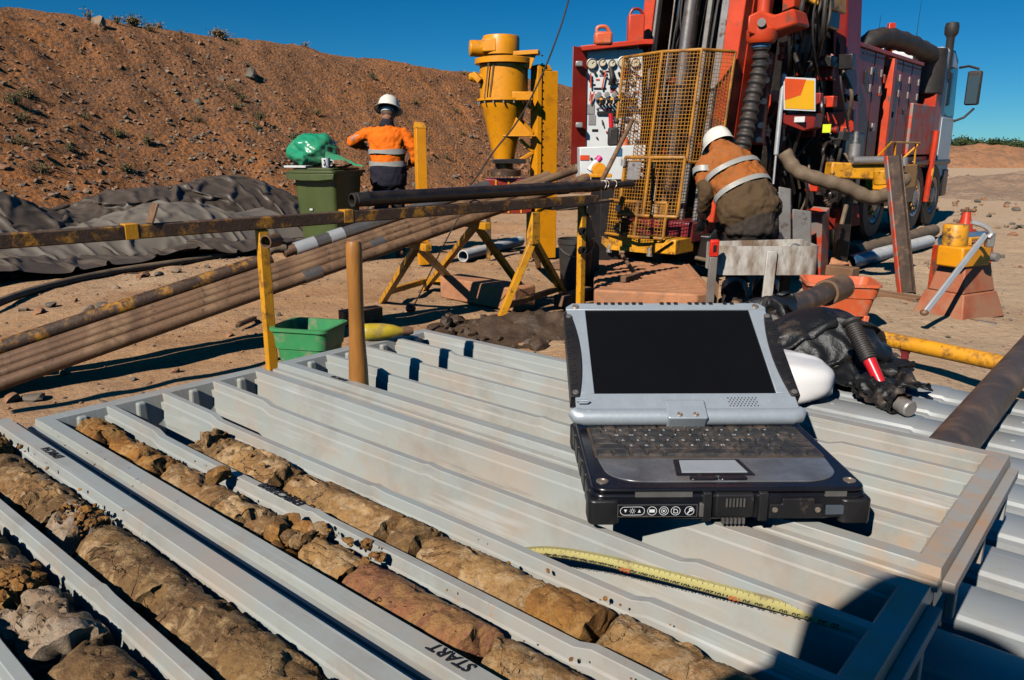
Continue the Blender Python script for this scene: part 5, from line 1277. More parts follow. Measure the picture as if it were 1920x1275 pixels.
mb = MB(); mb.cyl(c - RDD * 0.02 + V((0, 0, .09)), c - RDD * 0.02 + V((0, 0, .12)), 0.018, n=8); part('bolt', mb, m_yel, t)

# ------------------------------------------------------------------ yellow trestle that carries the rods
t = thing('trestle', 'yellow square tube trestle standing under the drill rods', 'trestle', gnd(850, 540))
fA, fB, fC, fD = gnd(716, 567), gnd(860, 530), gnd(794, 531), gnd(992, 556)
a1 = rodp(0.63, 0.03, -0.118); a2 = rodp(0.75, 0.03, -0.118)
for f, a in ((fA, a1), (fB, a1), (fC, a2), (fD, a2)):
    f = V((f.x, f.y, ground_z(f.x, f.y)))
    mb = MB(); mb.bar(f, a, 0.046, 0.046); part('leg', mb, m_yel, t, bevel=0.004)
mb = MB(); mb.bar(a1 - RQQ * 0.16 - V((0, 0, 0)), a1 + RQQ * 0.26, 0.05, 0.05); part('cross_bar', mb, m_yel, t, bevel=0.004)
mb = MB(); mb.bar(a2 - RQQ * 0.16, a2 + RQQ * 0.26, 0.05, 0.05); part('cross_bar', mb, m_yel, t, bevel=0.004)
for p, q in ((fA.lerp(a1, 0.22), fC.lerp(a2, 0.05)), (fC.lerp(a2, 0.06), gnd(945, 549, 0.04)), (fB.lerp(a1, 0.08), fC.lerp(a2, 0.10))):
    mb = MB(); mb.bar(p, q, 0.046, 0.046); part('base_bar', mb, m_yel, t, bevel=0.004)
t = thing('trestle', 'tall yellow A frame trestle with splayed legs under the black tube', 'trestle', gnd(1000, 580))
ap = rl(0.80, 0.0); apz = ap + V((0, 0, 0.785)); kn = ap + V((0, 0, 0.56))
mb = MB(); mb.bar(apz, kn, 0.06, 0.075, RD); part('upright', mb, m_yel, t, bevel=0.005)
for f in (gnd(935, 606), gnd(1062, 560), gnd(1010, 500)):
    mb = MB(); mb.bar(kn + V((0, 0, 0.03)), V((f.x, f.y, 0.0)), 0.050, 0.050); part('leg', mb, m_yel, t, bevel=0.004)
mb = MB(); f0, f1 = gnd(935, 606), gnd(1062, 560); mb.bar(f0.lerp(kn, 0.22), f1.lerp(kn, 0.22), 0.04, 0.04); part('base_bar', mb, m_yel_rust, t, bevel=0.003)
mb = MB(); wr = bez([rl(0.62, 0.86) - RQ * 0.03, at(868, 395, 5.1), gnd(775, 575, 0.05)], 30); mb.tube(wr, 0.005, 6)
wr2 = thing('wire_sling', 'thin wire rope hanging from the black tube to a shackle on the ground', 'wire rope', gnd(770, 580))
part('rope', mb, m_rodg, wr2); mb = MB(); mb.ball(gnd(770, 578, 0.04), (0.04, 0.04, 0.035)); part('end_shackle', mb, m_blk, wr2)

# ------------------------------------------------------------------ ground items in the middle
def tubbox(t, c, w0, d0, w1, d1, h, m, rz, thick=0.008, name='tub_body', lip=0.02, n=6, rad=0.05):
    Rz = Matrix.Rotation(rz, 3, 'Z'); mb = MB(); rings = []
    def ring(wd, dp, z, r):
        return [V(c) + Rz @ V((x, y, 0)) + V((0, 0, z)) for x, y in rrect(-wd / 2, -dp / 2, wd / 2, dp / 2, r, n)]
    sp = [(w0, d0, 0.0), (w0 + (w1 - w0) * 0.55, d0 + (d1 - d0) * 0.55, h * 0.55), (w0 + (w1 - w0) * 0.57 + 0.012, d0 + (d1 - d0) * 0.57 + 0.012, h * 0.57), (w1, d1, h - lip), (w1 + 0.022, d1 + 0.022, h - lip + 0.002), (w1 + 0.022, d1 + 0.022, h), (w1 - 2 * thick, d1 - 2 * thick, h), (w0 - 2 * thick, d0 - 2 * thick, thick)]
    for a, b, z in sp: rings.append(ring(a, b, z, rad))
    k = len(rings[0])
    for rg in rings: mb.v.extend(rg)
    for i in range(len(rings) - 1):
        for j in range(k): mb.f.append((i * k + j, i * k + (j + 1) % k, (i + 1) * k + (j + 1) % k, (i + 1) * k + j))
    mb.f.append(tuple(range(k))); mb.f.append(tuple(range(len(rings) * k - k, len(rings) * k)))
    return part(name, mb, m, t, 35)
g = gnd(585, 695); t = thing('green_tub', 'green plastic feed tub standing on the dirt behind the trays', 'tub', g)
tubbox(t, g, 0.26, 0.22, 0.33, 0.28, 0.27, m_grntub, R_(-14))
g = gnd(548, 449); t = thing('red_can', 'small red metal can on the dirt beside the green bin', 'can', g)
mb = MB(); mb.lathe(g, (0, 0, 1), [(0.115, 0), (0.118, 0.01), (0.115, 0.02), (0.115, 0.215), (0.118, 0.225), (0.112, 0.23), (0.1, 0.222), (0, 0.222)], 24); part('can_body', mb, mat('red_can_paint', (0.62, 0.015, 0.035), 0.35, dust=0.2), t)
mb = MB(); mb.grid(lambda a, b: g + V((0.1165 * math.sin(0.2 + a * 0.9), -0.1165 * math.cos(0.2 + a * 0.9), 0.06 + b * 0.11)), 8, 2); part('paper_label', mb, m_pvc, t)
def timber(name, label, pts, w_, h_, m, cat='timber'):
    mb = MB(); mb.bar(pts[0], pts[1], w_, h_); return single(name, mb, m, label, cat, pts[0], bevel=0.006)
g = gnd(680, 592); timber('steel_block', 'rusty steel block lying on the dirt behind the wooden handle', (gnd(640, 596, .05), gnd(712, 586, .05)), 0.10, 0.10, m_rod, 'steel block')
timber('steel_cover', 'small piece of rusty pipe lying by the yellow post', (gnd(445, 610, .02), gnd(478, 596, .02)), 0.035, 0.03, m_yel_rust, 'scrap')
tb = gnd(905, 545, 0)
single('orange_beam', MB().bar(gnd(845, 535, .09), gnd(985, 560, .09), 0.24, 0.18), m_timber, 'dusty orange steel beam on the ground behind the trestle', 'beam', tb, bevel=0.012)
p = (gnd(868, 480, 0.06), gnd(975, 452, 0.06)); t = thing('plastic_pipe', 'short white plastic pipe lying on the ground behind the trestle', 'pipe', p[0])
mb = MB(); mb.pipe(p[0], p[1], 0.065, 0.055, 20); part('pipe', mb, m_pvc, t)
g = gnd(1078, 545); t = thing('black_bucket', 'black bucket standing in shade behind the rail post', 'bucket', g)
mb = MB(); mb.lathe(g, (0, 0, 1), [(0, 0), (0.125, 0), (0.15, 0.42), (0.158, 0.42), (0.158, 0.46), (0.148, 0.46), (0.12, 0.02), (0, 0.02)], 24); part('bucket_body', mb, m_rub, t)
mb = MB(); mb.tube([g + V((0.158 * math.cos(a), 0.158 * math.sin(a), 0.44 - 0.12 * abs(math.sin(a)) if math.sin(a) < 0 else 0.44)) for a in np.linspace(math.pi, 2 * math.pi, 14)], 0.005, 6); part('bail', mb, m_rodg, t)
# muddy heap under the A frame
mud = MB(); c_ = gnd(985, 618)
for k in range(220):
    rnd = random.Random(k + 77); x = rnd.uniform(-0.55, 0.85); p = c_ + V((x, rnd.gauss(0, 0.20), 0)); rock_mb(p + V((0, 0, 0.10 * math.exp(-((p.y - c_.y) / 0.2) ** 2) * rnd.random())), rnd.uniform(0.012, 0.05) * (1.8 if rnd.random() < 0.15 else 1), k + 3000, False, 0.8, mud)
mud.grid(lambda a, b: c_ + V((-0.7 + 1.7 * a, -0.45 + 0.9 * b, -0.02 + 0.13 * math.sin(a * math.pi) * math.sin(b * math.pi) ** 2 * (1 + 0.6 * fbm(V((a * 6, b * 4, 1)), 3)) + 0.02 * fbm(V((a * 25, b * 14, 4)), 3))), 70, 44)
tag(part('mud_lumps', mud, mat('wet_mud', (0.065, 0.038, 0.021), 0.6, var=0.4, scale=8, bump=0.5, bscale=30), None, 30, calc=False), 'dark wet mud lumps heaped under the yellow A frame', 'mud', kind='stuff')

# ------------------------------------------------------------------ green wheelie bin and what lies on it
bc = V((-1.97, 8.42, 0)); bz_ = R_(-17)
RB3 = Matrix.Rotation(bz_, 3, 'Z'); bl = lambda x, y, z: bc + RB3 @ V((x, y, z))
t = thing('wheelie_bin', 'olive green wheelie bin with a closed lid used as a table', 'bin', bc)
mb = MB(); k0 = None; lv = [(0.40, 0.46, 0.06), (0.43, 0.50, 0.30), (0.49, 0.60, 0.93), (0.53, 0.64, 0.93), (0.53, 0.64, 0.97)]
for a, b, z in lv: mb.v.extend([bl(x, y, z) for x, y in rrect(-a / 2, -b / 2, a / 2, b / 2, 0.05, 4)])
k = 20
for i in range(len(lv) - 1):
    for j in range(k): mb.f.append((i * k + j, i * k + (j + 1) % k, (i + 1) * k + (j + 1) % k, (i + 1) * k + j))
mb.f.append(tuple(range(k))); mb.f.append(tuple(range(len(lv) * k - k, len(lv) * k))); part('bin_body', mb, m_grn, t, 35)
mb = MB(); mb.prism([bl(x, y, 0.972) for x, y in rrect(-0.285, -0.37, 0.285, 0.34, 0.05)], V((0, 0, 0.03))); mb.prism([bl(x, y, 1.003) for x, y in rrect(-0.24, -0.32, 0.24, 0.29, 0.05)], V((0, 0, 0.022))); lidp = part('lid', mb, m_grn, t, 35, bevel=0.006)
mb = MB(); mb.prism([bl(x, -0.37, z) for x, z in ((-0.285, 0.97), (0.285, 0.97), (0.27, 0.915), (0.10, 0.90), (-0.10, 0.90), (-0.27, 0.915))], RB3 @ V((0, -0.012, 0))); part('lid_lip', mb, m_grn, lidp, 30, bevel=0.004)
for x in (-0.22, 0.22):
    w0 = bl(x - 0.03, 0.27, 0.1); w1 = bl(x + 0.03, 0.27, 0.1); mb = MB(); mb.cyl(w0, w1, 0.1, n=20); part('wheel', mb, m_rub, t)
mb = MB(); mb.cyl(bl(-0.24, 0.375, 0.98), bl(0.24, 0.375, 0.98), 0.016, n=10); part('handle', mb, m_grn, t)
mb = MB(); mb.box(bl(-0.06, -0.285, 0.6), (0.035, 0.004, 0.02), RB3); part('sticker', mb, m_pvc, t)
top_ = lambda x, y: bl(x, y, 1.027)
gb = blob(top_(-0.17, 0.02) + V((0, 0, 0.17)), 0.25, 0.20, 0.17, 5, 0.20, freq=0.9, nu=80, nv=50)
for q in gb.v: q.z = max(q.z, top_(0, 0).z + 0.001)
t = thing('green_plastic_bag', 'shiny translucent green plastic bag sitting on the bin lid', 'plastic bag', top_(-0.17, 0.02))
for q in gb.v:
    d_ = q - (top_(-0.17, 0.02) + V((0, 0, 0.15))); q += d_.normalized() * 0.022 * crease(d_ * 5.0)
    q.z = max(q.z, top_(0, 0).z + 0.001)
part('bag', gb, m_gbag, t, 60)
mb = MB(); mb.grid(lambda a, b: top_(0.02 + 0.42 * a, -0.05 + 0.05 * math.sin(a * 3)) + V((0, (b - 0.5) * (0.20 - 0.13 * a), 0.010 + (0.16 * (1 - a) ** 1.2) * (1 - (2 * b - 1) ** 2 * 0.7) + 0.02 * abs(mnoise.noise(V((a * 5, b * 6, 1)))))), 30, 20); part('bag_neck', mb, m_gbag, t, 60)
g = top_(0.12, -0.24); t = thing('mug', 'white mug with a dark mark standing on the bin lid', 'mug', g)
mb = MB(); mb.lathe(g, (0, 0, 1), [(0.034, 0), (0.040, 0.004), (0.044, 0.10), (0.041, 0.10), (0.037, 0.008), (0, 0.008)], 20); part('cup', mb, m_white, t)
mb = MB(); mb.tube(bez([g + V((0.04, 0, .08)), g + V((0.075, 0, .07)), g + V((0.075, 0, .035)), g + V((0.04, 0, .02))], 12), 0.006, 8); part('handle', mb, m_white, t)
mb = MB()
for a0, z0, a1_, z1 in ((-0.25, .07, -0.05, .08), (-0.05, .08, .05, .03), (.05, .03, .25, .02), (-.3, .045, -.2, .02)):
    f = lambda a, z: g + V((0.0448 * math.sin(a), -0.0448 * math.cos(a), z)); mb.tube([f(a0, z0), f(a1_, z1)], 0.005, 5)
part('dark_mark', mb, m_ink, t)
g = top_(-0.19, -0.27); single('clipboard', MB().box(g + V((0, 0, 0.012)), (0.26, 0.14, 0.022), RB3), m_pvc, 'pale flat notebook lying on the front edge of the bin lid', 'notebook', g, bevel=0.003)
g = top_(0.2, -0.14); single('brown_parcel', blob(g + V((0, 0, 0.035)), 0.12, 0.08, 0.04, 9, 0.3), m_plank, 'brown lumpy parcel beside the mug on the bin', 'parcel', g)
# yellow square post right of the worker
yp = at(790, 345, 8.3); t = thing('square_post', 'yellow square steel post with a pointed cap beside the standing worker', 'post', (yp.x, yp.y, 0))
zt = at(790, 240, 8.3).z; Rp = Matrix.Rotation(R_(22), 3, 'Z')
mb = MB(); mb.box((yp.x, yp.y, zt / 2), (0.105, 0.105, zt), Rp); part('post', mb, m_yel_clean, t, bevel=0.004)
mb = MB(); pc = [V((yp.x, yp.y, zt + 0.001)) + Rp @ V((x, y, 0)) for x, y in ((-.056, -.056), (.056, -.056), (.056, .056), (-.056, .056))]
ap_ = [V((yp.x, yp.y, zt + 0.06)) + Rp @ V((x, .03, 0)) for x in (-.05, .05)]
mb.add(pc + ap_, [(0, 1, 2, 3), (0, 1, 5, 4), (2, 3, 4, 5), (1, 2, 5), (3, 0, 4)]); part('cap', mb, m_yel, t)
mb = MB(); mb.bar(V((yp.x, yp.y, 0)) + Rp @ V((.054, 0, 0.1)), V((yp.x, yp.y, zt - 0.05)) + Rp @ V((.054, 0, 0)), 0.004, 0.05, Rp @ V((0, 1, 0))); part('seam_strip', mb, m_yel_rust, t)

# ------------------------------------------------------------------ yellow cyclone on its column
CY = 8.8
def cz_(y): return at(945, y, CY).z
cc = at(945, 250, CY); cx_ = cc.x; ca_ = V((cx_, CY, 0)); 
t = thing('cyclone_separator', 'bright yellow steel cyclone with a round cap bolted to a tall yellow column', 'cyclone', (cx_, CY, 0))
def zl(prof): return [(r, cz_(y)) for r, y in prof]
up = (0, 0, 1)
mb = MB(); mb.lathe(ca_, up, zl([(0.10, 300), (0.115, 298), (0.235, 205), (0.265, 196), (0.265, 190), (0.30, 190), (0.30, 186), (0.262, 185), (0.262, 122)]) , 36); part('cone_body', mb, m_yel_clean, t, 35)
mb = MB(); mb.lathe(ca_, up, zl([(0.275, 121), (0.315, 121), (0.315, 111), (0.27, 109), (0.15, 106), (0, 106)]), 36); part('top_flange', mb, m_yel_clean, t, 35)
c2 = ca_ + V((-0.03, 0, 0)); mb = MB(); mb.lathe(c2, up, zl([(0.20, 104), (0.20, 72), (0.19, 68), (0, 67)]), 32); part('cap', mb, m_yel_clean, t, 35)
z0, z1 = cz_(101), cz_(75); mb = MB(); zc = (z0 + z1) / 2
mb.lathe(c2 + V((-0.34, -0.05, zc - 0.02)), V((1, 0.15, 0)), [(0.062, 0), (0.085, 0.006), (0.085, 0.12), (0.10, 0.22), (0.10, 0.3)], 20)
mb.prism([c2 + V((x, y, z0 + 0.004)) for x, y in ((-0.20, -0.16), (-0.05, -0.198), (0, 0.0), (-0.2, 0.05))], V((0, 0, (z1 - z0) * 0.95))); part('outlet_elbow', mb, m_yel_clean, t, 35, bevel=0.012)
mb = MB(); mb.bar(ca_ + V((-0.15, -0.02, cz_(105))), ca_ + V((0.38, -0.12, cz_(101))), 0.16, 0.045); mb.bar(ca_ + V((0.30, -0.13, cz_(101))), ca_ + V((0.24, -0.14, cz_(130))), 0.10, 0.03, (0, 1, 0)); part('hinge_arm', mb, m_yel_clean, t, bevel=0.006)
for k in range(16):
    a = 2 * math.pi * k / 16; p = ca_ + V((0.287 * math.cos(a), 0.287 * math.sin(a), cz_(191.5))); part('bolt', MB().cyl(p, p - V((0, 0, 0.022)), 0.011, n=6), m_steel, t)
for dx in (-0.155, -0.10):
    p0 = ca_ + V((dx, -0.235 + abs(dx + 0.12) * 0.1 - 0.02, cz_(118))); p1 = ca_ + V((dx - 0.05, -0.225, cz_(187))); part('strap', MB().bar(p0, p1, 0.016, 0.01, (0, 1, 0)), m_rod, t)
p = ca_ + V((-0.33, -0.08, cz_(146))); mb = MB(); mb.lathe(p + V((-0.05, 0, 0)), (1, 0, 0), [(0, 0), (0.03, 0.004), (0.045, 0.02), (0.045, 0.05), (0.055, 0.055), (0.055, 0.075), (0.035, 0.08), (0.035, 0.16)], 18); part('inlet_nozzle', mb, m_yel_clean, t)
mb = MB(); mb.bar(ca_ + V((-0.24, -0.14, cz_(155))), ca_ + V((-0.32, -0.1, cz_(140))), 0.09, 0.06); part('nozzle_bracket', mb, m_yel_clean, t, bevel=0.006)
mb = MB(); mb.box(ca_ + V((0.20, -0.22, cz_(183))), (0.22, 0.10, 0.09)); part('inspection_hatch', mb, m_yel_clean, t, bevel=0.008)
mb = MB()
mb.prism([ca_ + V((x, -0.17, cz_(y))) for x, y in ((0.03, 222), (0.13, 220), (0.33, 255), (0.06, 255))], V((0, 0.012, 0))); mb.box(ca_ + V((0.17, -0.08, cz_(255))), (0.36, 0.2, 0.014)); part('gusset', mb, m_yel_clean, t, bevel=0.003)
col0 = at(1019, 310, CY + 0.05); zt = at(1019, 122, CY).z
Rc = Matrix.Rotation(R_(24), 3, 'Z'); cp = V((col0.x, CY + 0.05, 0))
mb = MB(); mb.prism([cp + Rc @ V((x, y, 0.0)) for x, y in ((-.125, -.09), (.125, -.09), (.125, .09), (-.125, .09))], V((0, 0, zt - 0.06))); mb.prism([cp + Rc @ V((x, -0.09, zt - 0.0595)) for x in (-.125, .06)] + [cp + Rc @ V((x, -0.09, zt)) for x in (.02, -.125)], Rc @ V((0, 0.18, 0))); part('column', mb, m_yel_clean, t, bevel=0.006)
mb = MB(); mb.bar(cp + Rc @ V((-.105, -.098, 0.9)), cp + Rc @ V((-.105, -.098, zt - 0.02)), 0.05, 0.014, Rc @ V((0, 1, 0))); part('column_flange', mb, m_yel_clean, t, bevel=0.003)
for k in range(15): 
    p = cp + Rc @ V((-.075, -.091, 1.0 + k * 0.085)); part('bolt', MB().cyl(p, p + Rc @ V((0, -.014, 0)), 0.010, n=6), m_yel_rust, t)
for y0, y1 in ((190, 205), (225, 250), (262, 285), (300, 285)):
    mb = MB(); mb.bar(ca_ + V((0.18, -0.05, cz_(y0))), cp + Rc @ V((-.13, 0, 0)) + V((0, 0, cz_(y1))), 0.035); part('brace', mb, m_yel_clean, t, bevel=0.004)
mb = MB(); mb.lathe(ca_, up, [(0.10, cz_(299)), (0.16, cz_(300)), (0.16, cz_(304)), (0.10, cz_(306)), (0.10, cz_(316)), (0.19, cz_(320)), (0.19, cz_(330)), (0, cz_(330))], 28); part('discharge_valve', mb, m_yel_rust, t)
mb = MB(); mb.box(ca_ + V((0.06, -0.02, cz_(302))), (0.36, 0.3, 0.05)); part('valve_plate', mb, m_blk, t, bevel=0.004)
mb = MB(); mb.box(ca_ + V((0.05, 0.1, cz_(330) - 0.22)), (0.52, 0.42, 0.38)); bx_ = part('sample_splitter', mb, m_reddark, t, bevel=0.008)
for x in (-0.14, 0.0, 0.14): part('splitter_strip', MB().box(ca_ + V((0.05 + x, -0.115, cz_(330) - 0.22)), (0.02, 0.012, 0.36)), m_yel, bx_)
for x in (-0.18, 0.28):
    for y in (-0.08, 0.28): part('leg', MB().bar(ca_ + V((x, y, cz_(330) - 0.4)), ca_ + V((x, y, 0)), 0.045), m_yel_rust, t)

# cable from the mast head down across the cyclone
pts = [at(1100, -160, 8.0), at(1066, 0, 8.0), at(1035, 95, 8.0), at(1000, 175, 8.0), at(965, 235, 8.0), at(925, 285, 8.0), at(895, 330, 8.0), at(880, 350, 8.0)]
mb = MB(); mb.tube(bez(pts, 50), 0.0085, 6)
single('guy_cable', mb, m_rub, 'thin dark cable hanging from the mast across the yellow cyclone', 'cable', pts[1])

# ------------------------------------------------------------------ people
def limb(mb, pts, rads, side, n=18, sub=5):
    P = bez(pts, (len(pts) - 1) * sub); m = len(P); RR = []
    for k in range(m):
        x = k / (m - 1) * (len(pts) - 1); i = min(int(x), len(pts) - 2); f = x - i; f = f * f * (3 - 2 * f)
        a, b = rads[i], rads[i + 1]
        a = a if isinstance(a, tuple) else (a, a); b = b if isinstance(b, tuple) else (b, b)
        RR.append((a[0] + (b[0] - a[0]) * f, a[1] + (b[1] - a[1]) * f))
    d0 = (P[1] - P[0]).normalized(); d1 = (P[-1] - P[-2]).normalized()
    e0, e1 = min(RR[0]) * 0.5, min(RR[-1]) * 0.5
    P = [P[0] - d0 * e0] + P + [P[-1] + d1 * e1]; RR = [tuple(q * 0.55 for q in RR[0])] + RR + [tuple(q * 0.55 for q in RR[-1])]
    mb.tube(P, RR, n, True, V(side)); return mb
def hand(mb, wrist, d, nrm, thumb, s=1.0, curl=0.5):
    d = d.normalized(); nrm = (nrm - d * nrm.dot(d)).normalized(); sd = d.cross(nrm).normalized() * thumb
    limb(mb, [wrist, wrist + d * 0.045 * s, wrist + d * 0.085 * s], [(0.026 * s, 0.019 * s), (0.038 * s, 0.016 * s), (0.040 * s, 0.013 * s)], sd, 12, 3)
    for k, (o, L_) in enumerate(((0.029, 0.070), (0.010, 0.080), (-0.010, 0.074), (-0.028, 0.058))):
        b = wrist + d * 0.085 * s + sd * o * s; a1 = curl * 0.6; a2 = curl * 1.4; L3 = L_ * s / 3
        q1 = b + (d * math.cos(a1) - nrm * math.sin(a1)) * L3; q2 = q1 + (d * math.cos(a2) - nrm * math.sin(a2)) * L3; q3 = q2 + (d * math.cos(a2 * 1.3) - nrm * math.sin(a2 * 1.3)) * L3
        limb(mb, [b - d * 0.012, b, q1, q2, q3], [0.0098 * s, 0.0098 * s, 0.0092 * s, 0.0086 * s, 0.0070 * s], sd, 8, 2)
    b = wrist + d * 0.028 * s + sd * 0.026 * s
    limb(mb, [b - sd * 0.01, b + (sd * 0.7 + d * 0.5) * 0.028 * s, b + (sd * 0.75 + d * 1.3) * 0.036 * s - nrm * 0.012 * s], [0.013 * s, 0.0115 * s, 0.009 * s], nrm, 8, 3)
def remesh(o, vox, sm=2):
    r = o.modifiers.new('join', 'REMESH'); r.mode = 'VOXEL'; r.voxel_size = vox; r.use_smooth_shade = True
    if sm: s = o.modifiers.new('smooth', 'SMOOTH'); s.iterations = sm; s.factor = 0.5
tex2 = bpy.data.textures.new('cloth_creases', 'CLOUDS'); tex2.noise_scale = 0.032; tex2.noise_depth = 2
tex = bpy.data.textures.new('cloth_folds', 'CLOUDS'); tex.noise_scale = 0.075; tex.noise_depth = 3
def folds(o, s=0.02):
    d = o.modifiers.new('folds', 'DISPLACE'); d.texture = tex; d.strength = s; d.mid_level = 0.5; d.texture_coords = 'GLOBAL'
    d2 = o.modifiers.new('creases', 'DISPLACE'); d2.texture = tex2; d2.strength = s * 0.45; d2.mid_level = 0.5; d2.texture_coords = 'GLOBAL'
def head(mb, c, fwd, upv, s=1.0):
    fwd = fwd.normalized(); rt = fwd.cross(upv).normalized(); u = rt.cross(fwd).normalized(); M = Matrix((rt, fwd, u)).transposed()
    mb.ball(c, (0.076 * s, 0.095 * s, 0.108 * s), M, 20, 14); mb.ball(c + M @ V((0, 0.032, -0.05)) * s, (0.058 * s, 0.062 * s, 0.066 * s), M, 16, 10)
    mb.ball(c + M @ V((0, 0.098, -0.012)) * s, (0.014 * s, 0.022 * s, 0.026 * s), M, 10, 8)
    for x in (-1, 1):
        mb.ball(c + M @ V((0.078 * x, 0.0, -0.006)) * s, (0.010 * s, 0.020 * s, 0.032 * s), M, 10, 8)
        mb.ball(c + M @ V((0.030 * x, 0.086, 0.004)) * s, (0.015 * s, 0.010 * s, 0.010 * s), M, 8, 6)
    mb.ball(c + M @ V((0, 0.088, -0.052)) * s, (0.026 * s, 0.012 * s, 0.010 * s), M, 8, 6)
    return M
def hat(parent, c, M, s=1.0, full=True, decal=True):
    mb = MB(); n = 32; prof = [(0.0, 0.150), (0.035, 0.148), (0.075, 0.132), (0.104, 0.098), (0.116, 0.050), (0.118, 0.010)]
    outer = prof + [(0.124, 0.004), (0.160 if full else 0.130, -0.012), (0.162 if full else 0.131, -0.017), (0.120, -0.006), (0.113, 0.004), (0.098, 0.095), (0.06, 0.135), (0, 0.142)]
    vs = []
    for r, h in outer:
        for k in range(n):
            an = 2 * math.pi * k / n; y = r * math.sin(an) * 1.14; x = r * math.cos(an)
            if not full and r > 0.121: y += 0.05 * max(0, math.sin(an)) ** 2
            rid = 0.006 * math.exp(-(x / 0.012) ** 2) if h > 0.05 and r < 0.117 else 0
            vs.append(c + M @ V((x, y, h + 0.02 + rid)) * s)
    mb.add(vs, [(i * n + k, (i + 1) * n + k, (i + 1) * n + (k + 1) % n, i * n + (k + 1) % n) for i in range(len(outer) - 1) for k in range(n)])
    h = part('hard_hat', mb, m_hat, parent, 45)
    return h
# worker standing at the bin
P1 = V((-1.415, 9.0, 0)); w1 = thing('person', 'worker standing with back turned in bright orange shirt and full brim hard hat', 'person', P1, 'workers')
L1 = lambda x, y, z: P1 + V((x, y, z))
body = MB(); hc = L1(0.02, 0.03, 1.605); Mh = head(body, hc, V((0.12, 1, -0.25)), V((0, 0, 1)))
limb(body, [L1(0, 0, 1.40), L1(0.008, 0.01, 1.50), hc + V((0, -0.005, -0.02))], [(0.075, 0.06), (0.056, 0.058), 0.058], (1, 0, 0))
limb(body, [L1(0, 0, 0.90), L1(0, 0, 1.15), L1(0, 0, 1.40)], [(0.15, 0.10), (0.15, 0.10), (0.15, 0.09)], (1, 0, 0))
elL, wrL = L1(-0.42, 0.05, 1.30), L1(-0.22, 0.36, 1.20); elR, wrR = L1(0.325, 0.02, 1.12), L1(0.20, 0.28, 1.02)
for sh, el, wr in ((L1(-0.17, 0, 1.41), elL, wrL), (L1(0.18, 0, 1.40), elR, wrR)): limb(body, [sh, el, wr], [0.045, 0.038, 0.027], (0, 0, 1))
hand(body, wrL, V((0.45, 0.85, -0.3)), V((0, 0, 1)), -1); hand(body, wrR, V((-0.4, 0.9, -0.1)), V((0, 0, 1)), 1)
for x in (-0.1, 0.1): limb(body, [L1(x, 0, 0.90), L1(x, 0.02, 0.5), L1(x, 0, 0.09)], [0.075, 0.05, 0.04], (1, 0, 0))
o = part('body', body, m_skin, w1); remesh(o, 0.009, 2)
TR1 = [(0.84, 0.198, 0.140), (0.95, 0.196, 0.140), (1.08, 0.190, 0.135), (1.22, 0.204, 0.140), (1.34, 0.218, 0.138), (1.42, 0.185, 0.110), (1.475, 0.085, 0.078)]
def torso(mb, rows, off, tw, add=0.0):
    limb(mb, [off(0, y if False else 0, z) for z, a, b in rows], [(a + add, b + add) for z, a, b in rows], (1, tw, 0), 28, 6)
sm = MB(); torso(sm, [q for q in TR1 if q[0] >= 0.95], L1, 0.0)
limb(sm, [L1(-0.16, 0, 1.395), L1(-0.27, 0.02, 1.37), elL], [(0.070, 0.080), (0.068, 0.070), (0.054, 0.058)], (0, 0, 1)); limb(sm, [elL, elL.lerp(wrL, 0.5)], [(0.064, 0.066), (0.056, 0.058)], (0, 0, 1))
limb(sm, [L1(0.16, 0, 1.385), L1(0.265, 0.0, 1.28), elR], [(0.072, 0.080), (0.064, 0.068), (0.054, 0.056)], (0, 1, 0)); limb(sm, [elR, elR.lerp(wrR, 0.55)], [(0.062, 0.064), (0.054, 0.056)], (0, 0, 1))
o = part('shirt', sm, m_orange, w1); remesh(o, 0.014, 3); folds(o, 0.035)
nv = MB(); torso(nv, [(0.82, 0.210, 0.152), (0.92, 0.212, 0.155), (1.025, 0.212, 0.155)], L1, 0.0); o = part('shirt_tail', nv, m_navy, w1); remesh(o, 0.014, 2); folds(o, 0.02)
cl = MB(); limb(cl, [L1(0, 0.0, 1.455), L1(0.006, 0.005, 1.525)], [(0.095, 0.090), (0.072, 0.074)], (1, 0, 0), 24); o = part('collar', cl, m_navy, w1)
def band(parent, off, z0, z1, a, b, m=m_refl, name='reflective_band'):
    mb = MB(); n = 40; vs = []
    for r_, z in ((0, z0), (0, z1), (0.004, z1), (0.004, z0)):
        for k in range(n):
            an = 2 * math.pi * k / n; w_ = 0.006 * math.sin(3 * an + z * 50); vs.append(off((a + r_) * math.cos(an), (b + r_) * math.sin(an), z + w_))
    mb.add(vs, [(i * n + k, ((i + 1) % 4) * n + k, ((i + 1) % 4) * n + (k + 1) % n, i * n + (k + 1) % n) for i in range(4) for k in range(n)])
    return part(name, mb, m, parent, 40)
band(w1, L1, 1.165, 1.215, 0.214, 0.152); band(w1, L1, 1.03, 1.08, 0.211, 0.151)
tr = MB(); limb(tr, [L1(0, 0, 0.93), L1(0, 0, 0.80)], [(0.18, 0.13), (0.175, 0.13)], (1, 0, 0), 24)
for x in (-0.1, 0.1): limb(tr, [L1(x * 0.85, 0, 0.88), L1(x, 0.01, 0.5), L1(x * 1.05, 0, 0.06)], [(0.098, 0.105), (0.078, 0.082), (0.070, 0.075)], (1, 0, 0))
o = part('trousers', tr, m_trous, w1); remesh(o, 0.015, 2); folds(o, 0.03)
for x in (-0.105, 0.105): mb = limb(MB(), [L1(x, -0.07, 0.045), L1(x, 0.03, 0.055), L1(x, 0.16, 0.04)], [(0.048, 0.042), (0.05, 0.05), (0.042, 0.034)], (1, 0, 0)); part('boot', mb, m_plank, w1, 60)
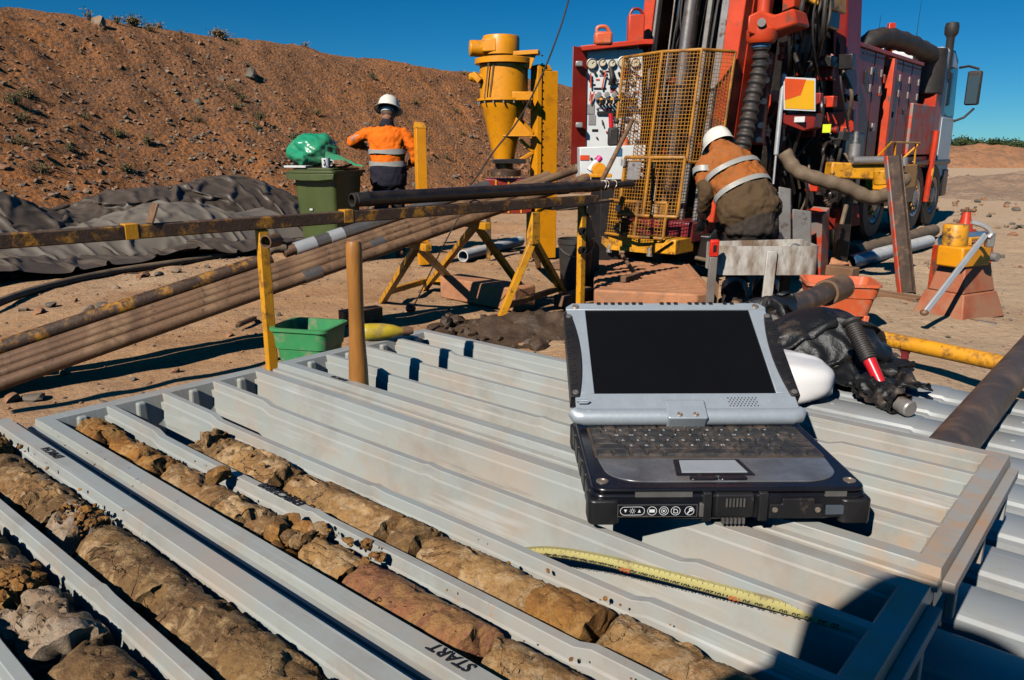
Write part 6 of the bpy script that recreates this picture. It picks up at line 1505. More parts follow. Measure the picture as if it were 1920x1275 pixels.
hat(w1, hc + V((0, 0, 0.035)), Mh @ Matrix.Rotation(R_(-8), 3, 'X'))
hr = MB(); hr.ball(hc + Mh @ V((0, -0.028, 0.0)), (0.074, 0.070, 0.070), Mh, 18, 12); part('hair', hr, m_hair, w1, 60)
mb = MB(); mb.grid(lambda a, b: hc + Mh @ V((0.085 * math.sin(-1.1 + 2.2 * a), -0.106 * math.cos(-1.1 + 2.2 * a), 0.0 + 0.032 * b + 0.015 * math.cos(-1.1 + 2.2 * a))), 16, 3); part('hat_band', mb, m_pvc, w1, 60)

# worker bent over at the drill table
AN1, AN2 = gnd(1372, 583), gnd(1432, 576)
w2 = thing('person', 'worker bending at the drill in muddy orange shirt, black gloves and white hard hat', 'person', (AN1 + AN2) / 2, 'workers')
hip = at(1408, 400, 6.12); mid_ = at(1390, 350, 6.25); sho = at(1362, 305, 6.42); nk = at(1352, 283, 6.52); hd2 = at(1351, 281, 6.62)
SIDE2 = V((0.93, -0.12, -0.12)).normalized()
body = MB(); f2 = V((-0.35, 0.75, -0.75)); Mh2 = head(body, hd2, f2, V((-0.2, 0.6, 0.8)))
limb(body, [hip, mid_, sho, nk, hd2], [(0.15, 0.1), (0.14, 0.1), (0.15, 0.09), 0.058, 0.06], SIDE2)
sL = sho - SIDE2 * 0.19 + V((0, 0, -0.01)); sR = sho + SIDE2 * 0.19
eL, wL = at(1324, 362, 6.30), at(1318, 405, 6.42); eR, wR = at(1402, 372, 6.75), at(1352, 428, 6.85)
for s_, e_, w_ in ((sL, eL, wL), (sR, eR, wR)): limb(body, [s_, e_, w_], [0.045, 0.038, 0.027], (0, 1, 0))
kn1, kn2 = at(1383, 492, 6.22), at(1440, 490, 6.25)
for k_, a_, s in ((kn1, AN1, -1), (kn2, AN2, 1)): limb(body, [hip + SIDE2 * 0.09 * s, k_, a_ + V((0, 0, 0.09))], [0.075, 0.05, 0.04], (1, 0, 0))
o = part('body', body, m_skin, w2); remesh(o, 0.009, 2)
sm = MB(); limb(sm, [mid_.lerp(hip, 0.15), mid_, mid_.lerp(sho, 0.5), sho, nk, nk.lerp(hd2, 0.35)], [(0.225, 0.165), (0.222, 0.165), (0.225, 0.16), (0.205, 0.135), (0.10, 0.095), (0.084, 0.084)], SIDE2, 28, 6)
limb(sm, [sL + SIDE2 * 0.05, sL.lerp(eL, 0.35), sL.lerp(eL, 0.72)], [0.084, 0.076, 0.068], (0, 1, 0)); limb(sm, [sR - SIDE2 * 0.04, sR.lerp(eR, 0.4), eR], [0.09, 0.08, 0.068], (0, 1, 0))
o = part('shirt', sm, m_orange_dirty, w2); remesh(o, 0.014, 3); folds(o, 0.045)
sl = MB(); limb(sl, [sL.lerp(eL, 0.70), eL, wL.lerp(eL, 0.1)], [0.070, 0.066, 0.054], (0, 1, 0)); o = part('lower_sleeve', sl, m_brownwear, w2); remesh(o, 0.014, 2); folds(o, 0.035); sl = limb(MB(), [eR, wR], [0.068, 0.058], (0, 1, 0)); o = part('lower_sleeve', sl, m_brownwear, w2); remesh(o, 0.014, 2)
bt = MB(); limb(bt, [hip + (hip - mid_) * 0.16, hip, hip.lerp(mid_, 0.55), hip.lerp(mid_, 0.88)], [(0.235, 0.175), (0.245, 0.185), (0.238, 0.178), (0.228, 0.168)], SIDE2, 28, 6); o = part('shirt_tail', bt, m_brownwear, w2); remesh(o, 0.014, 2); folds(o, 0.04)
tr = MB(); hb2 = hip + (hip - mid_) * 0.25
limb(tr, [hip, hip + V((0, -0.02, -0.16))], [(0.20, 0.16), (0.19, 0.15)], SIDE2, 24)
for k_, a_, s in ((kn1, AN1, -1), (kn2, AN2, 1)): limb(tr, [hip + SIDE2 * 0.095 * s + V((0, 0, -0.06)), k_, a_ + V((0, 0, 0.06))], [(0.118, 0.125), (0.088, 0.092), (0.080, 0.084)], (1, 0, 0))
o = part('trousers', tr, m_trous, w2); remesh(o, 0.015, 2); folds(o, 0.04)
for k_, a_ in ((kn1, AN1), (kn2, AN2)):
    mb = MB(); c_ = a_.lerp(k_, 0.42); d_ = (k_ - a_).normalized(); mb.lathe(c_ - d_ * 0.045, d_, [(0.098, 0), (0.100, 0.002), (0.102, 0.088), (0.099, 0.09)], 24); part('leg_band', mb, m_refl, w2, 40)
    mb = limb(MB(), [a_ + V((0.01, -0.06, 0.045)), a_ + V((0, 0.05, 0.055)), a_ + V((-0.02, 0.18, 0.04))], [(0.05, 0.044), (0.052, 0.052), (0.045, 0.035)], (1, 0, 0)); part('boot', mb, m_plank, w2, 60)
def oband(parent, c, d, side, a, b, h=0.05, name='reflective_band'):
    d = d.normalized(); s = (side - d * side.dot(d)).normalized(); t_ = s.cross(d).normalized(); n = 40; vs = []; mb = MB()
    for r_, z in ((0, -h / 2), (0, h / 2), (0.005, h / 2), (0.005, -h / 2)):
        for k in range(n):
            an = 2 * math.pi * k / n; vs.append(c + s * ((a + r_) * math.cos(an)) + t_ * ((b + r_) * math.sin(an)) + d * (z + 0.008 * math.sin(2 * an + 1)))
    mb.add(vs, [(i * n + k, ((i + 1) % 4) * n + k, ((i + 1) % 4) * n + (k + 1) % n, i * n + (k + 1) % n) for i in range(4) for k in range(n)])
    return part(name, mb, m_refl, parent, 40)
oband(w2, mid_.lerp(hip, 0.22), sho - mid_, SIDE2, 0.240, 0.180, 0.045); oband(w2, mid_.lerp(sho, 0.52), sho - mid_, SIDE2, 0.236, 0.172, 0.045)
oband(w2, sL.lerp(eL, 0.36), eL - sL, V((0, 1, 0)), 0.086, 0.086, 0.05)
gl = MB(); limb(gl, [wL.lerp(eL, 0.25), wL], [0.058, 0.044], (0, 1, 0), 14); hand(gl, wL, V((-0.1, 0.15, -1)), V((0.3, -1, 0)), -1, 1.15); o = part('glove', gl, m_glove, w2); remesh(o, 0.006, 1)
gl = MB(); limb(gl, [wR.lerp(eR, 0.25), wR], [0.056, 0.044], (0, 1, 0), 14); hand(gl, wR, V((-0.5, 0.2, -0.8)), V((0, 1, 0)), 1, 1.15); o = part('glove', gl, m_glove, w2); remesh(o, 0.006, 1)
h_ = hat(w2, hd2 + Mh2 @ V((0, 0, 0.03)), Mh2 @ Matrix.Rotation(R_(6), 3, 'X'), 1.0, False)
mb = MB(); pc = hd2 + Mh2 @ V((0.028, -0.108, 0.115)); nn = (pc - hd2).normalized(); mb.lathe(pc - nn * 0.012, nn, [(0.0, 0.014), (0.016, 0.012), (0.018, 0.0)], 12); part('hat_sticker', mb, m_ink, h_, 40)

# the person taking the picture stands just behind the lens; only the shadow on the tray ends is seen
w3 = thing('person', 'person taking the picture, seen only as a shadow on the tray ends', 'person', (0.0, -0.42, 0))
Q = lambda x, y, z: V((x - 0.145, -0.42 + y, z + (0.048 if z > 0.3 else 0)))
body = MB(); Mh3 = head(body, Q(-0.01, 0.17, 1.315), V((0, 1, -0.2)), V((0, 0, 1)))
limb(body, [Q(0, 0.02, 1.10), Q(0, 0.10, 1.20), Q(-0.01, 0.15, 1.28)], [(0.08, 0.07), 0.058, 0.06], (1, 0, 0))
limb(body, [Q(0, -0.05, 0.50), Q(0, -0.05, 0.80), Q(0, 0.0, 1.06)], [(0.17, 0.12), (0.17, 0.12), (0.18, 0.10)], (1, 0, 0))
for s in (-1, 1):
    limb(body, [Q(0.19 * s, 0.0, 1.06), Q(0.27 * s, 0.16, 0.92), Q(0.09 * s, 0.33, 1.14)], [0.055, 0.045, 0.03], (0, 1, 0)); hand(body, Q(0.085 * s, 0.33, 1.15), V((-0.2 * s, 0.25, 0.5)), V((s, 0, 0)), 1, 0.8)
    limb(body, [Q(0.1 * s, -0.05, 0.52), Q(0.13 * s, 0.30, 0.46), Q(0.13 * s, 0.0, 0.07)], [0.09, 0.065, 0.045], (1, 0, 0))
    limb(body, [Q(0.13 * s, -0.06, 0.04), Q(0.13 * s, 0.16, 0.04)], [(0.05, 0.04), (0.045, 0.035)], (1, 0, 0))
o = part('body', body, m_skin, w3); remesh(o, 0.012, 2)
cl = MB(); limb(cl, [Q(0, -0.05, 0.46), Q(0, -0.05, 0.80), Q(0, 0.0, 1.06), Q(0, 0.03, 1.12)], [(0.21, 0.15), (0.20, 0.15), (0.22, 0.13), (0.10, 0.09)], (1, 0, 0), 24)
o = part('shirt', cl, m_orange, w3); remesh(o, 0.02, 2)
hat(w3, Q(-0.01, 0.16, 1.335), Mh3, 1.0, True)
# ------------------------------------------------------------------ the drill rig truck
A = V((0.653, 0.757, 0)); RV = V((0.757, -0.653, 0)); TBASE = V((4.5, 10.0, 0)); UZ = V((0, 0, 1))
RM = Matrix((RV, A, UZ)).transposed()                       # local x = truck's right, y = forward, z = up
def T(a, r, z): return TBASE + A * a + RV * r + UZ * z
rig = thing('drill_rig', 'red truck mounted drill rig with mast, guard cage and white cab', 'drill rig', T(1, -1.25, 0))
def tb(a0, a1, r0, r1, z0, z1): return MB().box(T((a0 + a1) / 2, (r0 + r1) / 2, (z0 + z1) / 2), (abs(r1 - r0), abs(a1 - a0), abs(z1 - z0)), RM)
def pbox(px, py, Y, w_, d_, h_): return MB().box(at(px, py, Y), (w_, d_, h_), RM)
def rp(name, mb, m, par=None, bevel=0.01, smooth=38): return part(name, mb, m, par or rig, smooth, bevel)
# chassis and deck
rp('chassis', tb(-2.2, 4.4, -1.65, -0.85, 0.62, 0.92), m_blk)
dk = rp('deck', tb(-1.6, 3.05, -2.45, -0.02, 0.95, 1.12), m_reddark, bevel=0.015)
rp('side_skirt', tb(0.95, 2.55, -0.03, 0.0, 0.45, 0.93), m_blk)
# body panels along the right side
for i, (a0, a1, m) in enumerate(((-0.75, 0.02, m_reddark), (0.05, 0.42, m_reddark), (0.86, 1.25, m_red), (1.28, 1.72, m_reddark), (1.75, 2.2, m_reddark))):
    pn = rp('body_panel', tb(a0, a1, -0.09, -0.04, 1.13, 2.38), m, bevel=0.006)
    for k in range(6):
        p = T(a0 + (a1 - a0) * (k + 0.5) / 6, -0.04, 2.33); part('rivet', MB().lathe(p, RV, [(0.012, 0), (0.009, 0.007), (0, 0.008)], 8), m_redpale, pn)
    for z in (2.15, 1.95): part('latch', MB().box(T(a1 - 0.1, -0.03, z), (0.02, 0.05, 0.09), RM), m_steel, pn, bevel=0.004)
for a0, a1 in ((0.45, 0.62), (0.66, 0.83)):
    rp('recess_panel', tb(a0, a1, -0.16, -0.11, 1.14, 1.95), m_redpale, bevel=0.006)
rp('body_core', tb(-0.75, 2.2, -2.40, -0.12, 1.13, 2.30), m_blk, bevel=0.02)
rp('top_rail', tb(-0.75, 2.22, -0.10, -0.015, 2.385, 2.43), m_redpale, bevel=0.006)
rp('pillar', tb(0.68, 0.80, -0.11, 0.01, 1.13, 2.36), m_redpale, bevel=0.008)
rp('cooler_frame', tb(1.85, 3.1, -0.62, 0.0, 1.14, 1.86), m_redscuff, bevel=0.012)
rp('cooler_side', tb(3.12, 3.5, -0.6, -0.01, 1.10, 2.15), m_red, bevel=0.01)
mb = MB()
for k in range(8): mb.box(T(0.55 + k * 0.19, -0.005, 1.04), (0.016, 0.05, 0.13), RM)
part('deck_slots', mb, m_blk, dk)
# gear tray with a bent rod guard
gt = rp('tool_box', tb(-0.05, 1.15, 0.02, 0.32, 0.72, 1.02), m_yel_clean, bevel=0.01)
mb = MB()
for z in (1.30,):
    mb.tube([T(-0.05, 0.06, 1.03), T(-0.12, 0.30, z), T(1.2, 0.30, z), T(1.15, 0.06, 1.03)], 0.014, 8)
for a in (0.1, 1.05): mb.tube([T(a, 0.3, 1.03), T(a - 0.05, 0.3, 1.30)], 0.012, 8)
part('rod_guard', mb, m_yel, gt)
# cab
cab = rp('cab', MB().prism([T(3.35, -0.02, 0.75), T(4.50, -0.02, 0.75), T(4.52, -0.02, 1.55), T(4.35, -0.02, 2.66), T(4.10, -0.02, 2.78), T(3.35, -0.02, 2.76)], RV * -2.3), m_white, bevel=0.06)
part('door_window', MB().prism([T(3.75, -0.018, 1.75), T(4.42, -0.018, 1.75), T(4.30, -0.018, 2.50), T(3.75, -0.018, 2.50)], RV * 0.008), m_glass, cab)
part('door', MB().prism([T(3.65, -0.017, 0.9), T(4.44, -0.017, 0.9), T(4.46, -0.017, 1.62), T(4.44, -0.017, 1.72), T(3.65, -0.017, 1.72)], RV * 0.012), m_white, cab, bevel=0.008)
part('rear_window', tb(3.335, 3.348, -1.6, -0.5, 1.9, 2.5), m_glass, cab)
part('cab_roof_fairing', MB().prism([T(3.4, -0.5, 2.79), T(4.1, -0.5, 2.80), T(4.0, -0.5, 2.90), T(3.5, -0.5, 2.90)], RV * -1.9), m_white, cab, bevel=0.04)
part('wheel_arch', tb(2.2, 4.45, -0.3, 0.03, 0.98, 1.06), m_blk, cab, bevel=0.02)
part('grey_lower_panel', tb(4.2, 4.55, -2.2, 0.0, 0.45, 0.90), m_blk, cab, bevel=0.03)
mir = rp('mirror', MB().box(T(4.50, 0.21, 2.20), (0.21, 0.12, 0.54), RM), m_rub, bevel=0.03)
part('mirror_glass', MB().box(T(4.435, 0.21, 2.17), (0.16, 0.006, 0.44), RM), m_glass, mir)
mb = MB(); mb.tube([T(4.35, 0.0, 2.52), T(4.5, 0.10, 2.55), T(4.55, 0.25, 2.50)], 0.02, 8); mb.tube([T(4.45, 0.0, 1.68), T(4.55, 0.12, 1.74), T(4.55, 0.25, 1.88)], 0.02, 8); part('mirror_arm', mb, m_rub, mir)
ex = rp('intake_duct', MB().tube(bez([T(0.55, -0.5, 2.34), T(0.65, -0.32, 2.58), T(1.0, -0.24, 2.66), T(1.7, -0.2, 2.68), T(2.5, -0.18, 2.66), T(3.1, -0.16, 2.60), T(3.3, -0.2, 2.3)], 40), [0.125 + 0.012 * (k % 4 == 0) for k in range(41)], 18), m_rub, bevel=0)
part('air_cleaner', MB().cyl(T(3.25, -0.2, 2.05), T(3.25, -0.2, 2.72), 0.24, n=24), m_rub, ex, bevel=0.02)
rp('exhaust_stack', MB().lathe(T(3.72, -0.05, 2.3), UZ, [(0.06, 0), (0.06, 0.62), (0.07, 0.64), (0.1, 0.68), (0.105, 0.78), (0.09, 0.84), (0, 0.86)], 18), m_rub, bevel=0)
rp('red_stack', MB().bar(T(2.1, -0.5, 2.3), T(2.15, -0.5, 3.0), 0.10, 0.08), m_red)
for a, r, h in ((2.9, -0.9, 3.25), (3.9, -0.6, 3.55)): rp('antenna', MB().cyl(T(a, r, 2.8), T(a + 0.05, r, h), 0.006, 0.003, 6), m_blk, bevel=0)
rp('step_bar', MB().tube([T(3.15, 0.02, 1.25), T(3.10, 0.06, 0.9), T(3.10, 0.05, 0.75)], 0.035, 10), m_yel, bevel=0)
rp('red_strut', MB().tube([T(3.12, 0.05, 1.5), T(3.10, 0.04, 0.8), T(3.10, 0.03, 0.42)], 0.045, 10), m_red, bevel=0)
# wheels
def wheel(a, r, rad=0.52, steer=False):
    c = T(a, r, rad); w_ = rp('wheel', MB().lathe(c - RV * 0.27, RV, [(0.20, 0.02), (rad * 0.62, 0.0), (rad * 0.93, 0.015), (rad, 0.06), (rad, 0.22), (rad * 0.93, 0.265), (rad * 0.62, 0.27), (rad * 0.56, 0.235)], 40), m_rub, bevel=0, smooth=25)
    w_.name = 'wheel'
    tr_ = MB()
    for k in range(40):
        an = 2 * math.pi * k / 40; d = A * math.cos(an) + UZ * math.sin(an); tg = A * -math.sin(an) + UZ * math.cos(an)
        Mx_ = Matrix((RV, tg, d)).transposed(); tr_.box(c + d * (rad + 0.006) - RV * (0.135 + (0.05 if k % 2 else -0.05)), (0.10, 0.045, 0.018), Mx_)
    part('tread', tr_, m_rub, w_)
    rim = MB().lathe(c - RV * 0.05, RV, [(rad * 0.58, 0.0), (rad * 0.57, 0.045), (rad * 0.5, 0.03), (rad * 0.40, -0.02), (rad * 0.26, 0.0), (rad * 0.25, 0.05), (rad * 0.14, 0.065), (0, 0.065)], 32)
    part('rim', rim, m_steel, w_)
    for k in range(10):
        an = 2 * math.pi * k / 10; d = A * math.cos(an) + UZ * math.sin(an); q = c + d * rad * 0.33 - RV * 0.06
        part('wheel_nut', MB().cyl(q, q + RV * 0.06, 0.028, 0.022, 6), m_yel_clean, w_)
for a in (-0.1, 1.25): wheel(a - 0.35, -0.1)
for a in (2.55, 3.62): wheel(a, 0.0, 0.50)
for a in (-0.45, 0.9): wheel(a, -2.2)
# ------------------------------------------------------------------ mast and rotation unit
M0 = V((1.45, 7.6, 0.12)); ML = V((0.085, 0.0, 1.0))
def mp(r, a, z): return M0 + RV * r + A * a + ML * z
def mbar(r, a, z0, z1, w_, d_): return MB().bar(mp(r, a, z0), mp(r, a, z1), d_, w_, RV)
mast = rp('mast_back', mbar(0.0, 0.62, 0.5, 6.5, 0.95, 0.06), m_blk)
rp('mast_rail', mbar(-0.47, 0.10, 0.42, 6.5, 0.12, 0.16), m_redpale); rp('mast_rail', mbar(-0.385, 0.06, 0.42, 6.5, 0.03, 0.08), m_steel)
rp('mast_rail', mbar(0.44, 0.10, 0.42, 6.5, 0.16, 0.16), m_redpale); rp('guide_rail', mbar(0.33, 0.04, 0.42, 6.5, 0.075, 0.05), m_steel); rp('guide_rail', mbar(0.12, 0.14, 0.42, 6.5, 0.05, 0.05), m_steel)
rp('mast_side', mbar(-0.50, 0.38, 0.42, 6.5, 0.04, 0.42), m_red); rp('mast_side', mbar(0.51, 0.38, 0.42, 6.5, 0.04, 0.42), m_red)
rp('drill_string', MB().cyl(mp(0.02, -0.05, 0.95), mp(0.02, -0.05, 6.5), 0.058, n=24), m_rodg, bevel=0)
rp('drill_string_lower', MB().lathe(mp(0.02, -0.05, 0.0), ML, [(0.05, -0.12), (0.05, 0.3), (0.062, 0.31), (0.062, 0.5), (0.045, 0.52), (0.045, 0.948)], 22), m_rod, bevel=0)
rp('hoist_cable', MB().cyl(mp(-0.24, 0.1, 0.6), mp(-0.24, 0.1, 6.5), 0.010, n=8), m_rodg, bevel=0)
rp('feed_cylinder', MB().cyl(mp(-0.12, 0.3, 0.6), mp(-0.12, 0.3, 6.5), 0.05, n=16), m_blk, bevel=0)
for z in (1.05, 1.75, 2.6, 3.4, 4.4, 5.4): rp('mast_brace', MB().bar(mp(-0.47, 0.45, z), mp(0.5, 0.45, z + 0.15), 0.06, 0.06), m_reddark)
# side carriage, hoses and column right of the mast
colm = rp('side_column', MB().prism([at(1492, 470, 8.3), at(1560, 470, 8.3), at(1572, -60, 8.3), at(1500, -60, 8.3)], A * 0.4), m_blk, bevel=0.02)
rp('maroon_column', MB().prism([at(1556, 330, 8.2), at(1580, 330, 8.2), at(1592, -60, 8.2), at(1562, -60, 8.2)], A * 0.45), m_reddark, bevel=0.02)
rp('carriage_box', MB().box(at(1455, 180, 8.1), (0.42, 0.4, 2.6), RM), m_blk, bevel=0.02)
rp('pivot_plate', MB().prism([at(1548, 210, 8.1), at(1600, 205, 8.1), at(1600, 330, 8.1), at(1530, 330, 8.1), at(1530, 280, 8.1)], A * 0.08), m_red, bevel=0.01)
arm = rp('swing_arm', MB().prism([at(1400, 62, 7.0), at(1402, 28, 7.0), at(1425, 18, 7.0), at(1450, 28, 7.0), at(1488, 14, 7.0), at(1496, 45, 7.0), at(1450, 60, 7.0), at(1425, 70, 7.0)], A * 0.30), m_redpale, bevel=0.02)
part('swivel_body', MB().lathe(at(1428, 68, 7.1), UZ, [(0.11, -0.06), (0.13, -0.03), (0.13, 0.05), (0.10, 0.08), (0.055, 0.10), (0.05, 0.7), (0, 0.7)], 22), m_redpale, arm)
part('arm_pin', MB().cyl(at(1428, 42, 6.95), at(1428, 42, 7.15), 0.035, n=14), m_steel, arm)
rp('upper_bracket', MB().prism([at(1470, -60, 7.3), at(1492, -60, 7.3), at(1490, 12, 7.3), at(1466, 22, 7.3)], A * 0.3), m_redpale, bevel=0.01)
rp('winch_cover', MB().prism([at(1490, -40, 7.4), at(1560, -40, 7.4), at(1560, 18, 7.4), at(1545, 14, 7.4), at(1490, -2, 7.4)], A * 0.4), m_yel, bevel=0.02)
rp('hydraulic_block', MB().box(at(1520, 30, 7.9), (0.45, 0.35, 0.28), RM), m_blk, bevel=0.02)
hs = bez([at(1428, 80, 7.1), at(1424, 130, 7.1), at(1412, 180, 7.05), at(1402, 230, 7.0), at(1392, 275, 6.95), at(1380, 310, 6.95)], 60)
rp('corrugated_hose', MB().tube(hs, [(0.076 if (k // 2) % 2 else 0.060) for k in range(61)], 20), m_rub, bevel=0, smooth=20)
rp('hose_cuff', MB().cyl(at(1428, 76, 7.1), at(1427, 90, 7.1), 0.082, n=20), m_blue, bevel=0.004)
mb = MB()
rh = random.Random(5)
for k in range(16):
    x = 1488 + rh.uniform(0, 85); e = rh.uniform(-25, 25); y1 = rh.uniform(60, 170); dY = rh.uniform(-0.2, 0.35)
    mb.tube(bez([at(x, -40, 7.6 + dY), at(x + e, 15 + rh.uniform(-15, 15), 7.4 + dY), at(x + e * 0.4 - 12, 0.55 * y1 + 10, 7.5 + dY), at(x - 16 + rh.uniform(-14, 14), y1, 7.95)], 18), rh.uniform(0.009, 0.02), 7)
rp('hydraulic_hoses', mb, m_rub, bevel=0)
rp('vertical_ram', MB().cyl(at(1470, 140, 7.4), at(1455, 290, 7.35), 0.022, n=14), m_chrome, bevel=0); rp('ram_rod', MB().cyl(at(1455, 290, 7.35), at(1450, 345, 7.33), 0.010, n=10), m_chrome, bevel=0)
rp('red_channel', MB().bar(at(1440, 100, 7.5), at(1420, 270, 7.3), 0.09, 0.10, RV), m_redpale); 
for y in (115, 150, 190, 235, 262): rp('channel_bolt', MB().cyl(at(1442 - (y - 115) * 0.13, y, 7.2), at(1442 - (y - 115) * 0.13, y, 7.4), 0.028, n=8), m_steel, bevel=0)
rp('red_bracket', MB().prism([at(1505, 100, 8.0), at(1530, 95, 8.0), at(1530, 125, 8.0), at(1508, 135, 8.0), at(1502, 128, 8.0)], A * 0.1), m_redpale)
rp('hook_plate', MB().prism([at(1455, 75, 8.0), at(1460, 73, 8.0), at(1462, 125, 8.0), at(1457, 138, 8.0), at(1452, 125, 8.0)], A * 0.04), m_steel, bevel=0.003)
# hazard board: orange red and yellow reflective sheet with white torn edge
hz = rp('hazard_board', MB().prism([at(1469, 144, 7.35), at(1529, 147, 7.35), at(1529, 209, 7.35), at(1469, 206, 7.35)], A * 0.012), m_white, bevel=0.002)
m_hzy = mat('hazard_yellow', (0.85, 0.42, 0.01), 0.4, var=0.08, bump=0.02); m_hzo = mat('hazard_red', (0.75, 0.085, 0.012), 0.4, var=0.12, bump=0.02)
off_ = -A * 0.004
part('yellow_field', MB().prism([at(x, y, 7.35) + off_ for x, y in ((1472, 187), (1500, 177), (1509, 150), (1527, 151), (1527, 206), (1472, 203))], A * 0.003), m_hzy, hz)
part('red_field', MB().prism([at(x, y, 7.35) + off_ * 1.6 for x, y in ((1472, 147), (1512, 149), (1502, 178), (1472, 188))], A * 0.003), m_hzo, hz)
rp('bumper_box', MB().prism([at(1463, 212, 7.4), at(1530, 212, 7.4), at(1526, 240, 7.4), at(1505, 246, 7.4), at(1468, 232, 7.4)], A * 0.2), m_reddark)
rp('white_label', MB().box(at(1497, 224, 7.38), (0.12, 0.01, 0.05), RM), m_white, bevel=0.002)
rp('green_tag', MB().box(at(1550, 241, 7.3), (0.075, 0.006, 0.075), RM), mat('yellow_green_tag', (0.65, 0.75, 0.02), 0.5, bump=0), bevel=0.002)
rp('coil_side', MB().lathe(at(1462, 220, 8.2), RV * -1, [(0.05, 0), (0.22, 0.0), (0.22, 0.1), (0.2, 0.12)], 24), m_hose, bevel=0)
# dusty big hose that sags beneath
hp = bez([at(1470, 285, 7.0), at(1492, 318, 6.95), at(1535, 336, 6.9), at(1585, 350, 6.9), at(1630, 370, 6.9), at(1668, 362, 7.0), at(1695, 335, 7.2)], 50)
rp('return_hose', MB().tube(hp, [0.062 + 0.004 * math.sin(k * 1.3) for k in range(51)], 18), m_hose, bevel=0)
# yellow breakout bar with grey ram
bb = rp('breakout_beam', MB().bar(at(1552, 318, 7.2), at(1688, 325, 7.2), 0.16, 0.14), m_yel, bevel=0.015)
part('breakout_ram', MB().cyl(at(1598, 301, 7.1), at(1680, 300, 7.1), 0.036, n=16), m_steel, bb); part('breakout_knuckle', MB().cyl(at(1655, 318, 7.05), at(1655, 346, 7.05), 0.075, n=18), m_yel, bb, bevel=0.01)
part('ram_eye', MB().cyl(at(1694, 295, 7.1), at(1694, 310, 7.1), 0.035, n=14), m_steel, bb)
rp('spring_post', MB().lathe(at(1600, 300, 7.3), UZ, [(0.05, 0), (0.05, 0.14), (0.02, 0.15), (0.024, 0.17), (0.018, 0.19), (0.024, 0.21), (0.018, 0.23), (0.022, 0.25), (0, 0.26)], 16), m_steel, bevel=0)
rp('hanging_strap', MB().tube(bez([at(1594, 345, 7.0), at(1588, 380, 7.0), at(1578, 420, 7.0)], 10), 0.020, 8), m_hose, bevel=0)
rp('chain_links', MB().tube(bez([at(1562, 320, 7.0), at(1556, 350, 7.0), at(1548, 372, 7.0), at(1554, 385, 7.0)], 20), [0.012 + 0.012 * (k % 2) for k in range(21)], 7), m_yel_rust, bevel=0)
# rear jack leg, mud flap plates
rp('jack_leg', MB().bar(at(1533, 395, 7.4), gnd(1530, 515), 0.20, 0.16, RV), m_redscuff, bevel=0.008)
rp('jack_inner', MB().bar(at(1590, 330, 7.7), V((at(1590, 330, 7.7).x, 7.7, 0.1)), 0.12), m_blk)
for x0, x1, y0 in ((1460, 1482, 350), (1486, 1520, 392)): rp('mud_plate', MB().prism([at(x0, y0, 7.1), at(x1, y0 + 4, 7.1), at(x1, 478, 7.1), at(x0, 478, 7.1)], A * 0.02), m_steel, bevel=0.004)
rp('rear_beam', MB().bar(at(1360, 440, 7.9), at(1600, 400, 8.0), 0.25, 0.22), m_reddark)
rp('lower_body', MB().box(at(1480, 330, 8.5), (1.3, 0.6, 0.9), RM), m_blk, bevel=0.02)
# hoses, valves and brackets crowded between mast and body
rh = random.Random(17)
for k in range(26):
    x0 = rh.uniform(1435, 1585); y0 = rh.uniform(60, 300); x1 = min(1590, max(1435, x0 + rh.uniform(-60, 60))); y1 = min(430, y0 + rh.uniform(60, 170)); Y0 = rh.uniform(7.45, 7.9)
    sag = rh.uniform(-25, 25)
    rp('rig_hose', MB().tube(bez([at(x0, y0, Y0 + 0.1), at((x0 + x1) / 2 + sag, (y0 + y1) / 2, Y0 - 0.06), at(x1, y1, Y0 + 0.1)], 16), rh.uniform(0.010, 0.022), 8), rh.choice([m_rub, m_rub, m_blk, m_hose]), bevel=0)
for k in range(34):
    x = rh.uniform(1432, 1588); y = rh.uniform(80, 420); Y0 = rh.uniform(7.6, 8.0); kind = rh.random(); m_ = rh.choice([m_redpale, m_red, m_blk, m_steel, m_reddark, m_rub])
    if kind < 0.5: rp('rig_bracket', MB().box(at(x, y, Y0), (rh.uniform(0.05, 0.16), rh.uniform(0.05, 0.2), rh.uniform(0.04, 0.2)), RM), m_, bevel=0.008)
    else:
        d_ = rh.choice([RV, UZ, A]); p_ = at(x, y, Y0); rp('rig_fitting', MB().lathe(p_, d_, [(0.02, 0), (0.04, 0.01), (0.04, 0.05), (0.025, 0.06), (0.025, 0.12), (0.035, 0.13), (0.035, 0.16), (0, 0.16)], 14), m_, bevel=0)
for k in range(22):
    z = 0.9 + rh.uniform(0, 2.0); r0 = rh.uniform(-0.4, 0.45); rp('mast_hose', MB().tube(bez([mp(r0, 0.45, z), mp(r0 + rh.uniform(-.1, .1), 0.36, z + 0.5), mp(r0 + rh.uniform(-.05, .05), 0.45, z + 1.4)], 14), rh.uniform(0.010, 0.020), 8), m_rub, bevel=0)
for k in range(12):
    a0 = rh.uniform(-0.7, 2.0); p_ = T(a0, -0.035, rh.uniform(1.3, 2.2)); rp('panel_fitting', MB().box(p_, (0.03, rh.uniform(0.04, 0.12), rh.uniform(0.04, 0.16)), RM), rh.choice([m_steel, m_blk, m_redpale]), bevel=0.006)
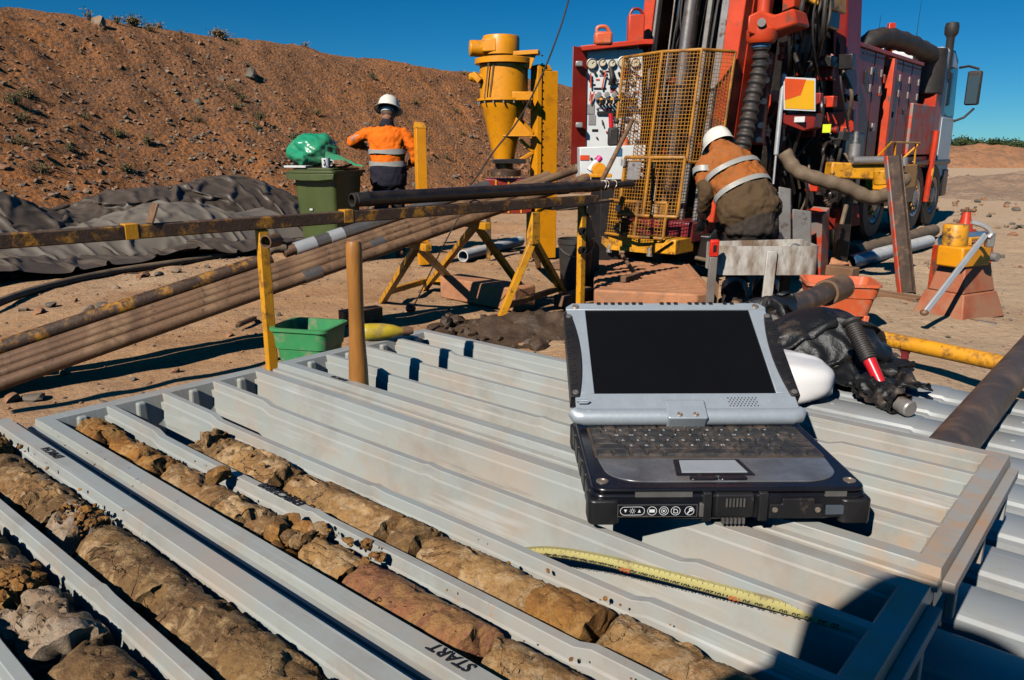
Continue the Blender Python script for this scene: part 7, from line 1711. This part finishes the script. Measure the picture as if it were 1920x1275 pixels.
# ------------------------------------------------------------------ guard cage in front of the mast
def wires(c00, c10, c01, c11, sp, r=0.0022):
    mb = MB(); c00, c10, c01, c11 = V(c00), V(c10), V(c01), V(c11)
    nu = max(2, int((c10 - c00).length / sp)); nv_ = max(2, int((c01 - c00).length / sp))
    for i in range(1, nu): mb.bar(c00.lerp(c10, i / nu), c01.lerp(c11, i / nu), r * 2)
    for j in range(1, nv_): mb.bar(c00.lerp(c01, j / nv_), c10.lerp(c11, j / nv_), r * 2)
    return mb
bayU = [(-0.53, -0.02), (-0.45, -0.34), (0.04, -0.48), (0.38, -0.40), (0.53, -0.06)]
zU0, zU1 = 0.98, 1.93
def cagepanel(name, bay, z0, z1, sp=0.031, tr=0.014):
    g = rp(name, MB(), m_yel, bevel=0) if False else None
    fr = MB()
    for (r, a) in bay: fr.tube([mp(r, a, z0), mp(r, a, z1)], tr, 8)
    for z in (z0, z1): fr.tube([mp(r, a, z) for r, a in bay], tr, 8)
    f = rp(name, fr, m_cage, bevel=0)
    wm = MB()
    for (r0, a0), (r1, a1) in zip(bay, bay[1:]):
        q = wires(mp(r0, a0, z0), mp(r1, a1, z0), mp(r0, a0, z1), mp(r1, a1, z1), sp); wm.add(q.v, q.f)
    tag(part('wire_mesh', wm, m_cage, f, 0, calc=False), kind='stuff')
    return f
cagepanel('guard_cage', bayU, zU0, zU1)
bayL = [(-0.54, -0.06), (-0.46, -0.38), (-0.20, -0.46)]
cagepanel('guard_cage', bayL, 0.42, 0.975)
bayD = [(-0.20, -0.50), (0.10, -0.56), (0.40, -0.47)]
dr = cagepanel('guard_door', bayD, 0.50, 1.02, 0.031, 0.016)
part('door_plate', MB().prism([mp(-0.14, -0.53, z) + RV * x for x, z in ((0, 0.82), (0.14, 0.82), (0.14, 0.98), (0, 0.98))], A * -0.006), m_steel, dr)
for z in (0.55, 0.97): part('hinge', MB().cyl(mp(-0.205, -0.515, z - 0.03), mp(-0.205, -0.515, z + 0.03), 0.026, n=12), m_steel, dr)
cagepanel('guard_skirt', [(-0.52, -0.20), (-0.44, -0.42), (0.02, -0.54), (0.30, -0.50)], 0.30, 0.62, 0.031, 0.015)
bm_ = rp('clamp_table', MB().bar(mp(-0.52, -0.25, 0.22), mp(0.40, -0.25, 0.22), 0.35, 0.14), m_yel, bevel=0.01)
for r in (-0.3, 0.15): part('clamp_bolt', MB().cyl(mp(r, -0.44, 0.2), mp(r, -0.44, 0.12), 0.03, n=8), m_steel, bm_)
part('clamp_gusset', MB().prism([mp(r, -0.445, z) for r, z in ((-0.5, 0.28), (-0.3, 0.15), (0.2, 0.15), (0.38, 0.28), (0.3, 0.29), (0.1, 0.19), (-0.22, 0.19), (-0.42, 0.29))], A * -0.02), m_yel, bm_)
rp('foot_clamp', MB().box(mp(0.0, 0.1, 0.33), (0.8, 0.5, 0.2), RM), m_mag, bevel=0.02)
rp('mast_foot', MB().box(mp(0.05, 0.35, 0.15), (1.0, 0.6, 0.3), RM), m_blk, bevel=0.02)
# ------------------------------------------------------------------ control console left of the mast
CYP = 7.75
def cn(px, py, d=0.0): return at(px, py, CYP) + V((0, d, 0))
cons = rp('control_console', MB().prism([cn(1098, 92), cn(1206, 92), cn(1200, 290), cn(1098, 290)], V((0, 0.35, 0))), m_white, bevel=0.006)
rp('console_roof', MB().prism([cn(1086, 88, -0.10), cn(1205, 76, -0.10), cn(1222, 76, -0.10), cn(1222, 86, -0.10), cn(1205, 86, -0.10), cn(1090, 98, -0.10)], V((0, 0.5, 0))), m_red, bevel=0.008)
dr = rp('console_door', MB().prism([cn(1073, 88, -0.10), cn(1101, 92, -0.02), cn(1098, 305, -0.02), cn(1069, 308, -0.10)], V((0.0, 0.035, 0))), m_reddark, bevel=0.006)
m_doorred = mat('console_door_red', (0.27, 0.012, 0.006), 0.35, var=0.15, dust=0.15, bump=0.03); dr.data.materials[0] = m_doorred
for y in (122, 235): part('door_latch', MB().box(cn(1084, y, -0.11), (0.07, 0.05, 0.05)), m_steel, dr, bevel=0.01)
def gauge(px, py, r):
    g_ = part('gauge', MB().lathe(cn(px, py, -0.005), V((0, -1, 0)), [(r, 0), (r, 0.03), (r * 0.86, 0.034), (r * 0.84, 0.024), (0, 0.024)], 24), m_steel, cons)
    part('gauge_face', MB().lathe(cn(px, py, -0.0301), V((0, -1, 0)), [(r * 0.82, 0), (0, 0.001)], 20), mat('gauge_face', (0.62, 0.55, 0.38), 0.4, bump=0), g_)
    part('needle', MB().bar(cn(px, py, -0.034), cn(px + 4, py - 4, -0.034), 0.004), m_ink, g_)
for px, py, r in ((1109, 120, .05), (1129, 118, .036), (1147, 119, .036), (1168, 117, .055), (1190, 118, .045), (1183, 152, .03)): gauge(px, py, r)
def knobs(name, pts, r, h, m):
    for px, py in pts: part(name, MB().lathe(cn(px, py, -0.001), V((0, -1, 0)), [(r * 0.6, 0), (r * 0.6, h * 0.5), (r, h * 0.55), (r, h), (0, h * 1.05)], 10), m, cons)
knobs('valve_knob', [(1122, 178), (1137, 178), (1151, 178), (1164, 178), (1176, 178), (1118, 183)], 0.026, 0.06, m_steel)
knobs('red_button', [(1171, 136)], 0.03, 0.05, mat('red_button_plastic', (0.7, 0.03, 0.05), 0.3, bump=0)); knobs('black_button', [(1180, 138), (1160, 138), (1115, 137), (1128, 135), (1152, 150)], 0.014, 0.03, m_rub)
for k in range(11):
    px = 1124 + k * 6.6; part('control_lever', MB().tube([cn(px, 196, -0.01), cn(px + 1, 194, -0.09), cn(px, 187, -0.13)], [0.012, 0.010, 0.016], 8), m_rub if k % 3 else m_yel, cons)
for (x0, y0, x1, y1) in ((1107, 138, 1107, 165), (1135, 133, 1128, 167), (1107, 172, 1105, 190), (1114, 172, 1107, 195)): part('small_lever', MB().bar(cn(x0, y0, -0.03), cn(x1, y1, -0.03), 0.012), m_redpale, cons)
part('hose_connector', MB().tube(bez([cn(1144, 128, -0.02), cn(1146, 145, -0.06), cn(1143, 160, -0.04)], 12), 0.022, 10), m_rub, cons)
part('black_slot', MB().box(cn(1152, 212, -0.01), (0.34, 0.03, 0.035)), m_blk, cons, bevel=0.004)
part('label_strip', MB().box(cn(1125, 166, -0.003), (0.12, 0.008, 0.016)), m_blk, cons)
part('red_label', MB().box(cn(1170, 147, -0.003), (0.05, 0.008, 0.025)), m_redgrip, cons)
for px, py in ((1108, 205), (1150, 238), (1110, 225)): part('info_plate', MB().box(cn(px, py, -0.003), (0.07, 0.008, 0.09)), m_steel, cons)
for x0, y0, x1, y1 in ((1150, 258, 1150, 229), (1170, 255, 1170, 228)):
    part('joystick', MB().tube([cn(x0, y0, -0.25), cn(x1, y1, -0.22)], 0.009, 8), m_steel, cons); part('joystick_knob', MB().ball(cn(x1, y1, -0.22), 0.028), m_rub, cons)
rk = random.Random(8)
for k in range(46):
    px, py = rk.uniform(1103, 1196), rk.choice([134, 143, 150, 158, 165, 172, 204, 219, 226, 246, 256]) + rk.uniform(-2, 2); q_ = rk.random()
    if q_ < 0.45: part('panel_switch', MB().lathe(cn(px, py, -0.001), V((0, -1, 0)), [(0.010, 0), (0.010, 0.012), (0.006, 0.03), (0, 0.032)], 8), rk.choice([m_rub, m_steel, m_redgrip, m_ink]), cons)
    elif q_ < 0.8: part('panel_label', MB().box(cn(px, py, -0.003), (rk.uniform(0.03, 0.07), 0.007, rk.uniform(0.010, 0.022))), rk.choice([m_ink, m_steel, m_redpale, m_blk]), cons)
    else: part('panel_pipe', MB().tube([cn(px, py, -0.02), cn(px + rk.uniform(-6, 6), py + rk.uniform(8, 18), -0.03)], 0.007, 6), rk.choice([m_rub, m_steel]), cons)
low = rp('console_desk', MB().prism([cn(1081, 276, -0.35), cn(1200, 272, -0.35), cn(1196, 335, -0.35), cn(1082, 335, -0.35)], V((0, 0.5, 0))), m_white, bevel=0.01)
part('warning_label', MB().box(cn(1090, 295, -0.355), (0.085, 0.006, 0.045)), m_redpale, low); part('blue_label', MB().box(cn(1152, 285, -0.355), (0.05, 0.006, 0.07)), m_blue, low)
for px in (1102, 1110): part('socket', MB().cyl(cn(px, 297, -0.36), cn(px, 297, -0.34), 0.012, n=10), m_ink, low)
rp('console_leg', MB().bar(cn(1140, 335, -0.1), V((cn(1140, 335).x, CYP - 0.1, 0)), 0.2, 0.3), m_blk)
# loose things parked on the console and its roof
c_ = cn(1129, 89, -0.06); t = thing('fuel_can', 'small orange plastic fuel can on the console roof', 'fuel can', c_)
mb = MB(); mb.box(c_ + V((0, 0, 0.07)), (0.17, 0.12, 0.12)); part('can_body', mb, m_orplast, t, bevel=0.025)
mb = MB(); mb.tube(bez([c_ + V((-0.06, 0, .13)), c_ + V((-0.05, 0, .17)), c_ + V((0.02, 0, .175)), c_ + V((0.06, 0, .13))], 14), 0.018, 8); part('handle', mb, m_orplast, t)
c_ = cn(1190, 82, -0.02); t = thing('red_box', 'red metal box with a strap handle on the console roof', 'box', c_)
mb = MB(); mb.box(c_ + V((0, 0, 0.125)), (0.15, 0.13, 0.25)); part('box_body', mb, m_redpale, t, bevel=0.012)
mb = MB(); mb.tube(bez([c_ + V((-0.06, 0, .25)), c_ + V((-0.03, 0, .30)), c_ + V((0.03, 0, .30)), c_ + V((0.07, 0, .25))], 14), 0.014, 8); part('strap', mb, m_reddark, t)
c_ = cn(1143, 275, -0.25); t = thing('grease_gun', 'black tool bundle standing on the white console desk', 'tool', c_)
mb = MB(); mb.box(c_ + V((0, 0, 0.09)), (0.10, 0.08, 0.17)); part('tool_body', mb, m_rub, t, bevel=0.02); mb = MB(); mb.tube([c_ + V((-0.02, 0, .17)), c_ + V((-0.03, 0, .3))], 0.022, 8); part('tool_neck', mb, m_redgrip, t)
c_ = cn(1163, 275, -0.25); t = thing('orange_cup', 'small orange cup standing on the white console desk', 'cup', c_)
mb = MB(); mb.lathe(c_, UZ, [(0.03, 0), (0.045, 0.002), (0.04, 0.07), (0.03, 0.085), (0, 0.085)], 16); part('cup_body', mb, m_orplast, t)
c_ = at(1112, 312, 6.9); t = thing('spray_bottle', 'white spray bottle with a pink cap lying in front of the console', 'bottle', c_)
d_ = V((0.6, 0.1, 0.75)); mb = MB(); mb.lathe(c_ - d_.normalized() * 0.05, d_, [(0, 0), (0.032, 0.002), (0.032, 0.09), (0.02, 0.11), (0, 0.11)], 16); part('bottle_body', mb, m_white, t)
mb = MB(); mb.lathe(c_ + d_.normalized() * 0.062, d_, [(0.03, 0), (0.03, 0.035), (0.02, 0.045), (0, 0.045)], 14); part('pink_cap', mb, mat('pink_plastic', (0.75, 0.03, 0.2), 0.4, bump=0), t)
c_ = at(1118, 328, 6.8); t = thing('pipe_clamp', 'yellow pipe clamp in front of the console', 'clamp', c_)
mb = MB(); mb.box(c_ + V((0, 0, -0.005)), (0.26, 0.12, 0.03)); mb.cyl(c_ + V((0.02, -0.05, 0.045)), c_ + V((0.02, 0.05, 0.045)), 0.06, n=16); part('clamp_body', mb, m_yel_clean, t, bevel=0.006)
mb = MB(); mb.bar(c_ - V((0, 0, 0.02)), V((c_.x, c_.y, 0)), 0.08); part('clamp_stand', mb, m_blk, t)
p0, p1 = at(1186, 225, 6.7), at(1128, 340, 6.2); mb = MB(); mb.cyl(p0, p1, 0.019, n=12)
single('steel_bar', mb, m_rod, 'rusty steel bar leaning against the guard cage', 'bar', p1)

# ------------------------------------------------------------------ drill table and gear in front of the rig
TPc = [gnd(1118, 578), gnd(1325, 590), gnd(1338, 575)]
tbp = [gnd(1112, 578), gnd(1298, 588), gnd(1330, 560), V((2.0, 8.1, 0)), V((0.95, 8.1, 0))]
t = thing('drill_table', 'dusty orange ribbed steel platform in front of the mast', 'platform', gnd(1220, 560))
mb = MB(); q0, q1 = gnd(1113, 580, 0), gnd(1305, 590, 0); bk = V((0.10, 1.0, 0)).normalized()
mb.prism([q0, q1, q1 + V((0.16, 0.10, 0)), q1 + V((0.16, 0.10, 0)) + bk * 1.8, q0 + bk * 1.8], V((0, 0, 0.155))); part('slab', mb, m_timber, t, bevel=0.015)
ex_ = (q1 - q0).normalized()
for k in range(22):
    mb = MB(); s0 = q0 + ex_ * 0.02 + bk * (0.12 + k * 0.075) + V((0, 0, 0.159)); mb.bar(s0, s0 + ex_ * ((q1 - q0).length + 0.08), 0.018, 0.007); part('tread_bar', mb, m_timber, t)
t = thing('steel_grid', 'dusty red perforated foot plate on the ground left of the mast', 'foot plate', gnd(1140, 455))
g0, g1, g2 = gnd(1108, 458, .05), gnd(1192, 462, .05), gnd(1125, 440, .05); mb = MB(); mb.prism([g0, g1, g1 + (g2 - g0), g2], V((0, 0, 0.03))); part('plate', mb, m_redpale, t, bevel=0.004)
for k in range(7):
    mb = MB(); a = g0.lerp(g2, (k + 0.5) / 7) + V((0, 0, 0.034)); mb.bar(a, a + (g1 - g0) * 0.98, 0.012, 0.012); part('rib', mb, m_redpale, t)
mb = MB(); mb.tube([gnd(1205, 470, .17), gnd(1260, 474, .2), gnd(1335, 490, .2)], 0.02, 10); single('hose_bar', mb, m_hose, 'thin dusty pipe lying across the back of the orange platform', 'pipe', gnd(1260, 474, .17))
t = thing('pipe_wrench', 'rusty hook wrench lying on the orange platform', 'wrench', gnd(1190, 530, .16))
a_, b_ = gnd(1166, 478, .30), gnd(1192, 515, .19); mb = MB(); mb.cyl(a_, b_, 0.018, n=10); part('shaft', mb, m_rod, t); mb = MB(); mb.bar(gnd(1168, 524, .19), gnd(1197, 515, .19), 0.05, 0.05); part('jaw', mb, m_plank, t, bevel=0.008)
timber('rusty_plank', 'dark plank lying on edge under the orange platform', (gnd(1040, 500, .03), gnd(1120, 470, .03)), 0.12, 0.06, m_plank)
for i, (a, b, ww) in enumerate(((( 1060, 520), (1165, 480), .10), ((1065, 500), (1150, 470), .10), ((1050, 565), (1110, 548), .12))):
    timber('wood_block', ['dark timber lying left of the orange platform, nearest the bucket', 'dark timber lying behind the bucket', 'short dark timber under the rail post'][i], (gnd(*a, .05), gnd(*b, .05)), ww, 0.09, m_plank)

# white trough on a frame with a red spirit level
t = thing('metal_trough', 'white rust stained metal trough on a timber frame beside the bending worker', 'trough', gnd(1430, 590))
TY = 5.55; zt_, zb_ = at(1440, 462, TY).z, at(1440, 515, TY).z
xa, xb = at(1347, 480, TY).x, at(1535, 480, TY).x; mb = MB(); rings = []
out = rrect(xa, TY - 0.02, xb, TY + 0.40, 0.05, 5); inn = rrect(xa + 0.012, TY - 0.008, xb - 0.012, TY + 0.388, 0.045, 5)
n = len(out)
for P_, z in ((out, zb_), (out, zt_), (inn, zt_), (inn, zb_ + 0.012)): mb.v.extend([V((x, y, z + (0.022 * mnoise.noise(V((x * 5, y * 5, 1))) if z == zt_ else 0))) for x, y in P_])
for i in range(3):
    for j in range(n): mb.f.append((i * n + j, i * n + (j + 1) % n, (i + 1) * n + (j + 1) % n, (i + 1) * n + j))
mb.f.append(tuple(range(n))); mb.f.append(tuple(range(3 * n, 4 * n))); part('trough_body', mb, m_whiterust, t, 40)
part('front_strap', MB().bar(V((xa + 0.375, TY - 0.035, zt_ - 0.03)), V((xa + 0.36, TY - 0.035, 0)), 0.075, 0.025, (0, 1, 0)), m_whiterust, t, bevel=0.006)
part('frame_leg', MB().bar(V((xb - 0.12, TY + 0.3, zb_)), V((xb - 0.12, TY + 0.3, 0)), 0.06), m_plank, t); part('frame_leg', MB().bar(V((xa + 0.06, TY + 0.3, zb_)), V((xa + 0.06, TY + 0.3, 0)), 0.06), m_plank, t)
part('green_rag', MB().grid(lambda a, b: V((xa + 0.27 + 0.17 * a + 0.02 * b, TY + 0.03 + 0.2 * b, zt_ - 0.10 + 0.085 * a * (1 - b) + 0.05 * b + 0.02 * mnoise.noise(V((a * 3, b * 3, 2))))), 12, 10), mat('faded_green_cloth', (0.13, 0.24, 0.19), 0.8, bump=0.2), t)
c_ = V((xb - 0.16, TY + 0.06, zt_ - 0.05)); part('steel_hoop', MB().tube([c_ + V((0.06 * math.cos(a), 0, 0.06 * math.sin(a))) for a in np.linspace(0.1, 3.0, 16)], 0.008, 8), m_steel, t)
lv = at(1340, 455, 5.4); lb_ = gnd(1328, 598)
t = thing('spirit_level', 'grey metal bar with a bright red end cap standing against the trough', 'spirit level', lb_)
d_ = (V((lv.x, lv.y, at(1340, 450, 5.4).z)) - lb_); mb = MB(); mb.bar(lb_, lb_ + d_ * 0.80, 0.055, 0.03, (0, 1, 0)); part('bar', mb, m_steel, t, bevel=0.004)
mb = MB(); mb.bar(lb_ + d_ * 0.801, lb_ + d_, 0.062, 0.04, (0, 1, 0)); part('red_cap', mb, mat('red_cap_plastic', (0.78, 0.03, 0.015), 0.35, bump=0.02), t, bevel=0.008)
mb = MB(); mb.bar(lb_ + d_ * 0.86 + V((0, -0.021, 0)), lb_ + d_ * 0.94 + V((0, -0.021, 0)), 0.022, 0.006, (0, 1, 0)); part('slot', mb, m_ink, t)

# orange tub
g = gnd(1572, 640); g = V((2.22, 5.15, 0)); t = thing('orange_tub', 'orange plastic tub on feet standing behind the black bag', 'tub', g)
Rt = R_(-12); tubbox(t, g + V((0, 0, 0.13)), 0.36, 0.27, 0.45, 0.37, 0.22, m_orplast, Rt, rad=0.05)
Rm = Matrix.Rotation(Rt, 3, 'Z')
for x in (-0.21, 0.21):
    for y in (-0.15, 0.15): part('foot', MB().bar(g + Rm @ V((x * 0.78, y * 0.75, 0.135)), g + Rm @ V((x * 0.70, y * 0.75, 0.0)), 0.035, 0.05), m_orplast, t, bevel=0.006)
part('lower_box', MB().box(g + Rm @ V((-0.02, 0, 0.07)), (0.22, 0.16, 0.11), Rm), m_orplast, t, bevel=0.01)
# yellow pipe with red foot
p0, p1 = V((1.62, 5.0, 0.16)), V((2.95, 3.0, 0.16)); t = thing('yellow_pipe', 'chipped yellow steel pipe lying low across the right side', 'pipe', p0)
mb = MB(); mb.pipe(p0, p1, 0.042, 0.034, 28); part('pipe', mb, m_yel, t); mb = MB(); d_ = (p1 - p0).normalized(); q = p0.lerp(p1, 0.665); mb.pipe(q, q + d_ * 0.02, 0.0435, 0.0422, 28); part('tape_ring', mb, m_pvc, t)
f = p0.lerp(p1, 0.43); t = thing('clamp_stand', 'small maroon clamp foot under the yellow pipe', 'foot', V((f.x, f.y, 0)))
mb = MB(); mb.lathe(V((f.x, f.y, 0)), UZ, [(0.05, 0), (0.05, 0.03), (0.022, 0.05), (0.02, 0.10), (0.03, 0.117), (0, 0.117)], 14); part('foot', mb, m_mag, t)

# red stand with yellow vice, chain wrench across it
g = gnd(1795, 590); t = thing('vice_stand', 'red steel pedestal with a yellow pipe vice on top', 'vice', g)
Rv = Matrix.Rotation(R_(28), 3, 'Z'); gl_ = lambda x, y, z: g + Rv @ V((x, y, z))
mb = MB(); mb.add([gl_(-.26, -.20, 0), gl_(.26, -.20, 0), gl_(.26, .20, 0), gl_(-.26, .20, 0), gl_(-.20, -.15, .19), gl_(.20, -.15, .19), gl_(.20, .15, .19), gl_(-.20, .15, .19)], [(0,3,2,1),(4,5,6,7),(0,1,5,4),(1,2,6,5),(2,3,7,6),(3,0,4,7)]); part('base', mb, m_redstand, t, bevel=0.008)
mb = MB(); mb.add([gl_(-.19, -.14, .191), gl_(.19, -.14, .191), gl_(.19, .14, .191), gl_(-.19, .14, .191), gl_(-.15, -.10, .40), gl_(.16, -.10, .40), gl_(.16, .10, .40), gl_(-.15, .10, .40)], [(0,3,2,1),(4,5,6,7),(0,1,5,4),(1,2,6,5),(2,3,7,6),(3,0,4,7)]); part('pedestal', mb, m_redstand, t, bevel=0.01)
mb = MB(); mb.box(gl_(.12, .03, .47), (.20, .20, .14), Rv); part('bracket', mb, m_redstand, t, bevel=0.012)
vz = .455; mb = MB(); mb.box(gl_(-.06, -.02, vz), (.34, .20, .15), Rv); vb = part('vice_body', mb, m_yel_clean, t, bevel=0.014)
mb = MB(); mb.lathe(gl_(-.13, .02, vz + .076), UZ, [(.085, 0), (.085, .14), (.078, .15), (0, .15)], 24); part('vice_drum', mb, m_yel, vb)
mb = MB(); mb.tube([gl_(-.04, -.04, vz + .078), gl_(-.04, -.04, vz + .12), gl_(.10, -.04, vz + .12), gl_(.10, -.04, vz + .078)], 0.014, 8); part('lift_handle', mb, m_yel, vb)
mb = MB(); mb.cyl(gl_(.18, -.13, vz - .02), gl_(.18, -.05, vz - .02), .032, n=16); part('vice_pin', mb, m_steel, vb)
a_, b_ = at(1735, 585, 5.05), at(1848, 440, 5.35); t = thing('pipe_wrench', 'long silver pipe wrench leaning across the red pedestal', 'wrench', a_)
mb = MB(); mb.bar(a_, b_, 0.04, 0.022, (0, 1, 0)); part('handle', mb, m_chrome, t, bevel=0.006)
mb = MB(); hk = bez([at(1852, 445, 5.35), at(1858, 436, 5.35), at(1845, 424, 5.35), at(1822, 416, 5.35)], 14); mb.tube(hk, [(0.022 - 0.0007 * k, 0.016) for k in range(15)], 8); part('hook_jaw', mb, m_chrome, t)
mb = MB(); mb.box(at(1856, 450, 5.37), (0.05, 0.05, 0.10)); part('heel_jaw', mb, m_steel, t, bevel=0.008)
mb = MB(); mb.ball(at(1733, 586, 5.05), (0.028, 0.025, 0.022)); part('wrench_end', mb, m_rod, t)
mb = MB(); mb.cyl(gnd(1748, 590, .015), gnd(1868, 608, .015), 0.012, n=10); single('steel_rod', mb, m_rodg, 'thin steel rod lying on the ground before the red pedestal', 'rod', gnd(1800, 600))
p0, p1 = gnd(1790, 452, .42), gnd(1850, 447, .42); 
p0, p1 = at(1768, 452, 6.1), at(1845, 446, 6.2); t = thing('plastic_pipe', 'short blue plastic pipe lying behind the yellow vice', 'pipe', p0)
mb = MB(); mb.pipe(p0, p1, 0.055, 0.048, 22); part('pipe', mb, m_blue, t)
mb = MB(); mb.box((p0 + p1) / 2 - V((0, 0, 0.055 + ((p0.z + p1.z) / 2 - 0.055) / 2)), (0.35, 0.25, (p0.z + p1.z) / 2 - 0.056)); part('trestle', mb, m_redpale, t, bevel=0.01)
# red cone
c_ = at(1808, 432, 6.4); t = thing('traffic_cone', 'small red cone with a valve on top behind the vice', 'cone', (c_.x, c_.y, 0))
hz_ = c_.z; mb = MB(); mb.lathe((c_.x, c_.y, hz_), UZ, [(0.085, 0), (0.085, 0.012), (0.06, 0.014), (0.028, 0.15), (0, 0.152)], 20); part('cone_body', mb, m_red, t)
mb = MB(); mb.cyl(c_ + V((-0.05, 0, .165)), c_ + V((0.06, 0, .165)), 0.012, n=8); mb.cyl(c_ + V((0, 0, .15)), c_ + V((0, 0, .19)), 0.014, n=8); mb.ball(c_ + V((0.06, 0, .165)), 0.018); part('valve', mb, m_rod, t)
mb = MB(); mb.cyl(V((c_.x, c_.y, 0)), V((c_.x, c_.y, hz_ - 0.001)), 0.10, n=20); part('stump', mb, m_rod, t)
# leaning steel channel with red edges, plank beneath
c0, c1 = gnd(1698, 549), at(1672, 292, 6.9); t = thing('steel_channel', 'dark steel channel with red painted edges leaning up against the rig', 'channel', c0)
mb = MB(); mb.bar(c0, c1, 0.115, 0.02, (0, 1, 0)); part('web', mb, m_rodd, t, bevel=0.003)
dd_ = (c1 - c0).normalized(); sd = dd_.cross(V((0, 1, 0))).normalized()
for s in (-1, 1): mb = MB(); mb.bar(c0 + sd * 0.062 * s - V((0, 0.02, 0)), c1 + sd * 0.062 * s - V((0, 0.02, 0)), 0.012, 0.06, (0, 1, 0)); part('flange', mb, m_redscuff if s > 0 else m_rodd, t, bevel=0.003)
timber('plank', 'brown plank lying on the ground below the leaning steel channel', (gnd(1635, 548, .02), gnd(1725, 562, .02)), 0.14, 0.04, m_plank)
# casing pipes behind
p0, p1 = gnd(1592, 492, .07), gnd(1742, 452, .07); t = thing('casing_pipe', 'white plastic casing pipe with blue bands lying behind the steel channel', 'pipe', p0); d_ = (p1 - p0).normalized(); LL = (p1 - p0).length
for a, b, m in ((0.0, 0.22, m_blue), (0.2205, 0.48, m_pvc), (0.4805, 0.63, m_blue), (0.6305, 1.0, m_pvc)): mb = MB(); mb.pipe(p0 + d_ * a * LL, p0 + d_ * b * LL, 0.075, 0.066, 24); part('pipe_section', mb, m, t)
p0, p1 = gnd(1600, 474, .09), gnd(1750, 432, .09); t = thing('wrapped_pipe', 'thick brown cloth wrapped pipe behind the white casing', 'pipe', p0)
pts = [p0.lerp(p1, k / 30) for k in range(31)]; mb = MB(); mb.tube(pts, [0.085 + 0.006 * math.sin(k * 2.1) for k in range(31)], 18); part('pipe', mb, m_hose, t)
single('sand_bag', blob(gnd(1565, 500, .06), 0.16, 0.13, 0.09, 6, 0.25), m_timber, 'dusty tan sandbag lying beside the trough', 'sandbag', gnd(1565, 500))
single('wood_wedge', MB().bar(gnd(1535, 503, .05), gnd(1605, 512, .05), 0.14, 0.10), m_plank, 'brown timber block under the end of the casing pipes', 'timber', gnd(1570, 508), bevel=0.01)
p0, p1 = at(1118, 372, 7.2), at(1000, 378, 7.6); mb = MB(); mb.tube(bez([gnd(1000, 388, .03), gnd(1060, 392, .03), gnd(1130, 385, .03), gnd(1180, 392, .03)], 30), 0.03, 10); single('ground_hose', mb, m_hose, 'dusty hose lying on the ground between the trestle and the guard cage', 'hose', gnd(1060, 392))
